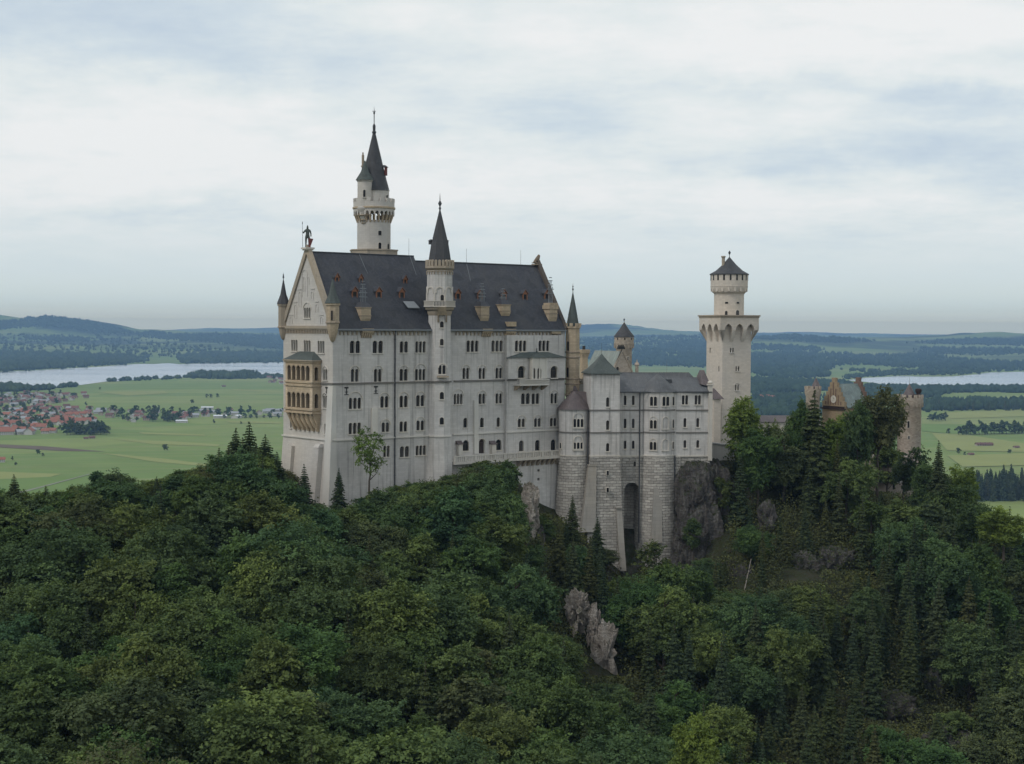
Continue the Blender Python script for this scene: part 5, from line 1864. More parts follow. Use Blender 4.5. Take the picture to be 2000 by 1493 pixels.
mb.prism([(cw - 9 * k_, 3 - 9 * k_), (cw + 9 * k_, 3 - 9 * k_), (cw + 9 * k_, 3 + 9 * k_), (cw - 9 * k_, 3 + 9 * k_)], zc1 - .9, zc1)
mb.prism([(cw - 2.2 * k_, 3 - .3), (cw + 2.2 * k_, 3 - .3), (cw + 2.2 * k_, 3 + .3), (cw - 2.2 * k_, 3 + .3)], zc1, zc1 + .9, 1)
mb.build('chimney', [M['sandstone'], M['iron']], kh)
mb = MB()      # small domed pinnacle at the foot of the gable
px_ = G.at(1244.5, .6)
zp_ = lambda py: G.zy(py, px_, .6)
mb.lathe(px_, .6, [(.42, zp_(760)), (.42, zp_(715)), (.6, zp_(714)), (.62, zp_(712)), (.45, zp_(709)), (.12, zp_(707)), (.16, zp_(706)), (.03, zp_(702))], 10, 0)
mb.build('pinnacle', [M['gate_stone']], kh)

# round stair turret behind that house
R = Frame(1219, 402, 0)
rt_ = R.empty('round_turret', EYE - 34, 'small round turret with conical roof and machicolations behind the green roofed house', 'tower')
k_ = R.k(0, 0)
zr = lambda py: R.zy(py, 0, 0)
mb = MB()
mb.lathe(0, 0, [(15.5 * k_, ZB), (15.5 * k_, zr(683)), (19 * k_, zr(677)), (19 * k_, zr(659)), (18 * k_, zr(658.8))], 28, 0)
n = 16
for i in range(n):
    a0, a1 = 2 * PI * i / n, 2 * PI * (i + 1) / n
    r_ = 19.1 * k_
    p0, p1 = Vector((r_ * math.cos(a0), r_ * math.sin(a0))), Vector((r_ * math.cos(a1), r_ * math.sin(a1)))
    scallop(mb, WP(R, p0, p1 - p0), 0, (p1 - p0).length, zr(670), zr(680), (p1 - p0).length, -.3, .1, 0, 'pointed')
mb.build('wall', [M['gate_stone']], rt_)
for i in range(n):
    if i % 2 == 0:
        a = 2 * PI * i / n
        mb = MB()
        c_, s_ = math.cos(a), math.sin(a)
        wp = WP(R, (19 * k_ * c_, 19 * k_ * s_), (-s_, c_), (c_, s_))
        mb.wbox(wp, -.16, .16, zr(664), zr(660), -.2, .04)
        mb.build('opening', [M['glass']], rt_)
mb = MB()
mb.lathe(0, 0, [(20.5 * k_, zr(658.6)), (20.3 * k_, zr(657.5)), (9 * k_, zr(643)), (.1, zr(630))], 16, 0, smooth=False)
mb.build('cone_roof', [M['slate_spire']], rt_)
mb = MB()
finial(mb, 0, 0, zr(631), zr(622) - zr(631), .07, ((.7, 3.0),))
mb.build('finial', [M['lead']], rt_)
tower_window(rt_, R, 0, 0, 15.5 * k_, 1226, 697, 704, 2.5, kind='flat', sill=False)

# ------------------------------------------------------------------ square keep-like tower with the round top
Q = Frame(1411.5, 396, 21)
SQn = Q.empty('square_tower', EYE - 32, 'tall square stone tower with arched machicolations and a round roofed turret on top', 'tower')
sd = Q.at(1467, 0)
zq_ = lambda py: Q.zy(py, 0, 0)
QS = WP(Q, (0, 0), (1, 0), (0, -1))
QWW = WP(Q, (0, 0), (0, 1), (-1, 0))
dd = solve(lambda v: pxof(Q, 0, v), 1, 20, 1379.5)
zh0, zh1, zh2 = zq_(668), zq_(645), zq_(618)
wS = Wall(QS, [(0, ZB), (sd, ZB), (sd, zh0), (0, zh0)])
wW = Wall(QWW, [(0, ZB), (dd, ZB), (dd, zh0), (0, zh0)])
for cx, y0, y1, hd in ((1429.5, 680, 689, 0), (1440.5, 716, 725, 0), (1439.5, 752, 763, 1)):
    window(SQn, wS, cx, y0, y1, 7.5, 2, bool(hd), kind='flat' if not hd else 'round', gap=.5)
for cx, y0, y1 in ((1387, 680, 690), (1404, 716, 726)):
    window(SQn, wW, cx, y0, y1, 2.2, 1, False, 'flat', sill=False)
mb = MB()
wS.emit(mb)
wW.emit(mb)
mb.face([(sd, 0, ZB), (sd, dd, ZB), (sd, dd, zh0), (sd, 0, zh0)])
mb.face([(sd, dd, ZB), (0, dd, ZB), (0, dd, zh0), (sd, dd, zh0)])
mb.build('wall', [M['tower_wall']], SQn)
hp = 1.45
mb = MB()
A0, A1 = -hp, sd + hp
B0, B1 = -hp, dd + hp
for wp, L_ in ((WP(Q, (A0, B0), (1, 0), (0, -1)), A1 - A0), (WP(Q, (A0, B1), (0, -1), (-1, 0)), B1 - B0), (WP(Q, (A1, B0), (0, 1), (1, 0)), B1 - B0), (WP(Q, (A1, B1), (-1, 0), (0, 1)), A1 - A0)):
    outer = [(0, zh1), (L_, zh1), (L_, zh2), (0, zh2)]
    # pointed notches in the lower edge
    n = 3
    pts = [(0, zh1)]
    pad, wdt = .75, (L_ - 1.5) / 3
    segs = []
    for i in range(n):
        a = pad + i * wdt + wdt * .14
        b = pad + (i + 1) * wdt - wdt * .14
        ar = arch(a, b, zh1, zq_(632.5), 'pointed', 5)
        pts += [ar[0]] + ar[2:][::-1] + [ar[1]]
        segs.append(ar)
    pts += [(L_, zh1), (L_, zh2), (0, zh2)]
    for tri in tessellate_polygon([[Vector((x, z, 0)) for x, z in pts]]):
        mb.face([wp.pt(*pts[i], 0) for i in tri], 0, [pts[i] for i in tri])
    for ar in segs:
        up = ar[1:] + [ar[0]]
        for i in range(len(up) - 1):
            mb.face([wp.pt(*up[i], 0), wp.pt(*up[i + 1], 0), wp.pt(*up[i + 1], -hp), wp.pt(*up[i], -hp)])
    # corbels between the notches
    xs = [0] + [x for ar in segs for x in (ar[0][0], ar[1][0])] + [L_]
    for i in range(0, len(xs), 2):
        a, b = xs[i], xs[i + 1]
        a2, b2 = max(a, hp) if i == 0 else a, min(b, L_ - hp) if i == len(xs) - 2 else b
        if b2 - a2 < .1:
            a2, b2 = (hp, hp + .15) if i == 0 else (L_ - hp - .15, L_ - hp)
        lo = [wp.pt(a2, zh0, -hp), wp.pt(b2, zh0, -hp)]
        hi = [wp.pt(a, zh1, 0), wp.pt(b, zh1, 0)]
        mb.face([lo[0], lo[1], hi[1], hi[0]])
        for q_, s_ in ((0, a), (1, b)):
            mb.face([lo[q_], hi[q_], wp.pt(s_, zh1, -hp)])
# the tower wall behind the notches
mb.box(0.004, sd - .004, .004, dd - .004, zh0 - .05, zh2, 0)
mb.face([(A0, B0, zh2), (A1, B0, zh2), (A1, B1, zh2), (A0, B1, zh2)])
mb.build('machicolation', [M['tower_wall']], SQn)
mb = MB()
e = .32
mb.box(A0 - e, A1 + e, B0 - e, B1 + e, zh2 + .003, zq_(615.5))
mb.box(A0 - .12, A1 + .12, B0 - .12, B1 + .12, zh2 - .35, zh2 + .003)
mb.build('cornice', [M['coping']], SQn)
mb = MB()
cx_q, cy_q = sd / 2, dd / 2
kq = Q.k(cx_q, cy_q)
z_ = lambda py: Q.zy(py, cx_q, cy_q)
mb.lathe(cx_q, cy_q, [(29 * kq, zq_(618)), (29 * kq, z_(575)), (30.5 * kq, z_(574)), (30.5 * kq, z_(572.5)), (33 * kq, z_(571.5)), (36 * kq, z_(563)), (36 * kq, z_(560.5)), (36.6 * kq, z_(560.3)), (36.6 * kq, z_(559.5)), (36 * kq, z_(559.3)), (36.4 * kq, z_(537))], 40, 0)
n = 18
for i in range(n):
    a0, a1 = 2 * PI * i / n, 2 * PI * (i + 1) / n
    r_ = 36 * kq
    p0, p1 = Vector((cx_q + r_ * math.cos(a0), cy_q + r_ * math.sin(a0))), Vector((cx_q + r_ * math.cos(a1), cy_q + r_ * math.sin(a1)))
    scallop(mb, WP(Q, p0, p1 - p0), 0, (p1 - p0).length, z_(560.8), z_(570), (p1 - p0).length, -.6, .02, 0)
tr_ = mb.build('round_stage', [M['tower_wall']], SQn)
for i in range(n):
    a = 2 * PI * (i + .25) / n
    c_, s_ = math.cos(a), math.sin(a)
    wp = WP(Q, (cx_q + 36.4 * kq * c_, cy_q + 36.4 * kq * s_), (-s_, c_), (c_, s_))
    mb = MB()
    mb.wbox(wp, -.22, .22, z_(548.5), z_(537.8), -.3, .03)
    mb.build('embrasure', [M['glass']], tr_)
for px, y0, y1, w in ((1418, 590, 593.5, 6), (1439.5, 590, 593.5, 5), (1417.5, 607.5, 617, 5), (1439, 606, 617, 6)):
    tower_window(tr_, Q, cx_q, cy_q, 29 * kq, px, y0, y1, w, kind='flat' if y0 < 600 else 'round', sill=False, proud=.06)
mb = MB()
mb.lathe(cx_q, cy_q, [(38.2 * kq, z_(537.5)), (37.8 * kq, z_(535.5)), (26 * kq, z_(529)), (13 * kq, z_(517)), (.1, z_(502.5))], 24, 0, smooth=False)
mb.build('cone_roof', [M['slate_spire']], SQn)
mb = MB()
finial(mb, cx_q, cy_q, z_(503.5), z_(490.5) - z_(503.5), .1, ((.72, 3.4),))
mb.build('finial', [M['lead']], SQn)
mb = MB()
xx = Q.at(1411.5, cy_q)
mb.lathe(xx, cy_q, [(.42, z_(522)), (.42, z_(504)), (.6, z_(503)), (.6, z_(501)), (.4, z_(500.5))], 12, 0)
mb.build('chimney', [M['coping']], SQn)
mb = MB()      # small lean-to at its foot
a, b = Q.at(1393, -4.2), Q.at(1413, -4.2)
zz0, zz1 = Q.z(1400, 780, a, -4), Q.z(1397, 759, a, -2)
mb.hexa([(a, -5, zz0), (b, -5, zz0), (b, -.01, zz0), (a, -.01, zz0)], [(a + .3, -2.2, zz1), (b - 1.4, -2.2, zz1), (b - 1.4, -.01, zz1), (a + .3, -.01, zz1)])
mb.box(a + .2, b - .8, -4.6, -.01, ZB + 15, zz0 - .02, 1)
mb.build('lean_to', [M['metal_brown'], M['tower_wall']], SQn)

# ------------------------------------------------------------------ retaining wall below the square tower
RWf = Frame(1392, 362, 12)
rw = RWf.empty('retaining_wall', EYE - 36, 'low pale stone retaining wall at the foot of the square tower', 'wall')
mb = MB()
xb = RWf.at(1452, 0)
mb.hexa([(-.4, 0, EYE - 40), (xb, 0, EYE - 40), (xb, 1.2, EYE - 40), (-.4, 1.2, EYE - 40)], [(-.4, 0, RWf.zy(866, 0, 0)), (xb, 0, RWf.zy(874, xb, 0)), (xb, 1.2, RWf.zy(874, xb, 0)), (-.4, 1.2, RWf.zy(866, 0, 0))])
mb.build('wall', [M['trim']], rw)
mb = MB()
mb.hexa([(-.6, -.25, RWf.zy(866, 0, 0)), (xb, -.25, RWf.zy(874, xb, 0)), (xb, 1.4, RWf.zy(874, xb, 0)), (-.6, 1.4, RWf.zy(866, 0, 0))], [(-.6, -.25, RWf.zy(863.5, 0, 0)), (xb, -.25, RWf.zy(871.5, xb, 0)), (xb, 1.4, RWf.zy(871.5, xb, 0)), (-.6, 1.4, RWf.zy(863.5, 0, 0))])
mb.build('coping', [M['ledge_pale']], rw)

# ------------------------------------------------------------------ long low connecting wing
CW = Frame(1462, 404, 4)
cwg = CW.empty('connecting_wing', EYE - 40, 'long low white wing with brown metal roof between the square tower and the gatehouse', 'house')
xe = CW.at(1605, 0)
mb = MB()
zt_, zr_ = CW.zy(824.5, xe / 2, 0), CW.zy(812, xe / 2, 3)
mb.box(0, xe, 0, 7, EYE - 55, zt_)
mb.build('wall', [M['trim']], cwg)
mb = MB()
mb.hexa([(-.2, -.5, zt_ + .003), (xe, -.5, zt_ + .003), (xe, 7.5, zt_ + .003), (-.2, 7.5, zt_ + .003)], [(-.2, 3.2, zr_), (xe, 3.2, zr_), (xe, 3.8, zr_), (-.2, 3.8, zr_)])
mb.build('roof', [M['metal_brown']], cwg)

# ------------------------------------------------------------------ gatehouse with stepped gables
GH = Frame(1651, 428, 30)
gh = GH.empty('gatehouse', EYE - 45, 'gatehouse with stepped yellow gables, green metal roof and a round clock', 'house')
GD = solve(lambda v: pxof(GH, 0, v), 2, 25, 1607)
GLn = GH.at(1702, 0)
GWp = WP(GH, (0, 0), (0, 1), (-1, 0))
ze_ = GWp.px(1628, 793)[1]
za_ = GWp.px(1628, 738)[1]
def stepped(D, ze, za, n=6):
    pts = [(0, EYE - 60), (D, EYE - 60), (D, ze)]
    half = []
    for i in range(n):
        s = D / 2 * (1 - i / n)
        s2 = D / 2 * (1 - (i + 1) / n) if i < n - 1 else D * .055
        z = ze + (za - ze) * (i + 1) / n
        half += [(s, z), (s2, z)]
    right = [(D / 2 + s, z) for s, z in half]
    left = [(D / 2 - s, z) for s, z in half[::-1]]
    return pts + right + left + [(0, ze)]
for x0, x1, mat, nm in ((0, .8, 'gable_stone', 'stepped_gable'), (GLn - .8, GLn, 'red_stone', 'stepped_gable')):
    poly = stepped(GD, ze_, za_)
    mb = MB()
    for x in (x0, x1):
        for tri in tessellate_polygon([[Vector((s, z, 0)) for s, z in poly]]):
            mb.face([(x, poly[i][0], poly[i][1]) for i in tri], 0, [poly[i] for i in tri])
    for i in range(len(poly)):
        a, b = poly[i], poly[(i + 1) % len(poly)]
        mb.face([(x0, *a), (x0, *b), (x1, *b), (x1, *a)])
    for i in range(7):       # tall narrow blind niches as ribs
        s = GD * (.16 + .68 * i / 6)
        top = ze_ + (za_ - ze_) * (1 - abs(s - GD / 2) / (GD / 2)) - 1.3
        if x0 == 0 and top > ze_ + .8:
            mb.wbox(GWp, s - .14, s + .14, ze_ + .3, top, -.02, .12, 1)
    sg = mb.build(nm, [M[mat], M['red_stone']], gh)
    if nm and x0 == 0:
        sg['label'] = 'yellow stepped gable with clock'
mb = MB()
s, z = GWp.px(1628.5, 780)
mb.lathe(0, 0, [(.92, 0), (.92, .14), (.70, .16)], 24, 0)
for i in range(12):
    a = 2 * PI * i / 12
    mb.box(.52 * math.cos(a) - .04, .52 * math.cos(a) + .04, .52 * math.sin(a) - .04, .52 * math.sin(a) + .04, .15, .185, 1)
mb.box(-.04, .04, -.05, .5, .17, .20, 1)
mb.hexa([(-.03, -.03, .17), (.3, .17, .17), (.28, .22, .17), (-.05, .03, .17)], [(-.03, -.03, .2), (.3, .17, .2), (.28, .22, .2), (-.05, .03, .2)], 1)
mb.lathe(0, 0, [(.93, .1), (1.08, .12), (1.08, .2), (.93, .2)], 24, 2, caps=False)
cl = mb.build('clock', [M['dial'], M['iron'], M['ledge_pale']], gh, 0.0)
cl.matrix_parent_inverse = Matrix()
cl.location = (0, s, z - gh.location.z)
cl.rotation_euler = Euler((PI / 2, 0, -PI / 2))
mb = MB()
mb.face([(0.8, 0, EYE - 60), (GLn - .8, 0, EYE - 60), (GLn - .8, 0, ze_), (0.8, 0, ze_)])
mb.face([(0.8, GD, EYE - 60), (GLn - .8, GD, EYE - 60), (GLn - .8, GD, ze_), (0.8, GD, ze_)])
mb.build('wall', [M['gable_stone']], gh)
mb = MB()
zr_ = ze_ + (za_ - ze_) * .78
for ys, ym in ((-.5, GD / 2), (GD + .5, GD / 2)):
    q = [(.8, ys, ze_ - .3), (GLn - .8, ys, ze_ - .3), (GLn - .8, ym, zr_), (.8, ym, zr_)]
    mb.face(q)
    mb.face([(x, y, z - .2) for x, y, z in q])
mb.build('roof', [M['metal_verdigris']], gh)
mb = MB()
for i in range(12):
    a = i * .72
    mb.wbox(GWp, a, a + .45, GWp.px(1628, 797)[1], GWp.px(1628, 793.5)[1], -.1, .4)
mb.wbox(GWp, -.5, GD + .5, GWp.px(1628, 800)[1], GWp.px(1628, 797)[1], -.1, .4)
mb.build('balcony_rail', [M['dark_wood_and_shade']], gh)
# the small round battlemented turret at its left
GT = Frame(1589, 432, 0)
gtt = GT.empty('gate_turret', EYE - 45, 'small round battlemented turret with dark cone roof left of the stepped gable', 'tower')
k_ = GT.k(0, 0)
z_ = lambda py: GT.zy(py, 0, 0)
mb = MB()
mb.lathe(0, 0, [(13.5 * k_, EYE - 60), (13.5 * k_, z_(775)), (16 * k_, z_(768)), (16 * k_, z_(760)), (12 * k_, z_(760))], 20, 0)
merlons(mb, GT, 0, 0, 16.1 * k_, z_(760.2), z_(754.5), 10, .75, .4)
mb.build('wall', [M['gate_stone']], gtt)
mb = MB()
mb.lathe(6.0 * k_, 0, [(8.5 * k_, z_(761)), (8.5 * k_, z_(757)), (9.5 * k_, z_(756)), (.1, z_(738.5))], 12, 0, smooth=False)
mb.build('cone_roof', [M['metal_brown']], gtt)
tower_window(gtt, GT, 0, 0, 13.5 * k_, 1592, 772, 781, 3, sill=False)

# round gate tower on the right
RG = Frame(1778.5, 418, 0)
rg = RG.empty('round_gate_tower', EYE - 45, 'round tan stone tower with battlemented crown at the right end of the castle', 'tower')
k_ = RG.k(0, 0)
z_ = lambda py: RG.zy(py, 0, 0)
mb = MB()
mb.lathe(0, 0, [(22.5 * k_, EYE - 60), (22.5 * k_, z_(797)), (24.5 * k_, z_(794)), (26 * k_, z_(786)), (26 * k_, z_(777)), (23 * k_, z_(777)), (23 * k_, z_(780))], 36, 0)
n = 20
for i in range(n):
    a0, a1 = 2 * PI * i / n, 2 * PI * (i + 1) / n
    r_ = 26.1 * k_
    p0, p1 = Vector((r_ * math.cos(a0), r_ * math.sin(a0))), Vector((r_ * math.cos(a1), r_ * math.sin(a1)))
    scallop(mb, WP(RG, p0, p1 - p0), 0, (p1 - p0).length, z_(784), z_(795), (p1 - p0).length, -.5, .03, 0)
merlons(mb, RG, 0, 0, 26.1 * k_, z_(777.2), z_(771), 14, .9, .45)
mb.build('wall', [M['gate_stone']], rg)
mb = MB()
mb.lathe(0, .5, [(11.5 * k_, z_(779)), (11.5 * k_, z_(774)), (12.5 * k_, z_(773)), (.1, z_(750.5))], 14, 0, smooth=False)
mb.tube((0, .5, z_(752)), (0, .5, z_(738)), .05, .02, 5)
mb.build('cone_roof', [M['metal_brown']], rg)
mb = MB()
mb.box(8 * k_, 19 * k_, -1.2, 1.0, z_(778), z_(772), 0)
mb.box(6 * k_, 20.5 * k_, -1.5, 1.3, z_(772), z_(770.5), 0)
mb.lathe(17 * k_, 0, [(.5, z_(770)), (.9, z_(764)), (.8, z_(760)), (.2, z_(759))], 8, 0)
mb.build('roof_cabin', [M['dark_wood_and_shade']], rg)
tower_window(rg, RG, 0, 0, 22.5 * k_, 1776, 823, 836, 4, kind='flat', sill=False)
tower_window(rg, RG, 0, 0, 22.5 * k_, 1777, 852, 858, 3, kind='flat', sill=False)

# pale building at the foot of the gatehouse, partly behind the trees
PV = Frame(1703, 406, 14)
pv = PV.empty('gate_outbuilding', EYE - 48, 'pale plastered building with a red arched window among the trees below the gatehouse', 'house')
PS = WP(PV, (0, 0), (1, 0), (0, -1))
xe = PV.at(1800, 0)
zt_ = PV.zy(893, 4, 0)
wpv = Wall(PS, [(0, EYE - 60), (xe, EYE - 60), (xe, zt_), (0, zt_)])
window(pv, wpv, 1716, 914, 933, 8, 1, False, sill=True, pane=[M['red_window'], M['frame']])
window(pv, wpv, 1748, 914, 933, 8, 1, False, sill=True, pane=[M['red_window'], M['frame']])
window(pv, wpv, 1733, 948, 955, 4, 1, False, 'flat', sill=False)
window(pv, wpv, 1746, 942, 957, 5, 1, False, 'flat', sill=False)
mb = MB()
wpv.emit(mb)
mb.face([(0, 0, EYE - 60), (0, 9, EYE - 60), (0, 9, zt_), (0, 0, zt_)])
mb.face([(xe, 0, EYE - 60), (xe, 9, EYE - 60), (xe, 9, zt_), (xe, 0, zt_)])
mb.face([(0, 0, zt_), (xe, 0, zt_), (xe, 9, zt_), (0, 9, zt_)])
mb.build('wall', [M['pink_plaster']], pv)
mb = MB()
zz_ = PV.zy(941, 4, 0)
mb.wbox(PS, -.4, xe, zz_ - .3, zz_ + .3, -.02, .5)
mb.build('ledge', [M['ledge_pale']], pv)

# ================================================================== the land
# control points of the hill and the gorge: (column, distance, height above the camera)
CP = [
    (0, 130, -70), (500, 130, -74), (1000, 130, -79), (1500, 130, -86), (2000, 130, -90),
    (-200, 170, -60), (0, 170, -62), (500, 170, -64), (800, 170, -65), (1250, 170, -71), (1700, 170, -84), (2000, 170, -86),
    (0, 220, -56), (300, 220, -55), (700, 220, -58), (1000, 220, -62), (1250, 220, -68), (1500, 220, -75), (1700, 220, -78), (2000, 220, -80),
    (0, 260, -49), (300, 260, -49), (550, 260, -47), (800, 260, -51), (1000, 260, -55), (1150, 260, -61), (1300, 260, -65), (1500, 260, -67), (1700, 260, -69), (1850, 260, -71), (2000, 260, -74),
    (-300, 290, -48), (0, 290, -43), (250, 290, -39), (450, 290, -37.5), (600, 290, -38.5), (800, 290, -42), (950, 290, -41), (1050, 290, -51), (1130, 290, -56), (1200, 290, -61), (1300, 290, -64), (1450, 290, -61), (1600, 290, -61), (1750, 290, -63), (1900, 290, -66), (2050, 290, -70),
    (100, 310, -40), (250, 310, -37), (450, 310, -34), (600, 310, -37), (660, 306, -37), (900, 310, -34.5), (1000, 312, -36), (1080, 315, -49), (1160, 318, -52), (1225, 322, -61), (1300, 318, -62), (1450, 310, -55), (1580, 310, -50), (1700, 310, -56), (1850, 310, -59), (2000, 310, -66),
    (300, 335, -42), (530, 335, -38), (760, 322, -35), (830, 326, -34.5), (900, 329, -31), (1000, 334, -30), (1060, 338, -43), (1150, 336, -47), (1230, 339, -58), (1320, 345, -55), (1400, 338, -46), (1500, 340, -44), (1650, 340, -45), (1800, 340, -52), (1950, 340, -62),
    (700, 345, -33), (850, 355, -30), (1000, 360, -30), (1150, 375, -29), (1300, 370, -29), (1395, 356, -31), (1430, 366, -30.5), (1500, 372, -36), (1600, 395, -38), (1720, 398, -43), (1800, 395, -47), (1890, 365, -51), (2000, 360, -63),
    (1200, 440, -40), (1400, 440, -38), (1600, 440, -38), (1750, 440, -41), (1900, 430, -62), (2050, 430, -80),
    (540, 380, -62), (620, 390, -60), (700, 400, -55), (900, 425, -56), (400, 350, -66), (200, 335, -66), (0, 325, -66), (-200, 325, -66), (1000, 475, -80), (1300, 490, -78), (1600, 510, -84), (1900, 500, -110), (2150, 450, -110),
]
pts = [((px - 1000) / FPX * D, D, z) for px, D, z in CP]
pts += [(0, 0, -92), (-60, 30, -84), (60, 30, -88), (0, 80, -88), (-80, 80, -78), (90, 80, -92), (0, -100, -70), (-150, -100, -60), (150, -100, -65), (0, -300, -60), (-400, -300, -60), (400, -300, -60)]
for D, z in ((620, -165), (800, -198), (1000, -200), (1300, -200)):
    for a in (-60, -40, -25, -15, -5, 5, 15, 25, 40, 60):
        pts.append((D * math.tan(math.radians(a)) if abs(a) < 50 else D * 1.3 * math.copysign(1, a), D, z))
pts += [(-130, 200, -70), (-150, 300, -95), (170, 200, -92), (190, 300, -115), (-300, 150, -110), (330, 150, -130), (-600, 100, -170), (600, 100, -170), (-900, -200, -150), (900, -200, -150), (-700, 500, -199), (700, 500, -199), (-350, 420, -150), (380, 420, -160)]
PT = np.array(pts, dtype=float)
XY = PT[:, :2] / 100.0
n_ = len(PT)
phi = np.sqrt(((XY[:, None] - XY[None]) ** 2).sum(-1) + 0.0016)
A = np.block([[phi, np.ones((n_, 1)), XY], [np.ones((1, n_)), np.zeros((1, 3))], [XY.T, np.zeros((2, 3))]])
# slight smoothing so that near-coincident control points do not make spikes
A[:n_, :n_] -= np.eye(n_) * 0.02
sol = np.linalg.solve(A, np.concatenate([PT[:, 2], np.zeros(3)]))


def hill(x, y):
    out = np.empty(len(x))
    for i in range(0, len(x), 4000):
        q = np.stack([x[i:i + 4000], y[i:i + 4000]], 1) / 100.0
        p = np.sqrt(((q[:, None] - XY[None]) ** 2).sum(-1) + 0.0016)
        out[i:i + 4000] = p @ sol[:n_] + sol[n_] + q @ sol[n_ + 1:]
    return out


def sstep(a, b, x):
    t = np.clip((x - a) / (b - a), 0, 1)
    return t * t * (3 - 2 * t)


def wave(x, y, s, seed):
    """smooth pseudo-random undulation of wavelength about s"""
    r = np.random.default_rng(seed)
    o = 0
    for k in range(7):
        a = r.uniform(0, 2 * PI)
        f = 2 * PI / s * r.uniform(0.6, 1.7)
        o = o + np.sin((x * math.cos(a) + y * math.sin(a)) * f + r.uniform(0, 7)) / (1 + .25 * k)
    return o / 3.2


# far hills: (column, distance, height, half width across, half depth)
HILLS = [(90, 15800, 150, 700, 1600), (-70, 15200, 118, 400, 1400), (190, 15400, 66, 480, 1500), (295, 15000, 56, 230, 1200), (400, 15400, 30, 520, 1500), (500, 15600, 24, 520, 1500), (-250, 14000, 150, 600, 1600),
         (620, 16500, 24, 700, 1700), (100, 11600, 34, 900, 900), (420, 11900, 26, 600, 800),
         (1185, 21000, 135, 1100, 2500), (1330, 23000, 40, 1300, 2500), (950, 23000, 60, 1600, 2500), (530, 26000, 60, 1500, 3000),
         (1570, 13600, 78, 620, 1100), (1690, 14500, 34, 500, 1200), (1480, 12500, 40, 500, 900), (1850, 15500, 46, 700, 1200), (1960, 15000, 46, 500, 1000), (1300, 14500, 46, 700, 1200), (1240, 11500, 36, 600, 900), (1420, 10300, 30, 500, 700), (1620, 9600, 24, 260, 500), (2100, 13500, 40, 700, 1200)]


def height(x, y):
    x = np.asarray(x, float)
    y = np.asarray(y, float)
    r = np.hypot(x, y)
    near = sstep(1400, 800, r)
    z = np.zeros_like(r)
    base = 118 * sstep(9500, 17000, r) + 50 * sstep(17000, 33000, r)
    base = base + wave(x, y, 2600, 1) * 20 * sstep(8500, 14000, r) + wave(x, y, 900, 2) * 6 * sstep(8500, 12000, r) + wave(x, y, 6500, 9) * 26 * sstep(15000, 24000, r)
    base = base + wave(x, y, 1500, 3) * .2 * sstep(1200, 2500, r)
    for px, D, h, sx, sy in HILLS:
        cx = (px - 1000) / FPX * D
        base = base + h * np.exp(-((x - cx) / sx) ** 2 - ((y - D) / sy) ** 2) * (1 + .10 * wave(x, y, 500, 4))
    m = near > 0
    if m.any():
        hz = EYE + hill(x[m], y[m])
        z[m] = np.maximum(hz, -2.0)
    rough = wave(x, y, 38, 5) * 1.1 + wave(x, y, 17, 6) * .5
    z = z + rough * sstep(900, 600, r) * sstep(100, 160, r)
    return near * z + (1 - near) * base


def H1(x, y):
    return float(height(np.array([x]), np.array([y]))[0])


def ground_hit(px, py, d0=100.0, d1=40000.0):
    """where the pixel's ray first meets the ground"""
    d = ray(px, py)
    t = d0 * (d1 / d0) ** np.linspace(0, 1, 900)
    gap = EYE + d.z * t - height(d.x * t, t)
    k = np.argmax(gap < 0) if (gap < 0).any() else -1
    if k <= 0:
        return None
    a, b = t[k - 1], t[k]
    for _ in range(12):
        m = (a + b) / 2
        if EYE + d.z * m - H1(d.x * m, m) < 0:
            b = m
        else:
            a = m
    return d.x * b, b, H1(d.x * b, b)


# ---- the ground sheet
rad = np.concatenate([np.linspace(2, 100, 14), np.linspace(104, 480, 180), 480 * (2200 / 480) ** (np.arange(1, 60) / 59), 2200 * (30000 / 2200) ** (np.arange(1, 230) / 229)])
ang = np.concatenate([np.radians(np.arange(-25, 25.01, 0.2)), np.radians(np.arange(29, 333, 4.0))])
nr, na = len(rad), len(ang)
RR, AA = np.meshgrid(rad, ang, indexing='ij')
GX, GY = RR * np.sin(AA), RR * np.cos(AA)
GZ = height(GX.ravel(), GY.ravel())
co = np.stack([GX.ravel(), GY.ravel(), GZ], 1)
co = np.concatenate([co, [[0, 0, H1(0, 0)]]])
ii, jj = np.meshgrid(np.arange(nr - 1), np.arange(na), indexing='ij')
j2 = (jj + 1) % na
quads = np.stack([ii * na + jj, ii * na + j2, (ii + 1) * na + j2, (ii + 1) * na + jj], -1).reshape(-1, 4)
gme = np_mesh('ground', co, quads, [], smooth=True)
cap = bpy.data.meshes.new('c')
zone = sstep(1150, 620, np.hypot(co[:, 0], co[:, 1]))
at = gme.attributes.new('wood', 'FLOAT', 'POINT')
at.data.foreach_set('value', zone.astype(np.float32))

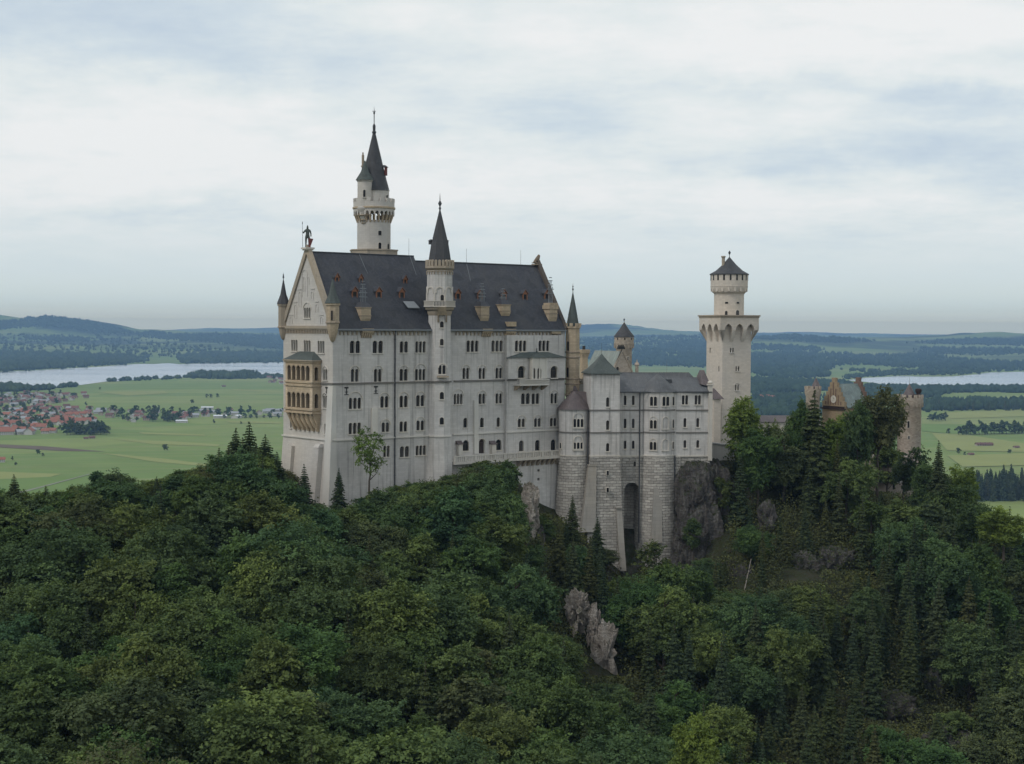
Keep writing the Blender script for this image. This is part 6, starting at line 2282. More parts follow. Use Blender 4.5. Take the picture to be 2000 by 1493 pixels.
t, b = material('ground', 0.95, 0.1)
geo = t.add('ShaderNodeNewGeometry')
pos = geo.outputs['Position']
wood = t.add('ShaderNodeAttribute', attribute_name='wood').outputs['Fac']
rot = t.add('ShaderNodeVectorRotate', i_Vector=pos)
rot.inputs['Angle'].default_value = math.radians(-14)
rp = rot.outputs[0]
flat = t.vmath('MULTIPLY', rp, (1 / 620, 1 / 270, 0))
warp = t.vmath('MULTIPLY', t.vmath('SUBTRACT', t.add('ShaderNodeTexNoise', i_Vector=flat, i_Scale=0.8, i_Detail=2.0).outputs[1], (.5, .5, .5)), (.8, .5, 0))
vo = t.add('ShaderNodeTexVoronoi', i_Vector=t.vmath('ADD', flat, warp), i_Scale=1.0)
cell = t.add('ShaderNodeSeparateColor', i_0=vo.outputs['Color']).outputs[0]
fld = t.ramp(cell, [(0.0, (0.150, 0.222, 0.060)), (0.22, (0.175, 0.242, 0.066)), (0.42, (0.208, 0.262, 0.080)), (0.6, (0.152, 0.228, 0.058)), (0.78, (0.23, 0.268, 0.092)), (0.92, (0.18, 0.238, 0.070))], 'CONSTANT')
# mown strips within the fields
strip = t.noise(t.vmath('MULTIPLY', rp, (1 / 1400, 1 / 42, 0)), 1.0, 2)
fld = t.mix(t.math('MULTIPLY_ADD', strip, 6.0, -2.9, clamp=True), fld, (0.20, 0.235, 0.085, 1))
mott = t.noise(t.vmath('MULTIPLY', pos, (1 / 90, 1 / 90, 0)), 1.0, 6, .65)
fld = t.mix(0.7, fld, t.mix(mott, (0.6, 0.62, 0.6, 1), (1.35, 1.3, 1.3, 1)), 'MULTIPLY')
# meadow and dark forest on the far hills
far = t.vmath('LENGTH', t.vmath('MULTIPLY', pos, (1, 1, 0)))
fn = t.noise(t.vmath('MULTIPLY', pos, (1 / 1500, 1 / 1500, 0)), 1.0, 7, .6)
farw = t.math('MULTIPLY_ADD', far, 1 / 6500, -1.25, clamp=True)
ff = t.math('MULTIPLY', t.math('MULTIPLY_ADD', fn, 14.0, -6.6, clamp=True), farw)
fld = t.mix(ff, fld, (0.022, 0.036, 0.022, 1))
n1 = t.noise(pos, 0.12, 6, .65)
n2 = t.noise(pos, 0.8, 5, .65)
floor = t.ramp(n1, [(0.35, (0.022, 0.021, 0.014)), (0.5, (0.038, 0.040, 0.020)), (0.62, (0.052, 0.048, 0.034)), (0.72, (0.075, 0.068, 0.056))])
floor = t.mix(t.math('MULTIPLY_ADD', n2, 3, -1.3, clamp=True), floor, (0.030, 0.044, 0.016, 1))
steep = t.add('ShaderNodeSeparateXYZ', i_0=geo.outputs['Normal']).outputs[2]
rocky = t.math('MULTIPLY', t.math('MULTIPLY_ADD', steep, -6.0, 4.6, clamp=True), t.math('MULTIPLY_ADD', t.noise(pos, 0.35, 6, .7), 6.0, -2.8, clamp=True))
floor = t.mix(rocky, floor, (0.13, 0.115, 0.105, 1))
t.l.new(t.mix(wood, fld, floor), b.inputs['Base Color'])
bump(t, b, t.math('MULTIPLY', t.math('ADD', n2, n1), wood), 1.0, 0.8)
gme.materials.append(M['ground'])
ground = obj('ground', gme)
ground['kind'] = 'structure'

# ---- lakes: shorelines (left far shore lowered in place of its dark reflection), projected from the photograph on the level of the plain
t, b = material('water', 0.25, 0.5)
b.inputs['Base Color'].default_value = (0.030, 0.045, 0.050, 1)
b.inputs['IOR'].default_value = 1.33
pos = t.add('ShaderNodeNewGeometry').outputs['Position']
wn2 = t.noise(t.vmath('MULTIPLY', pos, (1 / 1600, 1 / 420, 0)), 1.0, 4, .6)
gl = t.add('ShaderNodeBsdfGlossy', i_Color=(0.93, 0.95, 0.96, 1), i_Roughness=t.ramp(wn2, [(0.35, (0.12, 0.12, 0.12)), (0.65, (0.24, 0.24, 0.24))]))
mx = t.add('ShaderNodeMixShader', i_0=0.82, i_1=b.outputs[0], i_2=gl.outputs[0])
t.l.new(mx.outputs[0], next(n for n in t.n if n.type == 'OUTPUT_MATERIAL').inputs[0])


def on_level(px, py, z):
    d = ray(px, py)
    k = (z - EYE) / d.z
    return (d.x * k, k, z)


def sheet(name, poly, mat, z, kind='structure', sub=1, label=None):
    P = [on_level(px, py, z) for px, py in poly]
    m = MB()
    for tri in tessellate_polygon([[Vector(p) for p in P]]):
        m.face([P[i] for i in tri])
    o = m.build(name, [M[mat]])
    o['kind'] = kind
    return o


sheet('lake', [(-300, 736), (-60, 729), (0, 726.5), (60, 724), (130, 720), (200, 716.5), (240, 713), (275, 711), (300, 711.5), (330, 709.5), (350, 712), (372, 710.5), (400, 709.5), (470, 709), (540, 708), (620, 707), (700, 709),
               (620, 727), (548, 733.5), (520, 734.5), (490, 733), (440, 735.5), (380, 736), (330, 738.5), (270, 741), (240, 744.5), (210, 745), (160, 752), (110, 755.5), (60, 758), (30, 752), (-20, 751), (-300, 768)], 'water', 0.8)
sheet('lake', [(1655, 743), (1690, 738.5), (1760, 734.5), (1800, 736), (1860, 735.5), (1908, 731.5), (1930, 728), (1990, 726.5), (2080, 724), (2300, 722), (2300, 757), (2090, 757), (1990, 757.5), (1940, 757), (1860, 758.5), (1800, 757.5), (1760, 755), (1720, 750), (1690, 746)], 'water', 0.8)

# ---- a ploughed strip, mown strips and lanes on the meadows
plain('ploughed', (0.135, 0.105, 0.075), 0.95, 0.1, .3, .02)
plain('mown', (0.242, 0.265, 0.09), 0.95, 0.1, .15, .01)
plain('lush', (0.14, 0.21, 0.055), 0.95, 0.1, .2, .01)
plain('lane', (0.24, 0.24, 0.18), 0.9, 0.1, .15, .02)
LVL = 0.35
sheet('ploughed_field', [(-60, 866), (0, 868), (90, 872), (205, 882), (120, 881), (0, 874), (-60, 872)], 'ploughed', LVL + .3)
for k, (poly, mat) in enumerate((
    ([(190, 884), (330, 897), (420, 909), (415, 912), (300, 902)], 'mown'),
    ([(220, 858), (330, 862), (430, 868), (425, 872), (300, 868)], 'mown'),
    ([(270, 844), (400, 849), (400, 851.5), (280, 848)], 'mown'),
    ([(-40, 920), (120, 926), (60, 942), (-40, 944)], 'mown'),
    ([(-40, 938), (170, 928), (175, 945), (110, 975), (-40, 975)], 'lush'),
    ([(190, 766), (320, 764), (330, 768), (250, 773)], 'mown'),
    ([(450, 760), (548, 764), (548, 767), (460, 763)], 'mown'),
    ([(440, 822), (550, 824), (550, 828), (450, 826)], 'mown'),
    ([(1840, 806), (2040, 798), (2040, 812), (1850, 818)], 'mown'),
    ([(1820, 846), (1880, 848), (2040, 872), (2040, 884), (1850, 880)], 'mown'),
    ([(1800, 828), (2040, 832), (2040, 846), (1860, 848), (1800, 842)], 'lush'),
    ([(1850, 890), (2040, 884), (2040, 908), (1880, 912)], 'mown'))):
    sheet('meadow_strip', poly, mat, LVL + .2 + .02 * k)
sheet('lane', [(0, 971), (175, 925.5), (175.5, 926.5), (3, 973.5)], 'lane', LVL + .8)
sheet('lane', [(430, 815), (560, 812), (560, 813), (432, 816)], 'lane', LVL + .8)


# ================================================================== rocks
def rock(name, c, size, seed, mat, rough=.35, rz=0.0, detail=4, stretch=1.0, cell=.55):
    import bmesh
    bm = bmesh.new()
    bmesh.ops.create_icosphere(bm, subdivisions=detail, radius=1.0)
    off = Vector((seed * 13.7, seed * 5.1, seed * 2.3))
    for v in bm.verts:
        p = Vector((v.co.x * size[0], v.co.y * size[1], v.co.z * size[2]))
        q = Vector((p.x, p.y, p.z * stretch)) * cell / max(size) * 4 + off
        d = noise.fractal(q, .8, 2.2, 7) * rough + (noise.voronoi(q * 1.1)[0][0] - .4) * rough * 1.5 + (noise.voronoi(q * 3.1)[0][0] - .4) * rough * .55
        lz = p.z * .55 + noise.noise(q * .7) * 1.2
        d += (lz - math.floor(lz) - .5) * rough * .28
        d *= 1.0 - .55 * max(0.0, v.co.z) ** 2
        v.co = v.co * (1 + d)
        v.co = Vector((v.co.x * size[0], v.co.y * size[1], v.co.z * size[2]))
    me = bpy.data.meshes.new(name)
    bm.to_mesh(me)
    bm.free()
    me.materials.append(M[mat])
    me.set_sharp_from_angle(angle=math.radians(30))
    o = obj(name, me)
    o.location = c
    o.rotation_euler = (0, 0, rz)
    o['kind'] = 'structure'
    return o


def atp(px, py, D):
    d = ray(px, py)
    return Vector((d.x * D, D, EYE + d.z * D))


# brown cliff beneath the right part of the range
rock('cliff', atp(1356, 976, 347), (4.6, 4.5, 8.6), 1, 'rock_brown', .22, .1, 6, .35, 1.1)
rock('cliff', atp(1386, 972, 351), (5.0, 5.0, 8.6), 2, 'rock_brown', .25, .6, 6, .4, 1.1)
rock('cliff', atp(1416, 1000, 357), (4.5, 5, 8.0), 21, 'rock_brown', .25, .9, 6, .4, 1.1)
rock('cliff', atp(1366, 1070, 345), (5.2, 5.5, 10.5), 3, 'rock_brown', .3, .3, 6, .4, 1.1)
rock('cliff', atp(1345, 1140, 341), (4.5, 4, 9), 4, 'rock_brown', .3, .0, 6, .4, 1.1)
# pale outcrops below and beside the palace
rock('cliff', atp(1128, 1190, 281), (1.5, 2.0, 3.0), 5, 'rock_pale', .62, .2, 6, .6, 1.3)
rock('cliff', atp(1160, 1222, 279), (.7, 1.6, 3.4), 6, 'rock_pale', .55, .5, 5, .5, 1.3)
rock('cliff', atp(1184, 1272, 275), (.95, 1.8, 4.6), 7, 'rock_pale', .6, .9, 5, .4, 1.0)
rock('cliff', atp(1196, 1310, 284), (1.5, 2, 4.5), 17, 'rock_grey', .35, .9, 4, .4, 1.0)
rock('cliff', atp(1034, 1000, 316), (1.4, 3, 5.8), 8, 'rock_pale', .4, .3, 5, .5, 1.0)
rock('cliff', atp(1052, 1080, 316), (1.2, 3, 5.5), 18, 'rock_grey', .4, .3, 4, .5, 1.0)
rock('cliff', atp(1562, 1112, 322), (3.0, 3, 3.6), 9, 'rock_grey', .4, .2, 5, .5, 1.0)
rock('cliff', atp(1625, 1098, 326), (4.5, 3, 3.0), 10, 'rock_brown', .4, .1, 5, .5, 1.0)
rock('cliff', atp(1450, 1128, 325), (2.0, 3, 3.0), 11, 'rock_brown', .4, .1, 4, .5, 1.0)
rock('cliff', atp(1818, 1352, 283), (1.5, 3, 4.0), 12, 'rock_grey', .4, .4, 4, .5, 1.0)
rock('cliff', atp(1725, 1388, 272), (5.5, 3, 3.2), 13, 'rock_brown', .4, .0, 5, .5, 1.0)
rock('cliff', atp(1855, 1455, 255), (3.5, 3, 3.0), 14, 'rock_grey', .4, .0, 5, .5, 1.0)
rock('cliff', atp(1498, 1010, 338), (1.8, 2, 3.5), 15, 'rock_brown', .4, .0, 4, .5, 1.0)

# ================================================================== trees
rng = np.random.default_rng(11)


def leaf_quads(cen, nrm, size, aspect, r):
    """diamond-shaped leaf sprays at the given centres, facing about nrm"""
    n = len(cen)
    rv = r.normal(size=(n, 3))
    t1 = np.cross(nrm, rv)
    t1 /= np.linalg.norm(t1, axis=1)[:, None] + 1e-9
    t2 = np.cross(nrm, t1)
    s = size[:, None]
    co = np.stack([cen + t1 * s, cen + t2 * s * aspect, cen - t1 * s, cen - t2 * s * aspect], 1).reshape(-1, 3)
    return co, np.arange(n * 4).reshape(-1, 4)


def unit(v):
    return v / (np.linalg.norm(v, axis=-1, keepdims=True) + 1e-9)


def trunk_mesh(name, H, r0, limbs, seed, mat='bark', bend=.4):
    rr = random.Random(seed)
    m = MB()
    p = Vector((0, 0, -1.5))
    n = 6
    for i in range(n):
        q = Vector((rr.uniform(-bend, bend) * .5, rr.uniform(-bend, bend) * .5, -1.5 + (H + 1.5) * (i + 1) / n))
        ra, rb = r0 * (1 - i / n * .85), r0 * (1 - (i + 1) / n * .85)
        m.tube(p, q, ra, rb, 7)
        p = q
    for a, z0, l, up in limbs:
        s = Vector((0, 0, z0))
        mid = s + Vector((math.cos(a) * l * .5, math.sin(a) * l * .5, l * up * .35))
        e = s + Vector((math.cos(a) * l, math.sin(a) * l, l * up))
        m.tube(s, mid, r0 * .4, r0 * .26, 5)
        m.tube(mid, e, r0 * .26, r0 * .08, 5)
    return m.build(name, [M[mat]])


def finish_tree(name, crown_me, trunk, label):
    e = empty(name, (0, 0, 0))
    c = obj('crown', crown_me, e)
    trunk.parent = e
    trunk.name = 'trunk'
    e['label'] = label
    e['category'] = 'tree'
    return e


def broadleaf(seed, H, R, n_leaf=7000, lobes=20, leaf=(.13, .25), low=.22, top=1.0, mat='leaf', name='broadleaf_tree', sparse=1.0, narrow=1.0):
    r = np.random.default_rng(seed)
    rr = random.Random(seed)
    zc, hz = H * (low + 1) / 2, H * (1 - low) / 2
    L = []
    limbs = []
    for k in range(lobes):
        for _ in range(30):
            v = unit(r.normal(size=3))
            f = r.uniform(.45, .86)
            c = np.array([v[0] * R * f, v[1] * R * f, zc + v[2] * hz * f])
            # widest at about 40 % of the crown's height, dome above
            w = (c[2] / H - low) / (1 - low)
            lim = R * narrow * (1.02 * math.sqrt(max(0.02, 1 - max(0, (w - .38) / .62) ** 2.0)) if w > .38 else .62 + .38 * w / .38)
            if math.hypot(c[0], c[1]) < lim:
                break
        rad = R * r.uniform(.26, .44)
        L.append((c, rad, r.uniform(.25, .75)))
        if k % 2 == 0:
            a = math.atan2(c[1], c[0])
            l = math.hypot(c[0], c[1])
            z0 = max(H * .15, c[2] - l * .9 - .5)
            limbs.append((a, z0, l, min(1.4, (c[2] - z0) / max(l, .5))))
    cen, nor, tint, siz = [], [], [], []
    tot = sum(q[1] ** 2 for q in L)
    per = max(6, int(26 * min(1, n_leaf / 9000 + .4)))
    for c, rad, tn in L:
        # sprays of leaves sitting on the outside of each limb's clump, reaching outwards
        n = max(4, int(n_leaf * rad ** 2 / tot / per))
        v = unit(r.normal(size=(n, 3)) + [0, 0, .3])
        wob = 1 + .20 * np.sin(v[:, 0] * 5 + seed) * np.cos(v[:, 1] * 6 + c[0]) + .14 * np.sin(v[:, 2] * 9 + c[1])
        p = c + v * (rad * (.62 + .46 * r.uniform(0, 1, n) ** .7) * wob)[:, None] * [1, 1, .8]
        keep = np.ones(n, bool)
        for c2, r2, _ in L:
            if c2 is not c:
                keep &= np.linalg.norm((p - c2) / [1, 1, .8], axis=1) > r2 * .6
        p, v = p[keep], v[keep]
        n = len(p)
        if n == 0:
            continue
        axis = unit(v * [1, 1, .55] + r.normal(size=v.shape) * .35 + [0, 0, .05])
        side = unit(np.cross(axis, np.array([0, 0, 1.0]) + r.normal(size=v.shape) * .25))
        up = np.cross(side, axis)
        ln = R * r.uniform(.10, .20, n)
        m_ = n * per
        i = np.repeat(np.arange(n), per)
        u = r.uniform(-1, 1, m_)
        w = r.normal(size=m_) * .42 * (1 - .35 * np.abs(u))
        h = r.normal(size=m_) * .14 - .16 * (u + .4) ** 2
        q = p[i] + axis[i] * (u * ln[i])[:, None] + side[i] * (w * ln[i])[:, None] + up[i] * (h * ln[i])[:, None]
        st_ = np.clip(tn + r.normal(size=n) * .12, 0, 1)
        cen.append(q)
        nor.append(unit(up[i] * .75 + v[i] * .55 + r.normal(size=(m_, 3)) * .55 + [0, 0, .25]))
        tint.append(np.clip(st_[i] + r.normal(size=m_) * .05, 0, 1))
        siz.append(r.uniform(leaf[0], leaf[1], m_))
    cen, nor, tint, siz = map(np.concatenate, (cen, nor, tint, siz))
    co, fa = leaf_quads(cen, nor, siz, .62, r)
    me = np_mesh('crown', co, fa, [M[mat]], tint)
    tr = trunk_mesh('trunk', H * .8, H * .018 + .08, limbs, seed)
    return finish_tree(name, me, tr, 'tree')


def conifer(seed, H, R, n_leaf=5200, name='spruce_tree', mat='needle', low=.06, droop=.35, power=.85, leaf=(.11, .24), gaps=.12):
    r = np.random.default_rng(seed)
    tiers = int(H / .62)
    cen, nor, tint, siz = [], [], [], []
    limbs = []
    per = n_leaf / (tiers * 9 * .55)
    for k in range(tiers):
        f = k / tiers
        z = H * (low + (1 - low) * f)
        rad = R * (1 - f) ** power * r.uniform(.8, 1.12) + .12
        nb = int(r.integers(7, 11)) if f < .9 else 5
        a0 = r.uniform(0, 6.3)
        for b_ in range(nb):
            if r.random() < gaps:
                continue
            a = a0 + 2 * PI * b_ / nb + r.normal() * .22
            l = rad * r.uniform(.7, 1.12)
            n = max(3, int(per * (l / R) ** .9 * 1.6))
            u = r.uniform(.12, 1, n) ** .8
            side = r.normal(size=n) * (.12 + .20 * l * (1 - u * .75)) * .8
            d = np.array([math.cos(a), math.sin(a)])
            s = np.array([-d[1], d[0]])
            zz = z - droop * l * (u - .15) + .18 * l * np.maximum(0, u - .75) + r.normal(size=n) * .07 - np.abs(side) * .25
            p = np.stack([d[0] * l * u + s[0] * side, d[1] * l * u + s[1] * side, zz], 1)
            cen.append(p)
            nor.append(unit(np.stack([np.full(n, d[0] * .45), np.full(n, d[1] * .45), np.ones(n)], 1) + r.normal(size=(n, 3)) * .45))
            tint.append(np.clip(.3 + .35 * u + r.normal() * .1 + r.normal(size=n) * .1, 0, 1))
            siz.append(r.uniform(leaf[0], leaf[1], n) * (1.0 if f < .85 else .6))
        if k % 5 == 1 and f < .8:
            limbs.append((a0, z, rad * .8, -.25))
    # leading shoot
    n = 26
    p = np.stack([r.normal(size=n) * .06, r.normal(size=n) * .06, H * (.965 + .05 * r.random(n))], 1)
    cen.append(p), nor.append(unit(r.normal(size=(n, 3)))), tint.append(np.full(n, .5)), siz.append(np.full(n, .14))
    cen, nor, tint, siz = map(np.concatenate, (cen, nor, tint, siz))
    co, fa = leaf_quads(cen, nor, siz, .55, r)
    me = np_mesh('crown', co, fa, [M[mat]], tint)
    tr = trunk_mesh('trunk', H * .98, H * .013 + .07, limbs, seed, bend=.12)
    return finish_tree(name, me, tr, 'tree')


BL = [broadleaf(101 + i, 15, R, n_leaf=nl, lobes=lb, low=lo, narrow=na_) for i, (R, nl, lb, lo, na_) in enumerate(((5.6, 34000, 26, .18, 1), (6.2, 38000, 30, .2, 1), (4.4, 28000, 22, .15, .9), (5.2, 32000, 24, .25, 1), (4.0, 24000, 20, .12, .9), (6.6, 40000, 34, .22, 1), (5.0, 30000, 18, .2, 1)))]
CF = [conifer(201 + i, 18, R, n_leaf=nl, droop=dr, gaps=gp) for i, (R, nl, dr, gp) in enumerate(((3.3, 20000, .4, .1), (2.8, 17000, .3, .15), (3.7, 23000, .5, .12), (2.5, 15000, .35, .22)))]
PROTO_H = {}
for i in (2, 4):
    BL[i].name = 'slender_tree'
for q in BL:
    PROTO_H[q.name] = (15, max(abs(v.co.x) for v in q.children[0].data.vertices))
for q in CF:
    PROTO_H[q.name] = (18, max(abs(v.co.x) for v in q.children[0].data.vertices))
used = set()


def plant(proto, x, y, z, s, rz, label, group, sz=1.0):
    """the first call with a prototype moves the prototype itself, later calls copy it"""
    if proto.name not in used:
        used.add(proto.name)
        o = proto
        o.location = (x, y, z)
        o.rotation_euler = (0, 0, rz)
        o.scale = (s, s, s * sz)
        o['label'] = label
        if group:
            o['group'] = group
        return o
    return copy_thing(proto, (x, y, z), rz, (s, s, s * sz), label, group)


# how high the crowns may reach, by column (row of the photograph)
ENV = np.array([(-300, 930), (0, 945), (30, 932), (60, 955), (110, 955), (150, 935), (190, 915), (235, 920), (262, 940), (300, 925), (350, 918), (400, 903), (430, 880), (450, 848), (470, 838), (487, 832), (505, 845), (530, 862), (546, 893), (575, 915), (600, 930), (618, 960), (640, 990), (655, 998), (690, 965), (740, 945), (770, 948),
                (800, 944), (850, 935), (880, 925), (900, 905), (935, 895), (980, 898), (1005, 915), (1022, 950), (1050, 1000), (1090, 1008), (1118, 990), (1140, 1035), (1170, 1035), (1195, 1055), (1215, 1090), (1232, 1120), (1245, 1085), (1280, 1070), (1320, 1105), (1345, 1095), (1385, 1035), (1405, 945), (1418, 880), (1440, 830), (1480, 835),
                (1500, 830), (1545, 835), (1575, 785), (1600, 790), (1625, 803), (1650, 812), (1680, 775), (1720, 768), (1745, 800), (1760, 850), (1790, 862), (1815, 880), (1840, 880), (1860, 890), (1890, 905), (1915, 950), (1930, 985), (1960, 985), (2000, 995), (2300, 1010)], float)
# stretches the photograph shows free of crowns: (x0, x1, y0, y1, beyond this distance)
CLEAR = [(1092, 1158, 1120, 1222, 281), (1150, 1210, 1180, 1320, 277), (1022, 1048, 950, 1050, 312), (1325, 1415, 895, 1085, 346), (1215, 1245, 940, 1120, 339), (1535, 1600, 1085, 1135, 318), (1435, 1462, 1105, 1150, 322), (1700, 1770, 893, 958, 403), (1250, 1325, 890, 1085, 339), (1150, 1215, 890, 1040, 337), (1090, 1150, 890, 985, 338),
         (1690, 1770, 1360, 1405, 268), (1810, 1830, 1300, 1375, 278), (1052, 1090, 900, 972, 338), (1600, 1690, 1070, 1110, 322)]
BARE = [(1130, 282, 9.5), (1178, 277, 8.5), (1034, 313, 5.0)]      # round the pale outcrops nothing tall grows
SHRUBBY = [(1090, 1240, 1020, 1180), (880, 1030, 890, 1000), (1440, 1700, 1040, 1180), (1560, 1830, 1180, 1420)]
# footprints that stay free of trees
def inside(poly, x, y):
    c = False
    for i in range(len(poly)):
        (x0, y0), (x1, y1) = poly[i], poly[i - 1]
        if (y0 > y) != (y1 > y) and x < (x1 - x0) * (y - y0) / (y1 - y0) + x0:
            c = not c
    return c
FOOT = [[tuple(F.wld(*p)) for p in ((-4, -2.2), (LP + 4, -4), (LP + 4, DW + 4), (-4, DW + 4))],
        [tuple(K.wld(*p)) for p in ((-3, -9), (k5b + 2, -5), (k5b + 4, 16), (-3, 16))],
        [tuple(G.wld(*p)) for p in ((-6, -4), (12, -4), (12, 18), (-6, 18))],
        [tuple(Q.wld(*p)) for p in ((-6, -8), (sd + 4, -5), (sd + 4, dd + 4), (-6, dd + 4))],
        [tuple(CW.wld(*p)) for p in ((-2, -3), (CW.at(1605, 0), -3), (CW.at(1605, 0), 9), (-2, 9))],
        [tuple(GH.wld(*p)) for p in ((-3, -3), (GLn + 2, -3), (GLn + 2, GD + 3), (-3, GD + 3))],
        [tuple(PV.wld(*p)) for p in ((-2, -3), (PV.at(1800, 0), -3), (PV.at(1800, 0), 12), (-2, 12))]]


def free(x, y, pad=0):
    return not any(inside(p, x, y) for p in FOOT)


def behind(x, y, px):
    """hidden behind the palace or the range, so nothing need grow there"""
    if px < 560:
        return y > 338
    if px < 1092:
        p = F.loc(x, y)
        return p.y > -1.2 - (3.0 if p.x > S.px(888, 890)[0] else 0)
    if px < 1395:
        return K.loc(x, y).y > -6.5
    return False


def topix(x, y, z):
    v = CAM_M.transposed() @ Vector((x, y, z - EYE))
    return 1000 + FPX * v.x / -v.z, 746.5 - FPX * v.y / -v.z


def fit(x, y, z, h, rw):
    """greatest crown height <= h at this spot that keeps to the outline of the woods"""
    px, py0 = topix(x, y, z)
    k = y / FPX
    lo = -1e9
    for dx in (-.8, -.4, 0, .4, .8):
        e = np.interp(px + dx * rw / k, ENV[:, 0], ENV[:, 1]) - abs(dx) * 12 * (rw / k / 60)
        lo = max(lo, e)
    hm = (py0 - lo) * k * 1.02
    h = min(h, hm)
    for x0, x1, y0, y1, D in CLEAR:
        if y < D and x0 - rw / k * .75 < px < x1 + rw / k * .75 and py0 > y0:
            h = min(h, (py0 - y1) * k)
    return h, px, py0


def tone(px, py, D, kind):
    """where a tree of the slope stands, in words"""
    if px < 560:
        w = 'on the wooded ridge left of the palace' if D > 255 else ('on the slope in the left foreground' if D > 205 else 'in the nearest rows of the left foreground')
    elif px < 1080:
        w = 'on the slope right below the palace' if D > 262 else ('in the middle of the slope below the palace' if D > 205 else 'in the nearest rows below the palace')
    elif px < 1430:
        w = 'around the cliff below the masonry base' if D > 270 else 'in the gorge below the masonry base'
    elif px < 1860:
        w = 'on the crest in front of the gatehouse' if D > 345 else ('on the rocky slope below the gatehouse' if D > 275 else 'in the gorge below the gatehouse')
    else:
        w = 'on the slope at the right of the castle hill' if D > 300 else 'in the gorge at the far right'
    return w


KINDS = [('full rounded green broadleaf tree', 0), ('wide domed broadleaf tree', 1), ('narrow upright broadleaf tree', 2), ('rounded olive green broadleaf tree', 3), ('slender leafy tree', 4), ('broad spreading broadleaf tree', 5), ('open crowned broadleaf tree', 6)]
CK = ['dark green spruce', 'slim dark spruce', 'broad drooping spruce', 'thin airy spruce']


# ---- trees set out one by one, where the photograph shows them
def special(kind, px, top, base, D, width, label, rz=0.0, group=None):
    """px, top row, base row, distance, crown width in pixels"""
    d = ray(px, base)
    x, y, z = d.x * D, D, EYE + d.z * D
    h = (base - top) * D / FPX
    H0, R0 = PROTO_H[kind.name]
    s = h / H0
    w = width * D / FPX / 2
    sx = w / R0
    if kind.name not in used:
        used.add(kind.name)
        o = kind
        o.location, o.rotation_euler, o.scale = (x, y, z), (0, 0, rz), (sx, sx, s)
        o['label'] = label
    else:
        o = copy_thing(kind, (x, y, z), rz, (sx, sx, s), label)
        if 'group' in o.keys():
            del o['group']
    if group:
        o['group'] = group
    return o


bright = broadleaf(301, 15, 4.6, 36000, 38, low=.02, mat='leaf_bright', name='broadleaf_tree', narrow=.8)
bright2 = broadleaf(302, 15, 5.0, 28000, 22, low=.1, mat='leaf_bright', name='broadleaf_tree')
airy = broadleaf(303, 12, 4.4, 7000, 22, leaf=(.11, .22), low=.25, mat='leaf_bright', name='sparse_tree')
airy2 = broadleaf(304, 12, 3.6, 6500, 18, leaf=(.12, .22), low=.15, mat='leaf', name='sparse_tree')
crest = broadleaf(305, 15, 5.2, 36000, 30, low=.40, name='broadleaf_tree')
for q, h in ((crest, 15), (bright, 15), (bright2, 15), (airy, 12), (airy2, 12)):
    PROTO_H[q.name] = (h, max(abs(v.co.x) for v in q.children[0].data.vertices))
special(bright, 1452, 766, 905, 352, 100, 'bright yellow green tree in front of the foot of the square tower', .4)
special(airy, 723, 836, 962, 306, 84, 'thin leafed young tree with bare branches in front of the palace wall', 1.0)
special(CF[0], 594, 908, 1040, 300, 78, 'dark spruce standing before the west front buttresses', .3)
special(CF[2], 662, 915, 1010, 301, 52, 'small spruce right at the corner of the palace', 1.1)
special(airy2, 1280, 1040, 1188, 326, 104, 'small airy tree growing against the round masonry bastion', .2)
special(CF[0], 487, 826, 985, 305, 122, 'tallest dark spruce left of the palace', 2.0)
special(CF[2], 461, 838, 985, 303, 112, 'dark spruce second from left in the spruce clump beside the palace', .7)
special(CF[1], 428, 876, 985, 298, 76, 'shorter slim spruce at the left edge of the clump beside the palace', .2)
special(CF[2], 518, 850, 985, 309, 112, 'dark spruce in the clump touching the west front', 2.6)
special(CF[0], 541, 884, 985, 300, 90, 'low dark spruce right against the foot of the west front', 1.6)
special(CF[2], 1588, 765, 1010, 352, 150, 'tall spruce in front of the left turret of the gatehouse', .9)
special(CF[0], 1832, 862, 985, 352, 62, 'single dark spruce at the right of the round gate tower', .1)
special(crest, 1714, 766, 965, 366, 128, 'tall broad tree hiding the right side of the gatehouse', .1)
special(BL[2], 1672, 782, 990, 362, 88, 'leafy tree with a pale trunk in front of the gatehouse roof', 1.1)
special(BL[5], 1556, 816, 985, 356, 92, 'dense green tree before the right end of the long low wing', 2.2)
special(CF[3], 1500, 826, 985, 356, 40, 'slim spruce before the left end of the long low wing', 1.4)
special(bright2, 1640, 808, 960, 368, 90, 'yellowish green tree below the stepped gable', .8)
special(CF[0], 28, 928, 1030, 285, 84, 'pointed spruce standing out at the left edge of the ridge', .5)
special(CF[3], 90, 950, 1030, 285, 66, 'thin brownish spruce second from the left on the ridge', 1.5)
special(BL[4], 196, 913, 1010, 288, 78, 'upright leafy tree highest on the left part of the ridge', 2.5)
special(CF[1], 474, 856, 985, 300, 84, 'middle spruce filling the clump beside the palace', 2.9)
special(CF[2], 501, 868, 985, 300, 92, 'broad spruce in front of the tallest one beside the palace', 3.3)
special(CF[0], 446, 872, 985, 299, 84, 'spruce in front of the left half of the clump beside the palace', .1)
special(BL[4], 1353, 1005, 1090, 337, 44, 'small leafy bush rooted on the brown cliff', .8)
special(BL[4], 1408, 925, 1015, 346, 56, 'leafy bush at the right edge of the brown cliff', 2.8)
special(BL[3], 1568, 782, 985, 357, 74, 'dark leafy tree hiding the foot of the small gate turret', 1.2)
special(BL[0], 1510, 824, 985, 358, 84, 'rounded tree before the middle of the long low wing', 2.0)
special(BL[6], 1530, 828, 985, 350, 118, 'round bushy tree below the long low wing', .5)
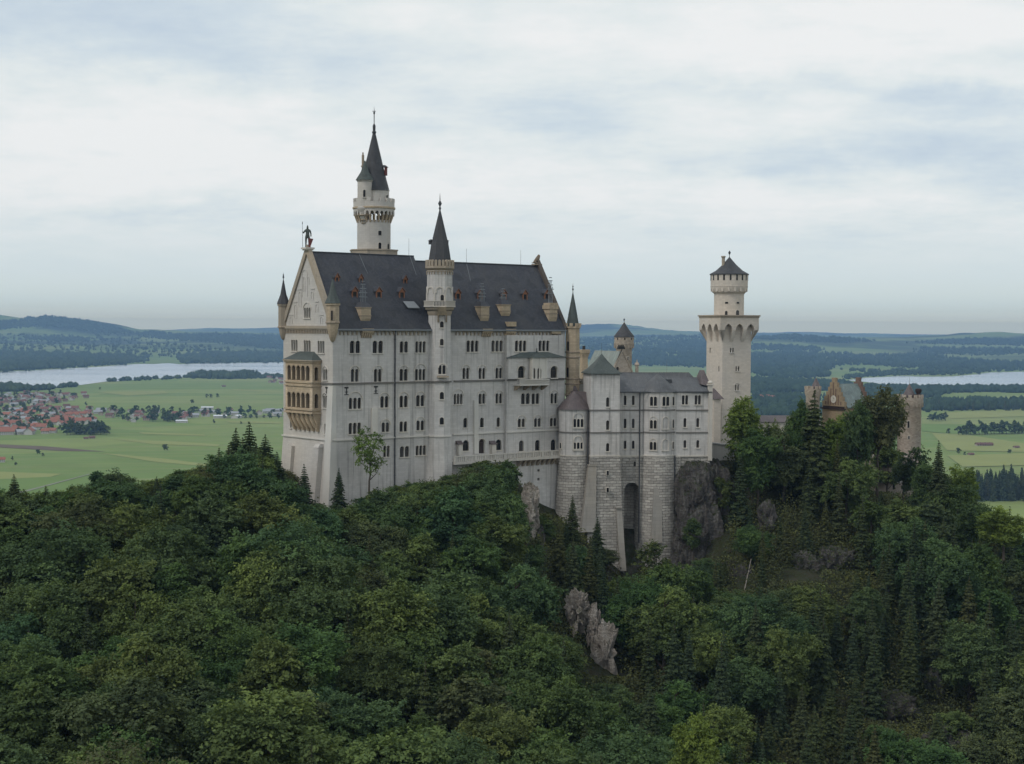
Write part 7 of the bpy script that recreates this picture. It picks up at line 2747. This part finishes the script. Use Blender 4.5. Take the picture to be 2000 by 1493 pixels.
special(BL[3], 1480, 838, 1000, 345, 100, 'dark leafy tree below the bright tree by the square tower', 1.9)
special(BL[6], 1764, 880, 985, 380, 62, 'small leafy tree before the right half of the pale building', 1.7)
special(airy2, 1788, 858, 985, 378, 74, 'thin brownish tree in front of the round gate tower', 2.1)
special(bright2, 1880, 905, 1010, 362, 80, 'light green tree on the right edge of the castle hill', 2.4)
special(BL[0], 1810, 905, 1020, 356, 100, 'green tree below the round gate tower', 2.9)
special(bright2, 1960, 988, 1085, 300, 110, 'light green rounded tree at the far right edge', 1.2)
special(CF[1], 1118, 968, 1060, 322, 46, 'small spruce in front of the masonry base', 1.2)
special(CF[3], 1166, 1012, 1100, 322, 50, 'young thin spruce below the battered tower base', .4)
special(bright2, 1378, 1112, 1200, 322, 56, 'young light green tree right of the masonry bastion', 2.0)
special(BL[4], 942, 893, 985, 322, 96, 'dense dark shrubby tree hiding the terrace wall', .3)
special(BL[2], 985, 898, 1000, 326, 80, 'dense shrubby tree at the right end of the terrace trees', 1.3)
special(airy, 800, 938, 990, 316, 40, 'small wispy sapling before the palace wall', 2.2)
special(bright, 1355, 1382, 1560, 176, 118, 'light green pointed tree in the gorge at the bottom', 2.0)

# ---- the woods on the castle hill
P_ = []
cell = {}
cands = []
for k in range(26000):
    D = 128 + (470 - 128) * rng.random() ** .9
    px = rng.uniform(-120, 2120)
    cands.append((px, D))
n_b = n_c = 0
for px, D in cands:
    x = (px - 1000) / FPX * D
    if not free(x, D):
        continue
    if behind(x, D, px) or any(math.hypot(x - (a - 1000) / FPX * b_, D - b_) < c for a, b_, c in BARE):
        continue
    if D > 305 and px < 560 and D > 300 + (560 - px) * .0:
        if D > 335:
            continue
    rock_zone = 1440 < px < 1680 and 300 < D < 335
    need = rng.uniform(5.8, 8.6) + (1.0 if rock_zone else 0) - (1.6 if D > 275 else 0)
    gx, gy = int(x // 8), int(D // 8)
    if any((x - q[0]) ** 2 + (D - q[1]) ** 2 < need * need for a in (-1, 0, 1) for b_ in (-1, 0, 1) for q in cell.get((gx + a, gy + b_), ())):
        continue
    z = H1(x, D)
    # share of conifers: few on the left slope, more on the right and on the ridges
    pc = .12 if px < 700 else (.20 if px < 1100 else (.55 if px < 1450 else .74))
    if D > 275 and px < 1100:
        pc = .28
    con = rng.random() < pc
    hk = rng.uniform(.86, 1.0)
    hmax = rng.uniform(13, 20.5) if not con else rng.uniform(12, 21)
    if rock_zone:
        hmax *= .62
    rw = hmax * (.30 if not con else .17)
    h, pxx, py0 = fit(x, D, z, hmax, rw)
    h = min(h, max(h * hk, 4))
    if h < 3.6 or h < hmax * .22:
        continue
    if topix(x, D, z + h)[1] > 1500 or not -70 < pxx < 2070:
        continue
    if (D > 330 and n_b + n_c > 395):
        continue
    proto = CF[int(rng.integers(0, 4))] if con else BL[int(rng.integers(0, 7))]
    H0, R0 = PROTO_H[proto.name]
    w = tone(px, py0, D, con)
    if con:
        nm = CK[CF.index(proto)]
        s = h / H0
        sx = max(s, .55 * hmax / H0) * rng.uniform(.9, 1.15)
        n_c += 1
    else:
        nm = KINDS[BL.index(proto)][0]
        s = h / H0
        sx = max(s, .62 * hmax / H0) * rng.uniform(.9, 1.14)
        n_b += 1
    if h < hmax * .55:
        nm = 'low ' + nm
    lab = nm + ' ' + w
    o = plant(proto, x, D, z - .3, sx, rng.uniform(0, 6.28), lab, 'trees: ' + lab, s / sx)
    cell.setdefault((gx, gy), []).append((x, D))
    P_.append((x, D))
print('TREES', n_b, n_c)

# dead leaning trunk on the rocky slope
mb = MB()
a, b_ = atp(1449, 1168, 312), atp(1467, 1092, 316)
mb.tube(a - Vector((0, 0, 1)), b_, .16, .06, 6)
mb.tube(a.lerp(b_, .6), a.lerp(b_, .75) + Vector((.8, 0, .3)), .05, .02, 5)
o = mb.build('dead_trunk', [M['bark_dead']])
tag(o, 'thin bare dead trunk leaning on the rocky slope', 'tree')

# ---- shrubs and saplings that cover the ground between the trees: one mass nobody could count
r = np.random.default_rng(77)
cen, nor, tint, siz = [], [], [], []
N = 25000
D = 125 + 330 * r.random(N) ** .8
px = np.where(r.random(N) < .62, r.uniform(980, 2060, N), r.uniform(-60, 1100, N))
X = (px - 1000) / FPX * D
Zg = height(X, D)
tn = .5 + .34 * wave(X, D, 26, 8)
for x, y, z, p, tt in zip(X, D, Zg, px, tn):
    if (behind(x, y, p) if p < 1395 else not free(x, y)):
        continue
    ppx, ppy = topix(x, y, z)
    big = 1.0 + 1.0 * r.random() ** 2
    h, _, py0 = fit(x, y, z, 2.4 * big * (1.5 if p > 1430 else 1.0), 1.4)
    if h < .5:
        continue
    n = int(22 + 14 * r.random())
    v = unit(r.normal(size=(n, 3)))
    q = v * [1.3 * big, 1.3 * big, .5] * (r.uniform(.4, 1, n) ** .5)[:, None]
    c = np.array([x, y, z + h * .45]) + q * [1, 1, h]
    cen.append(c)
    nor.append(unit(v * .6 + r.normal(size=(n, 3)) * .7 + [0, 0, .6]))
    tint.append(np.clip(tt + r.normal() * .12 + r.normal(size=n) * .12, 0, 1))
    siz.append(r.uniform(.15, .32, n))
cen, nor, tint, siz = map(np.concatenate, (cen, nor, tint, siz))
co, fa = leaf_quads(cen, nor, siz, .62, r)
o = obj('undergrowth', np_mesh('undergrowth', co, fa, [M['shrub']], tint))
tag(o, 'bushes and low growth covering the castle hill between the trees', 'undergrowth', None, 'stuff')

# ================================================================== the plain: woods, hedges, single trees, village
def ground_hits(px, py, d0=1500.0, d1=26000.0, n=170):
    """vectorised ground_hit"""
    m = CAM_M
    cx, cy = (px - 1000) / FPX, -(py - 746.5) / FPX
    dx = m[0][0] * cx + m[0][1] * cy - m[0][2]
    dy = m[1][0] * cx + m[1][1] * cy - m[1][2]
    dz = m[2][0] * cx + m[2][1] * cy - m[2][2]
    dx, dz = dx / dy, dz / dy
    t = d0 * (d1 / d0) ** np.linspace(0, 1, n)
    X, Y = dx[:, None] * t, np.broadcast_to(t, (len(px), n))
    gap = EYE + dz[:, None] * t - height(X.ravel(), Y.ravel()).reshape(X.shape)
    hit = gap < 0
    k = np.argmax(hit, 1)
    ok = hit.any(1) & (k > 0)
    k = np.maximum(k, 1)
    i = np.arange(len(px))
    g0, g1 = gap[i, k - 1], gap[i, k]
    f = g0 / (g0 - g1 + 1e-9)
    T = t[k - 1] + (t[k] - t[k - 1]) * f
    x, y = dx * T, T
    return x[ok], y[ok], height(x[ok], y[ok]), px[ok], py[ok]


def in_poly(poly, n, r):
    P = np.array(poly, float)
    lo, hi = P.min(0), P.max(0)
    out = []
    while len(out) < n:
        p = lo + (hi - lo) * r.random(2)
        if inside(poly, p[0], p[1]):
            out.append(p)
    return np.array(out)


r = np.random.default_rng(5)
# low, irregular tree shapes for the far woods
def far_shape(seed, con):
    q = np.random.default_rng(seed)
    rings = [(.0, .55), (.25, 1.0), (.55, .62), (1.0, 0.0)] if con else [(.05, .45), (.35, 1.0), (.7, .8), (1.0, 0.12)]
    k = 6
    v = []
    for z, rr in rings:
        for i in range(k):
            a = 2 * PI * i / k + z * 2
            w = rr * q.uniform(.7, 1.2)
            v.append((w * math.cos(a), w * math.sin(a), z + q.uniform(-.06, .06)))
    f = []
    for j in range(len(rings) - 1):
        for i in range(k):
            i2 = (i + 1) % k
            f.append((j * k + i, j * k + i2, (j + 1) * k + i2, (j + 1) * k + i))
    f.append(tuple((len(rings) - 1) * k + i for i in (0, 1, 2, 3)))
    return np.array(v), np.array(f)
SH = [far_shape(i, i < 3) for i in range(6)]


def far_wood(name, polys, label):
    cos, fas, tin = [], [], []
    nv = 0
    for poly, n, hh, pcon in polys:
        p = in_poly(poly, int(n * 1.5), r)
        p = p + np.stack([r.normal(size=len(p)) * 9, r.normal(size=len(p)) * .9 * (poly[0][1] < 700 or pcon > .55) * (hh > 18)], 1)
        x, y, z, _, _ = ground_hits(p[:, 0], p[:, 1])
        for a, b_, c in zip(x, y, z):
            sh, fa = SH[int(r.integers(0, 3)) if r.random() < pcon else int(r.integers(3, 6))]
            h = hh * r.uniform(.6, 1.25)
            w = 1.35 * h * (.24 if sh is SH[0][0] or sh is SH[1][0] or sh is SH[2][0] else .48) * r.uniform(.8, 1.3)
            an = r.uniform(0, 6.3)
            ca, sa = math.cos(an) * w, math.sin(an) * w
            q = np.stack([sh[:, 0] * ca - sh[:, 1] * sa + a, sh[:, 0] * sa + sh[:, 1] * ca + b_, sh[:, 2] * h + c - .5], 1)
            cos.append(q)
            fas.append(fa + nv)
            tin.append(np.full(len(fa), np.clip(.42 + r.normal() * .16, 0, 1)))
            nv += len(q)
    me = np_mesh(name, np.concatenate(cos), np.concatenate(fas), [M['far_leaf']], np.concatenate(tin), smooth=False)
    o = obj(name, me)
    tag(o, label, 'forest', None, 'stuff')
    return o


far_wood('distant_forest', [
    ([(-80, 632), (0, 632), (80, 619), (160, 626), (220, 639), (252, 652), (200, 652), (120, 640), (60, 638), (0, 644), (-80, 650)], 1500, 22, .6),
    ([(-80, 692), (0, 688), (100, 691), (180, 694), (255, 697), (282, 706), (240, 712), (130, 719), (0, 725.5), (-80, 729)], 2200, 24, .6),  # lower edge carried down to stand in for the wood's dark reflection
    ([(352, 698), (420, 690), (560, 692), (640, 695), (640, 706), (560, 707.5), (470, 708.5), (372, 710)], 1500, 24, .6),
    ([(262, 654), (300, 648), (330, 654), (420, 653), (560, 656), (560, 684), (480, 676), (400, 668), (300, 662)], 1500, 22, .7),
    ([(-80, 652), (250, 656), (300, 668), (560, 690), (350, 697), (280, 700), (-80, 688)], 520, 20, .5),
    ([(40, 662), (120, 660), (200, 664), (120, 668)], 160, 20, .5),
    ([(380, 734.5), (440, 735), (490, 733), (494, 739), (430, 740), (383, 739)], 330, 24, .8),
    ([(494, 736), (548, 735), (548, 740), (496, 740)], 40, 15, .4),
    ([(210, 745.5), (270, 741.7), (330, 739.2), (380, 737), (384, 739), (330, 741), (270, 743.5), (212, 747)], 44, 14, .2),
    ([(-60, 753), (30, 754), (60, 760), (110, 757), (160, 753.5), (160, 755), (110, 760), (62, 765), (0, 766), (-60, 768)], 240, 16, .3),
], 'dark woods on the hills and along the shore of the left lake')
far_wood('distant_forest', [
    ([(1130, 700), (1240, 690), (1300, 674), (1380, 670), (1470, 692), (1560, 688), (1640, 692), (1700, 696), (1800, 692), (1900, 705), (1990, 709), (2060, 711), (2060, 721), (1990, 722.5), (1900, 723), (1830, 723), (1750, 717), (1680, 713), (1612, 714), (1612, 737), (1560, 740), (1500, 737), (1470, 727), (1380, 718), (1250, 714)], 4200, 23, .7),
    ([(1560, 661), (1640, 661), (1700, 667), (1640, 670), (1560, 667)], 350, 22, .7),
    ([(1470, 658), (1560, 657), (1600, 662), (1480, 663)], 260, 22, .7),
    ([(1780, 670), (1900, 663), (2060, 666), (2060, 677), (1900, 674)], 700, 22, .7),
    ([(1800, 680), (2060, 683), (2060, 690), (1900, 695), (1800, 690)], 500, 22, .7),
    ([(1470, 674), (1600, 680), (1600, 686), (1470, 684)], 260, 22, .7),
    ([(1130, 660), (1380, 655), (1380, 670), (1200, 690), (1130, 700)], 700, 22, .6),
    ([(1470, 744), (1575, 750), (1640, 752), (1640, 762), (1575, 766), (1470, 769)], 700, 22, .5),
    ([(1690, 757.5), (1760, 760), (1850, 761.5), (2060, 760), (2060, 769), (1900, 766), (1840, 770), (1805, 778), (1700, 777)], 900, 19, .4),
    ([(1795, 788), (1900, 786), (2060, 789), (2060, 798), (1900, 801), (1795, 804)], 380, 19, .6),
    ([(1470, 772), (1600, 775), (1600, 815), (1470, 815)], 320, 17, .4),
    ([(1660, 741.5), (1690, 737), (1760, 733), (1860, 734), (1905, 730), (1930, 726), (1920, 722), (1830, 724), (1700, 728), (1650, 738)], 260, 14, .3),
    ([(1640, 722), (1900, 726), (2060, 720), (2060, 724), (1930, 727), (1720, 734)], 130, 16, .4),
], 'dark woods and tree belts round the right lake and on the far hills')

# ---- single trees of the meadows, each one an object
mead = [broadleaf(401 + i, 12, R, n_leaf=520, lobes=9, leaf=(.8, 1.5), low=.05, name='meadow_tree', mat='leaf') for i, R in enumerate((4.6, 5.4, 4.0))]
mcon = [conifer(411, 18, 3.0, n_leaf=700, leaf=(.6, 1.1), name='plain_spruce'), conifer(412, 18, 2.6, n_leaf=620, leaf=(.6, 1.1), name='plain_spruce')]


def meadow(kind, px, base, size, label, group=None):
    g = ground_hit(px, base, 900)
    if g is None:
        return
    x, y, z = g
    h = size * y / FPX
    H0 = 18.0 if kind in mcon else 12.0
    s = h / H0
    plant(kind, x, y, z - .2, s, r.uniform(0, 6.3), label, group)


for px, base, size, label in ((322, 880, 15, 'lone dark round tree in the middle of the left meadow'), (74, 887, 11, 'larger of the two dark bushes in the meadow below the ploughed strip'), (84, 892, 8, 'smaller bush beside a dark bush below the ploughed strip'),
                              (24, 900, 9, 'tree beside the small farmhouse at the left edge'), (30, 909, 8, 'low bush in front of the farmhouse tree at the left edge'),
                              (375, 788, 9, 'tree standing alone at the upper side of the village strip'), (168, 793, 8, 'lone small tree on the meadow above the village'), (195, 762, 6, 'tiny tree on the meadow near the lake shore'),
                              (418, 828, 9, 'round tree standing before the white halls of the village'), (471, 829, 6, 'small tree on the meadow edge right of the white halls'),
                              (1872, 887, 13, 'rounded bush on the right meadow behind the conifers'), (1884, 890, 8, 'low bush beside a rounded bush on the right meadow'), (1972, 886, 10, 'dark bush at the right edge of the meadow'),
                              (1852, 848, 12, 'single bush in front of the hedge on the right meadow')):
    meadow(mead[int(r.integers(0, 3))], px, base, size, label)
for px, base in ((404, 778), (412, 778), (425, 777)):
    meadow(mead[0], px, base, 9, 'one of three round trees in a row on the far left meadow', 'three meadow trees in a row')
for k in range(22):
    meadow(mead[k % 3], 1876 + k * 7.5 + r.uniform(-4, 4), 850 - k * .2 + r.uniform(-1, 1), r.uniform(18, 27), 'tree of the thick hedge across the right meadow', 'hedge trees on the right meadow')
for k in range(6):
    meadow(mead[k % 3], 1816 + k * 6, 823 + r.uniform(-1, 1), r.uniform(14, 19), 'tree in the small clump right of the round gate tower', 'clump right of the gate tower')
for k in range(9):
    meadow(mead[k % 3], 440 + k * 13 + r.uniform(-4, 4), 818 + r.uniform(-1.5, 1), r.uniform(7, 11), 'young tree in the row right of the white halls', 'row of trees right of the white halls')
for k in range(40):
    meadow(mead[k % 3], 120 + 93 * r.random() ** .8, 851 - r.uniform(0, 7), r.uniform(17, 24), 'dark tree of the dense grove in front of the village', 'grove in front of the village')
for k in range(16):
    meadow(mead[k % 3], 292 + 60 * r.random(), 825 - r.uniform(0, 6), r.uniform(14, 20), 'dark tree of the grove in the middle of the village strip', 'grove in the village strip')
for k in range(70):
    px = 1897 + 130 * r.random()
    meadow(mcon[k % 2], px, 966 + 14 * r.random(), r.uniform(34, 62), 'dark conifer of the wood at the right edge of the plain', 'conifer wood at the right edge')
for k in range(30):
    meadow(mead[k % 3], 1890 + 120 * r.random(), 958 + 8 * r.random(), r.uniform(16, 26), 'leafy tree among the conifers at the right edge of the plain', 'leafy trees among the right conifers')
for k in range(36):
    meadow(mcon[k % 2], 1815 + 200 * r.random(), 803 - r.uniform(0, 3), r.uniform(13, 22), 'conifer of the belt behind the right meadow', 'conifer belt behind the right meadow')

# ---- the village: every house a thing with walls and a roof
plain('plaster', (0.50, 0.48, 0.45), 0.9, 0.2, .12, .05)
plain('plaster_tan', (0.36, 0.30, 0.24), 0.9, 0.2, .15, .05)
plain('tile_orange', (0.30, 0.125, 0.08), 0.85, 0.2, .25, .3)
plain('tile_red', (0.20, 0.095, 0.075), 0.85, 0.2, .25, .3)
plain('tile_brown', (0.14, 0.075, 0.06), 0.85, 0.2, .25, .3)
plain('sheet_grey', (0.30, 0.31, 0.32), 0.6, 0.3, .15, .3)
plain('sheet_white', (0.62, 0.64, 0.66), 0.6, 0.3, .1, .3)


def house_proto(name, L, Wd, he, hr, wall, roof, label, cat='house'):
    e = empty(name, (0, 0, 0))
    m = MB()
    for x in (-L / 2, L / 2):
        m.face([(x, -Wd / 2, -2), (x, Wd / 2, -2), (x, Wd / 2, he), (x, 0, hr - .25), (x, -Wd / 2, he)])
    m.face([(-L / 2, -Wd / 2, -2), (L / 2, -Wd / 2, -2), (L / 2, -Wd / 2, he), (-L / 2, -Wd / 2, he)])
    m.face([(-L / 2, Wd / 2, -2), (L / 2, Wd / 2, -2), (L / 2, Wd / 2, he), (-L / 2, Wd / 2, he)])
    for sg in (-1, 1):
        n = int(L / 3.2)
        for i in range(n):
            for z in ((1.1, 2.3), (3.6, 4.8)) if he > 4.9 else ((1.1, 2.3),):
                a = -L / 2 + L * (i + .5) / n
                m.box(a - .5, a + .5, min(sg * Wd / 2, sg * (Wd / 2 + .04)), max(sg * Wd / 2, sg * (Wd / 2 + .04)), z[0], z[1], 1)
    m.build('wall', [M[wall], M['glass']], e)
    m = MB()
    for sg in (-1, 1):
        sl = (hr - he) / (Wd / 2)
        y = sg * (Wd / 2 + .9)
        q = [(-L / 2 - .9, y, he - .9 * sl), (L / 2 + .9, y, he - .9 * sl), (L / 2 + .9, 0, hr), (-L / 2 - .9, 0, hr)]
        b_ = [(x, yy, z + .3) for x, yy, z in q]
        m.face(q), m.face(b_)
        for i in range(4):
            j = (i + 1) % 4
            m.face([q[i], q[j], b_[j], b_[i]])
    m.box(L * .2 - .4, L * .2 + .4, .5, 1.3, hr - 1.2, hr + 1.0, 1)
    m.build('roof', [M[roof], M['plaster_tan']], e)
    e['category'] = cat
    return e


HP = {
    'orange': house_proto('village_house', 16, 11, 5.6, 9.6, 'plaster', 'tile_orange', ''),
    'orange_long': house_proto('farmhouse', 27, 13, 6.0, 11.0, 'plaster', 'tile_orange', ''),
    'red': house_proto('village_house', 14, 10, 5.4, 9.0, 'plaster', 'tile_red', ''),
    'brown': house_proto('village_house', 14, 10.5, 5.4, 9.0, 'plaster_tan', 'tile_brown', ''),
    'grey': house_proto('barn', 20, 12, 4.8, 8.4, 'plaster', 'sheet_grey', '', 'barn'),
    'hall': house_proto('hall', 34, 18, 6.0, 8.6, 'plaster', 'sheet_white', '', 'hall'),
    'hut': house_proto('hay_hut', 10, 7, 2.8, 4.8, 'plaster_tan', 'tile_brown', '', 'hut'),
}


def house(kind, px, py, rz, s, label, group=None):
    g = ground_hit(px, py, 900)
    if g is None:
        return
    x, y, z = g
    p = HP[kind]
    plant(p, x, y, z, s, rz, label, group)


WORDS = {'orange': 'white house with bright orange roof', 'orange_long': 'long farmhouse with bright orange roof', 'red': 'white house with dull red roof', 'brown': 'tan house with brown roof', 'grey': 'white barn with grey roof'}
taken = []
def settle(poly, n, kinds, where, gap, s=(.85, 1.25)):
    k = 0
    for p in in_poly(poly, n * 6, r):
        if k >= n:
            break
        if any(abs(p[0] - q[0]) < gap[0] and abs(p[1] - q[1]) < gap[1] for q in taken):
            continue
        taken.append((p[0], p[1]))
        kd = kinds[int(r.integers(0, len(kinds)))]
        lab = WORDS[kd] + ' ' + where
        house(kd, p[0], p[1], r.choice([.15, .4, 1.4, 1.75, -.3]) + r.normal() * .12, r.uniform(*s), lab, 'houses: ' + lab)
        k += 1
settle([(12, 826), (60, 822), (100, 830), (105, 846), (60, 849), (-20, 850), (-20, 838)], 26, ['orange', 'orange_long', 'orange_long', 'orange', 'grey'], 'at the near left end of the village', (8, 2.6))
settle([(105, 812), (190, 812), (190, 828), (130, 834), (105, 828)], 20, ['orange_long', 'orange', 'orange', 'grey'], 'behind the grove of the village', (8, 2.6))
settle([(-20, 800), (110, 795), (180, 800), (180, 812), (100, 822), (-20, 824)], 56, ['red', 'brown', 'grey', 'red', 'orange'], 'in the middle of the village', (6.5, 1.8))
settle([(-20, 772), (60, 768), (165, 771), (170, 778), (90, 792), (-20, 796)], 78, ['red', 'brown', 'red', 'grey', 'red'], 'in the far part of the village near the lake', (4.6, 1.2))
settle([(180, 800), (240, 800), (330, 806), (440, 804), (440, 815), (330, 822), (240, 826), (190, 818)], 40, ['red', 'brown', 'red', 'grey', 'brown'], 'in the long strip of the village', (6.5, 1.8))
settle([(440, 805), (555, 803), (555, 812), (440, 814)], 10, ['grey', 'red', 'grey'], 'at the right end of the village strip', (8, 2))
settle([(515, 738), (555, 740), (555, 751), (525, 749)], 10, ['red', 'brown', 'red'], 'in the hamlet left of the palace by the lake', (5, 1.4))
for px, py, rz, lab in ((430, 817, .2, 'large white roofed hall in the village strip'), (355, 826, .1, 'low white hall in front of the village grove'), (405, 800, .15, 'long white roofed hall at the back of the village strip'), (462, 817, 1.4, 'white roofed hall turned sideways beside the large hall')):
    house('hall', px, py, rz, .85 if px != 355 else .7, lab)
house('orange', 1, 903, .3, .8, 'small farmhouse with orange roof alone at the left edge of the meadow')
for px, py, s, lab in ((180, 857, 1.0, 'small brown hay hut on the meadow below the grove'), (168, 858, .8, 'tiny brown hut beside the hay hut below the grove'), (437, 756, 1.2, 'small brown hut on the meadow near the lake'),
                       (1896, 890, .9, 'small grey brown hut beside the bush on the right meadow'), (1985, 876, .9, 'small hut near the right edge of the meadow')):
    house('hut', px, py, .3, s, lab)
for k in range(3):
    house('hut', 1913 + k * 9, 871.5, .15 + k * .05, 1.25, 'brown barn of the three standing end to end on the right meadow', 'three brown barns on the right meadow')
house('orange_long', 1492, 780, .1, 1.2, 'long orange roofed farmhouse seen just right of the square tower')
house('orange_long', 1504, 780, .1, 1.0, 'shorter orange roofed farmhouse beside the long one right of the square tower')
# garden trees between the houses
for poly, n in (([(-20, 800), (180, 800), (185, 828), (100, 846), (-20, 846)], 84), ([(-20, 770), (165, 772), (100, 794), (-20, 798)], 48), ([(180, 802), (440, 806), (440, 816), (250, 826)], 44), ([(440, 806), (560, 804), (560, 816), (440, 818)], 14)):
    for p in in_poly(poly, n, r):
        meadow(mead[int(r.integers(0, 3))], p[0], p[1], r.uniform(9, 18) * (1.0 if p[1] > 795 else .7), 'dark garden tree between the houses of the village', 'garden trees of the village')

# ================================================================== haze: the air itself, one closed box round camera and land
m = bpy.data.materials.new('haze')
m.use_nodes = True
t = NT(m.node_tree)
for nd in list(t.n):
    t.n.remove(nd)
pv_ = t.add('ShaderNodeVolumePrincipled')
pv_.inputs['Color'].default_value = (0.34, 0.57, 0.90, 1)
pv_.inputs['Density'].default_value = 5.8e-5
pv_.inputs['Anisotropy'].default_value = 0.0
t.l.new(pv_.outputs[0], t.add('ShaderNodeOutputMaterial').inputs['Volume'])
M['haze'] = m
mb = MB()
zlo = float(GZ.min()) - 1.0
co_max = GZ.max() + 22.0
mb.box(-30500, 30500, -30500, 30500, zlo, max(260.0, float(co_max)) + 4.0)
hz = mb.build('haze', [m])
hz['kind'] = 'stuff'
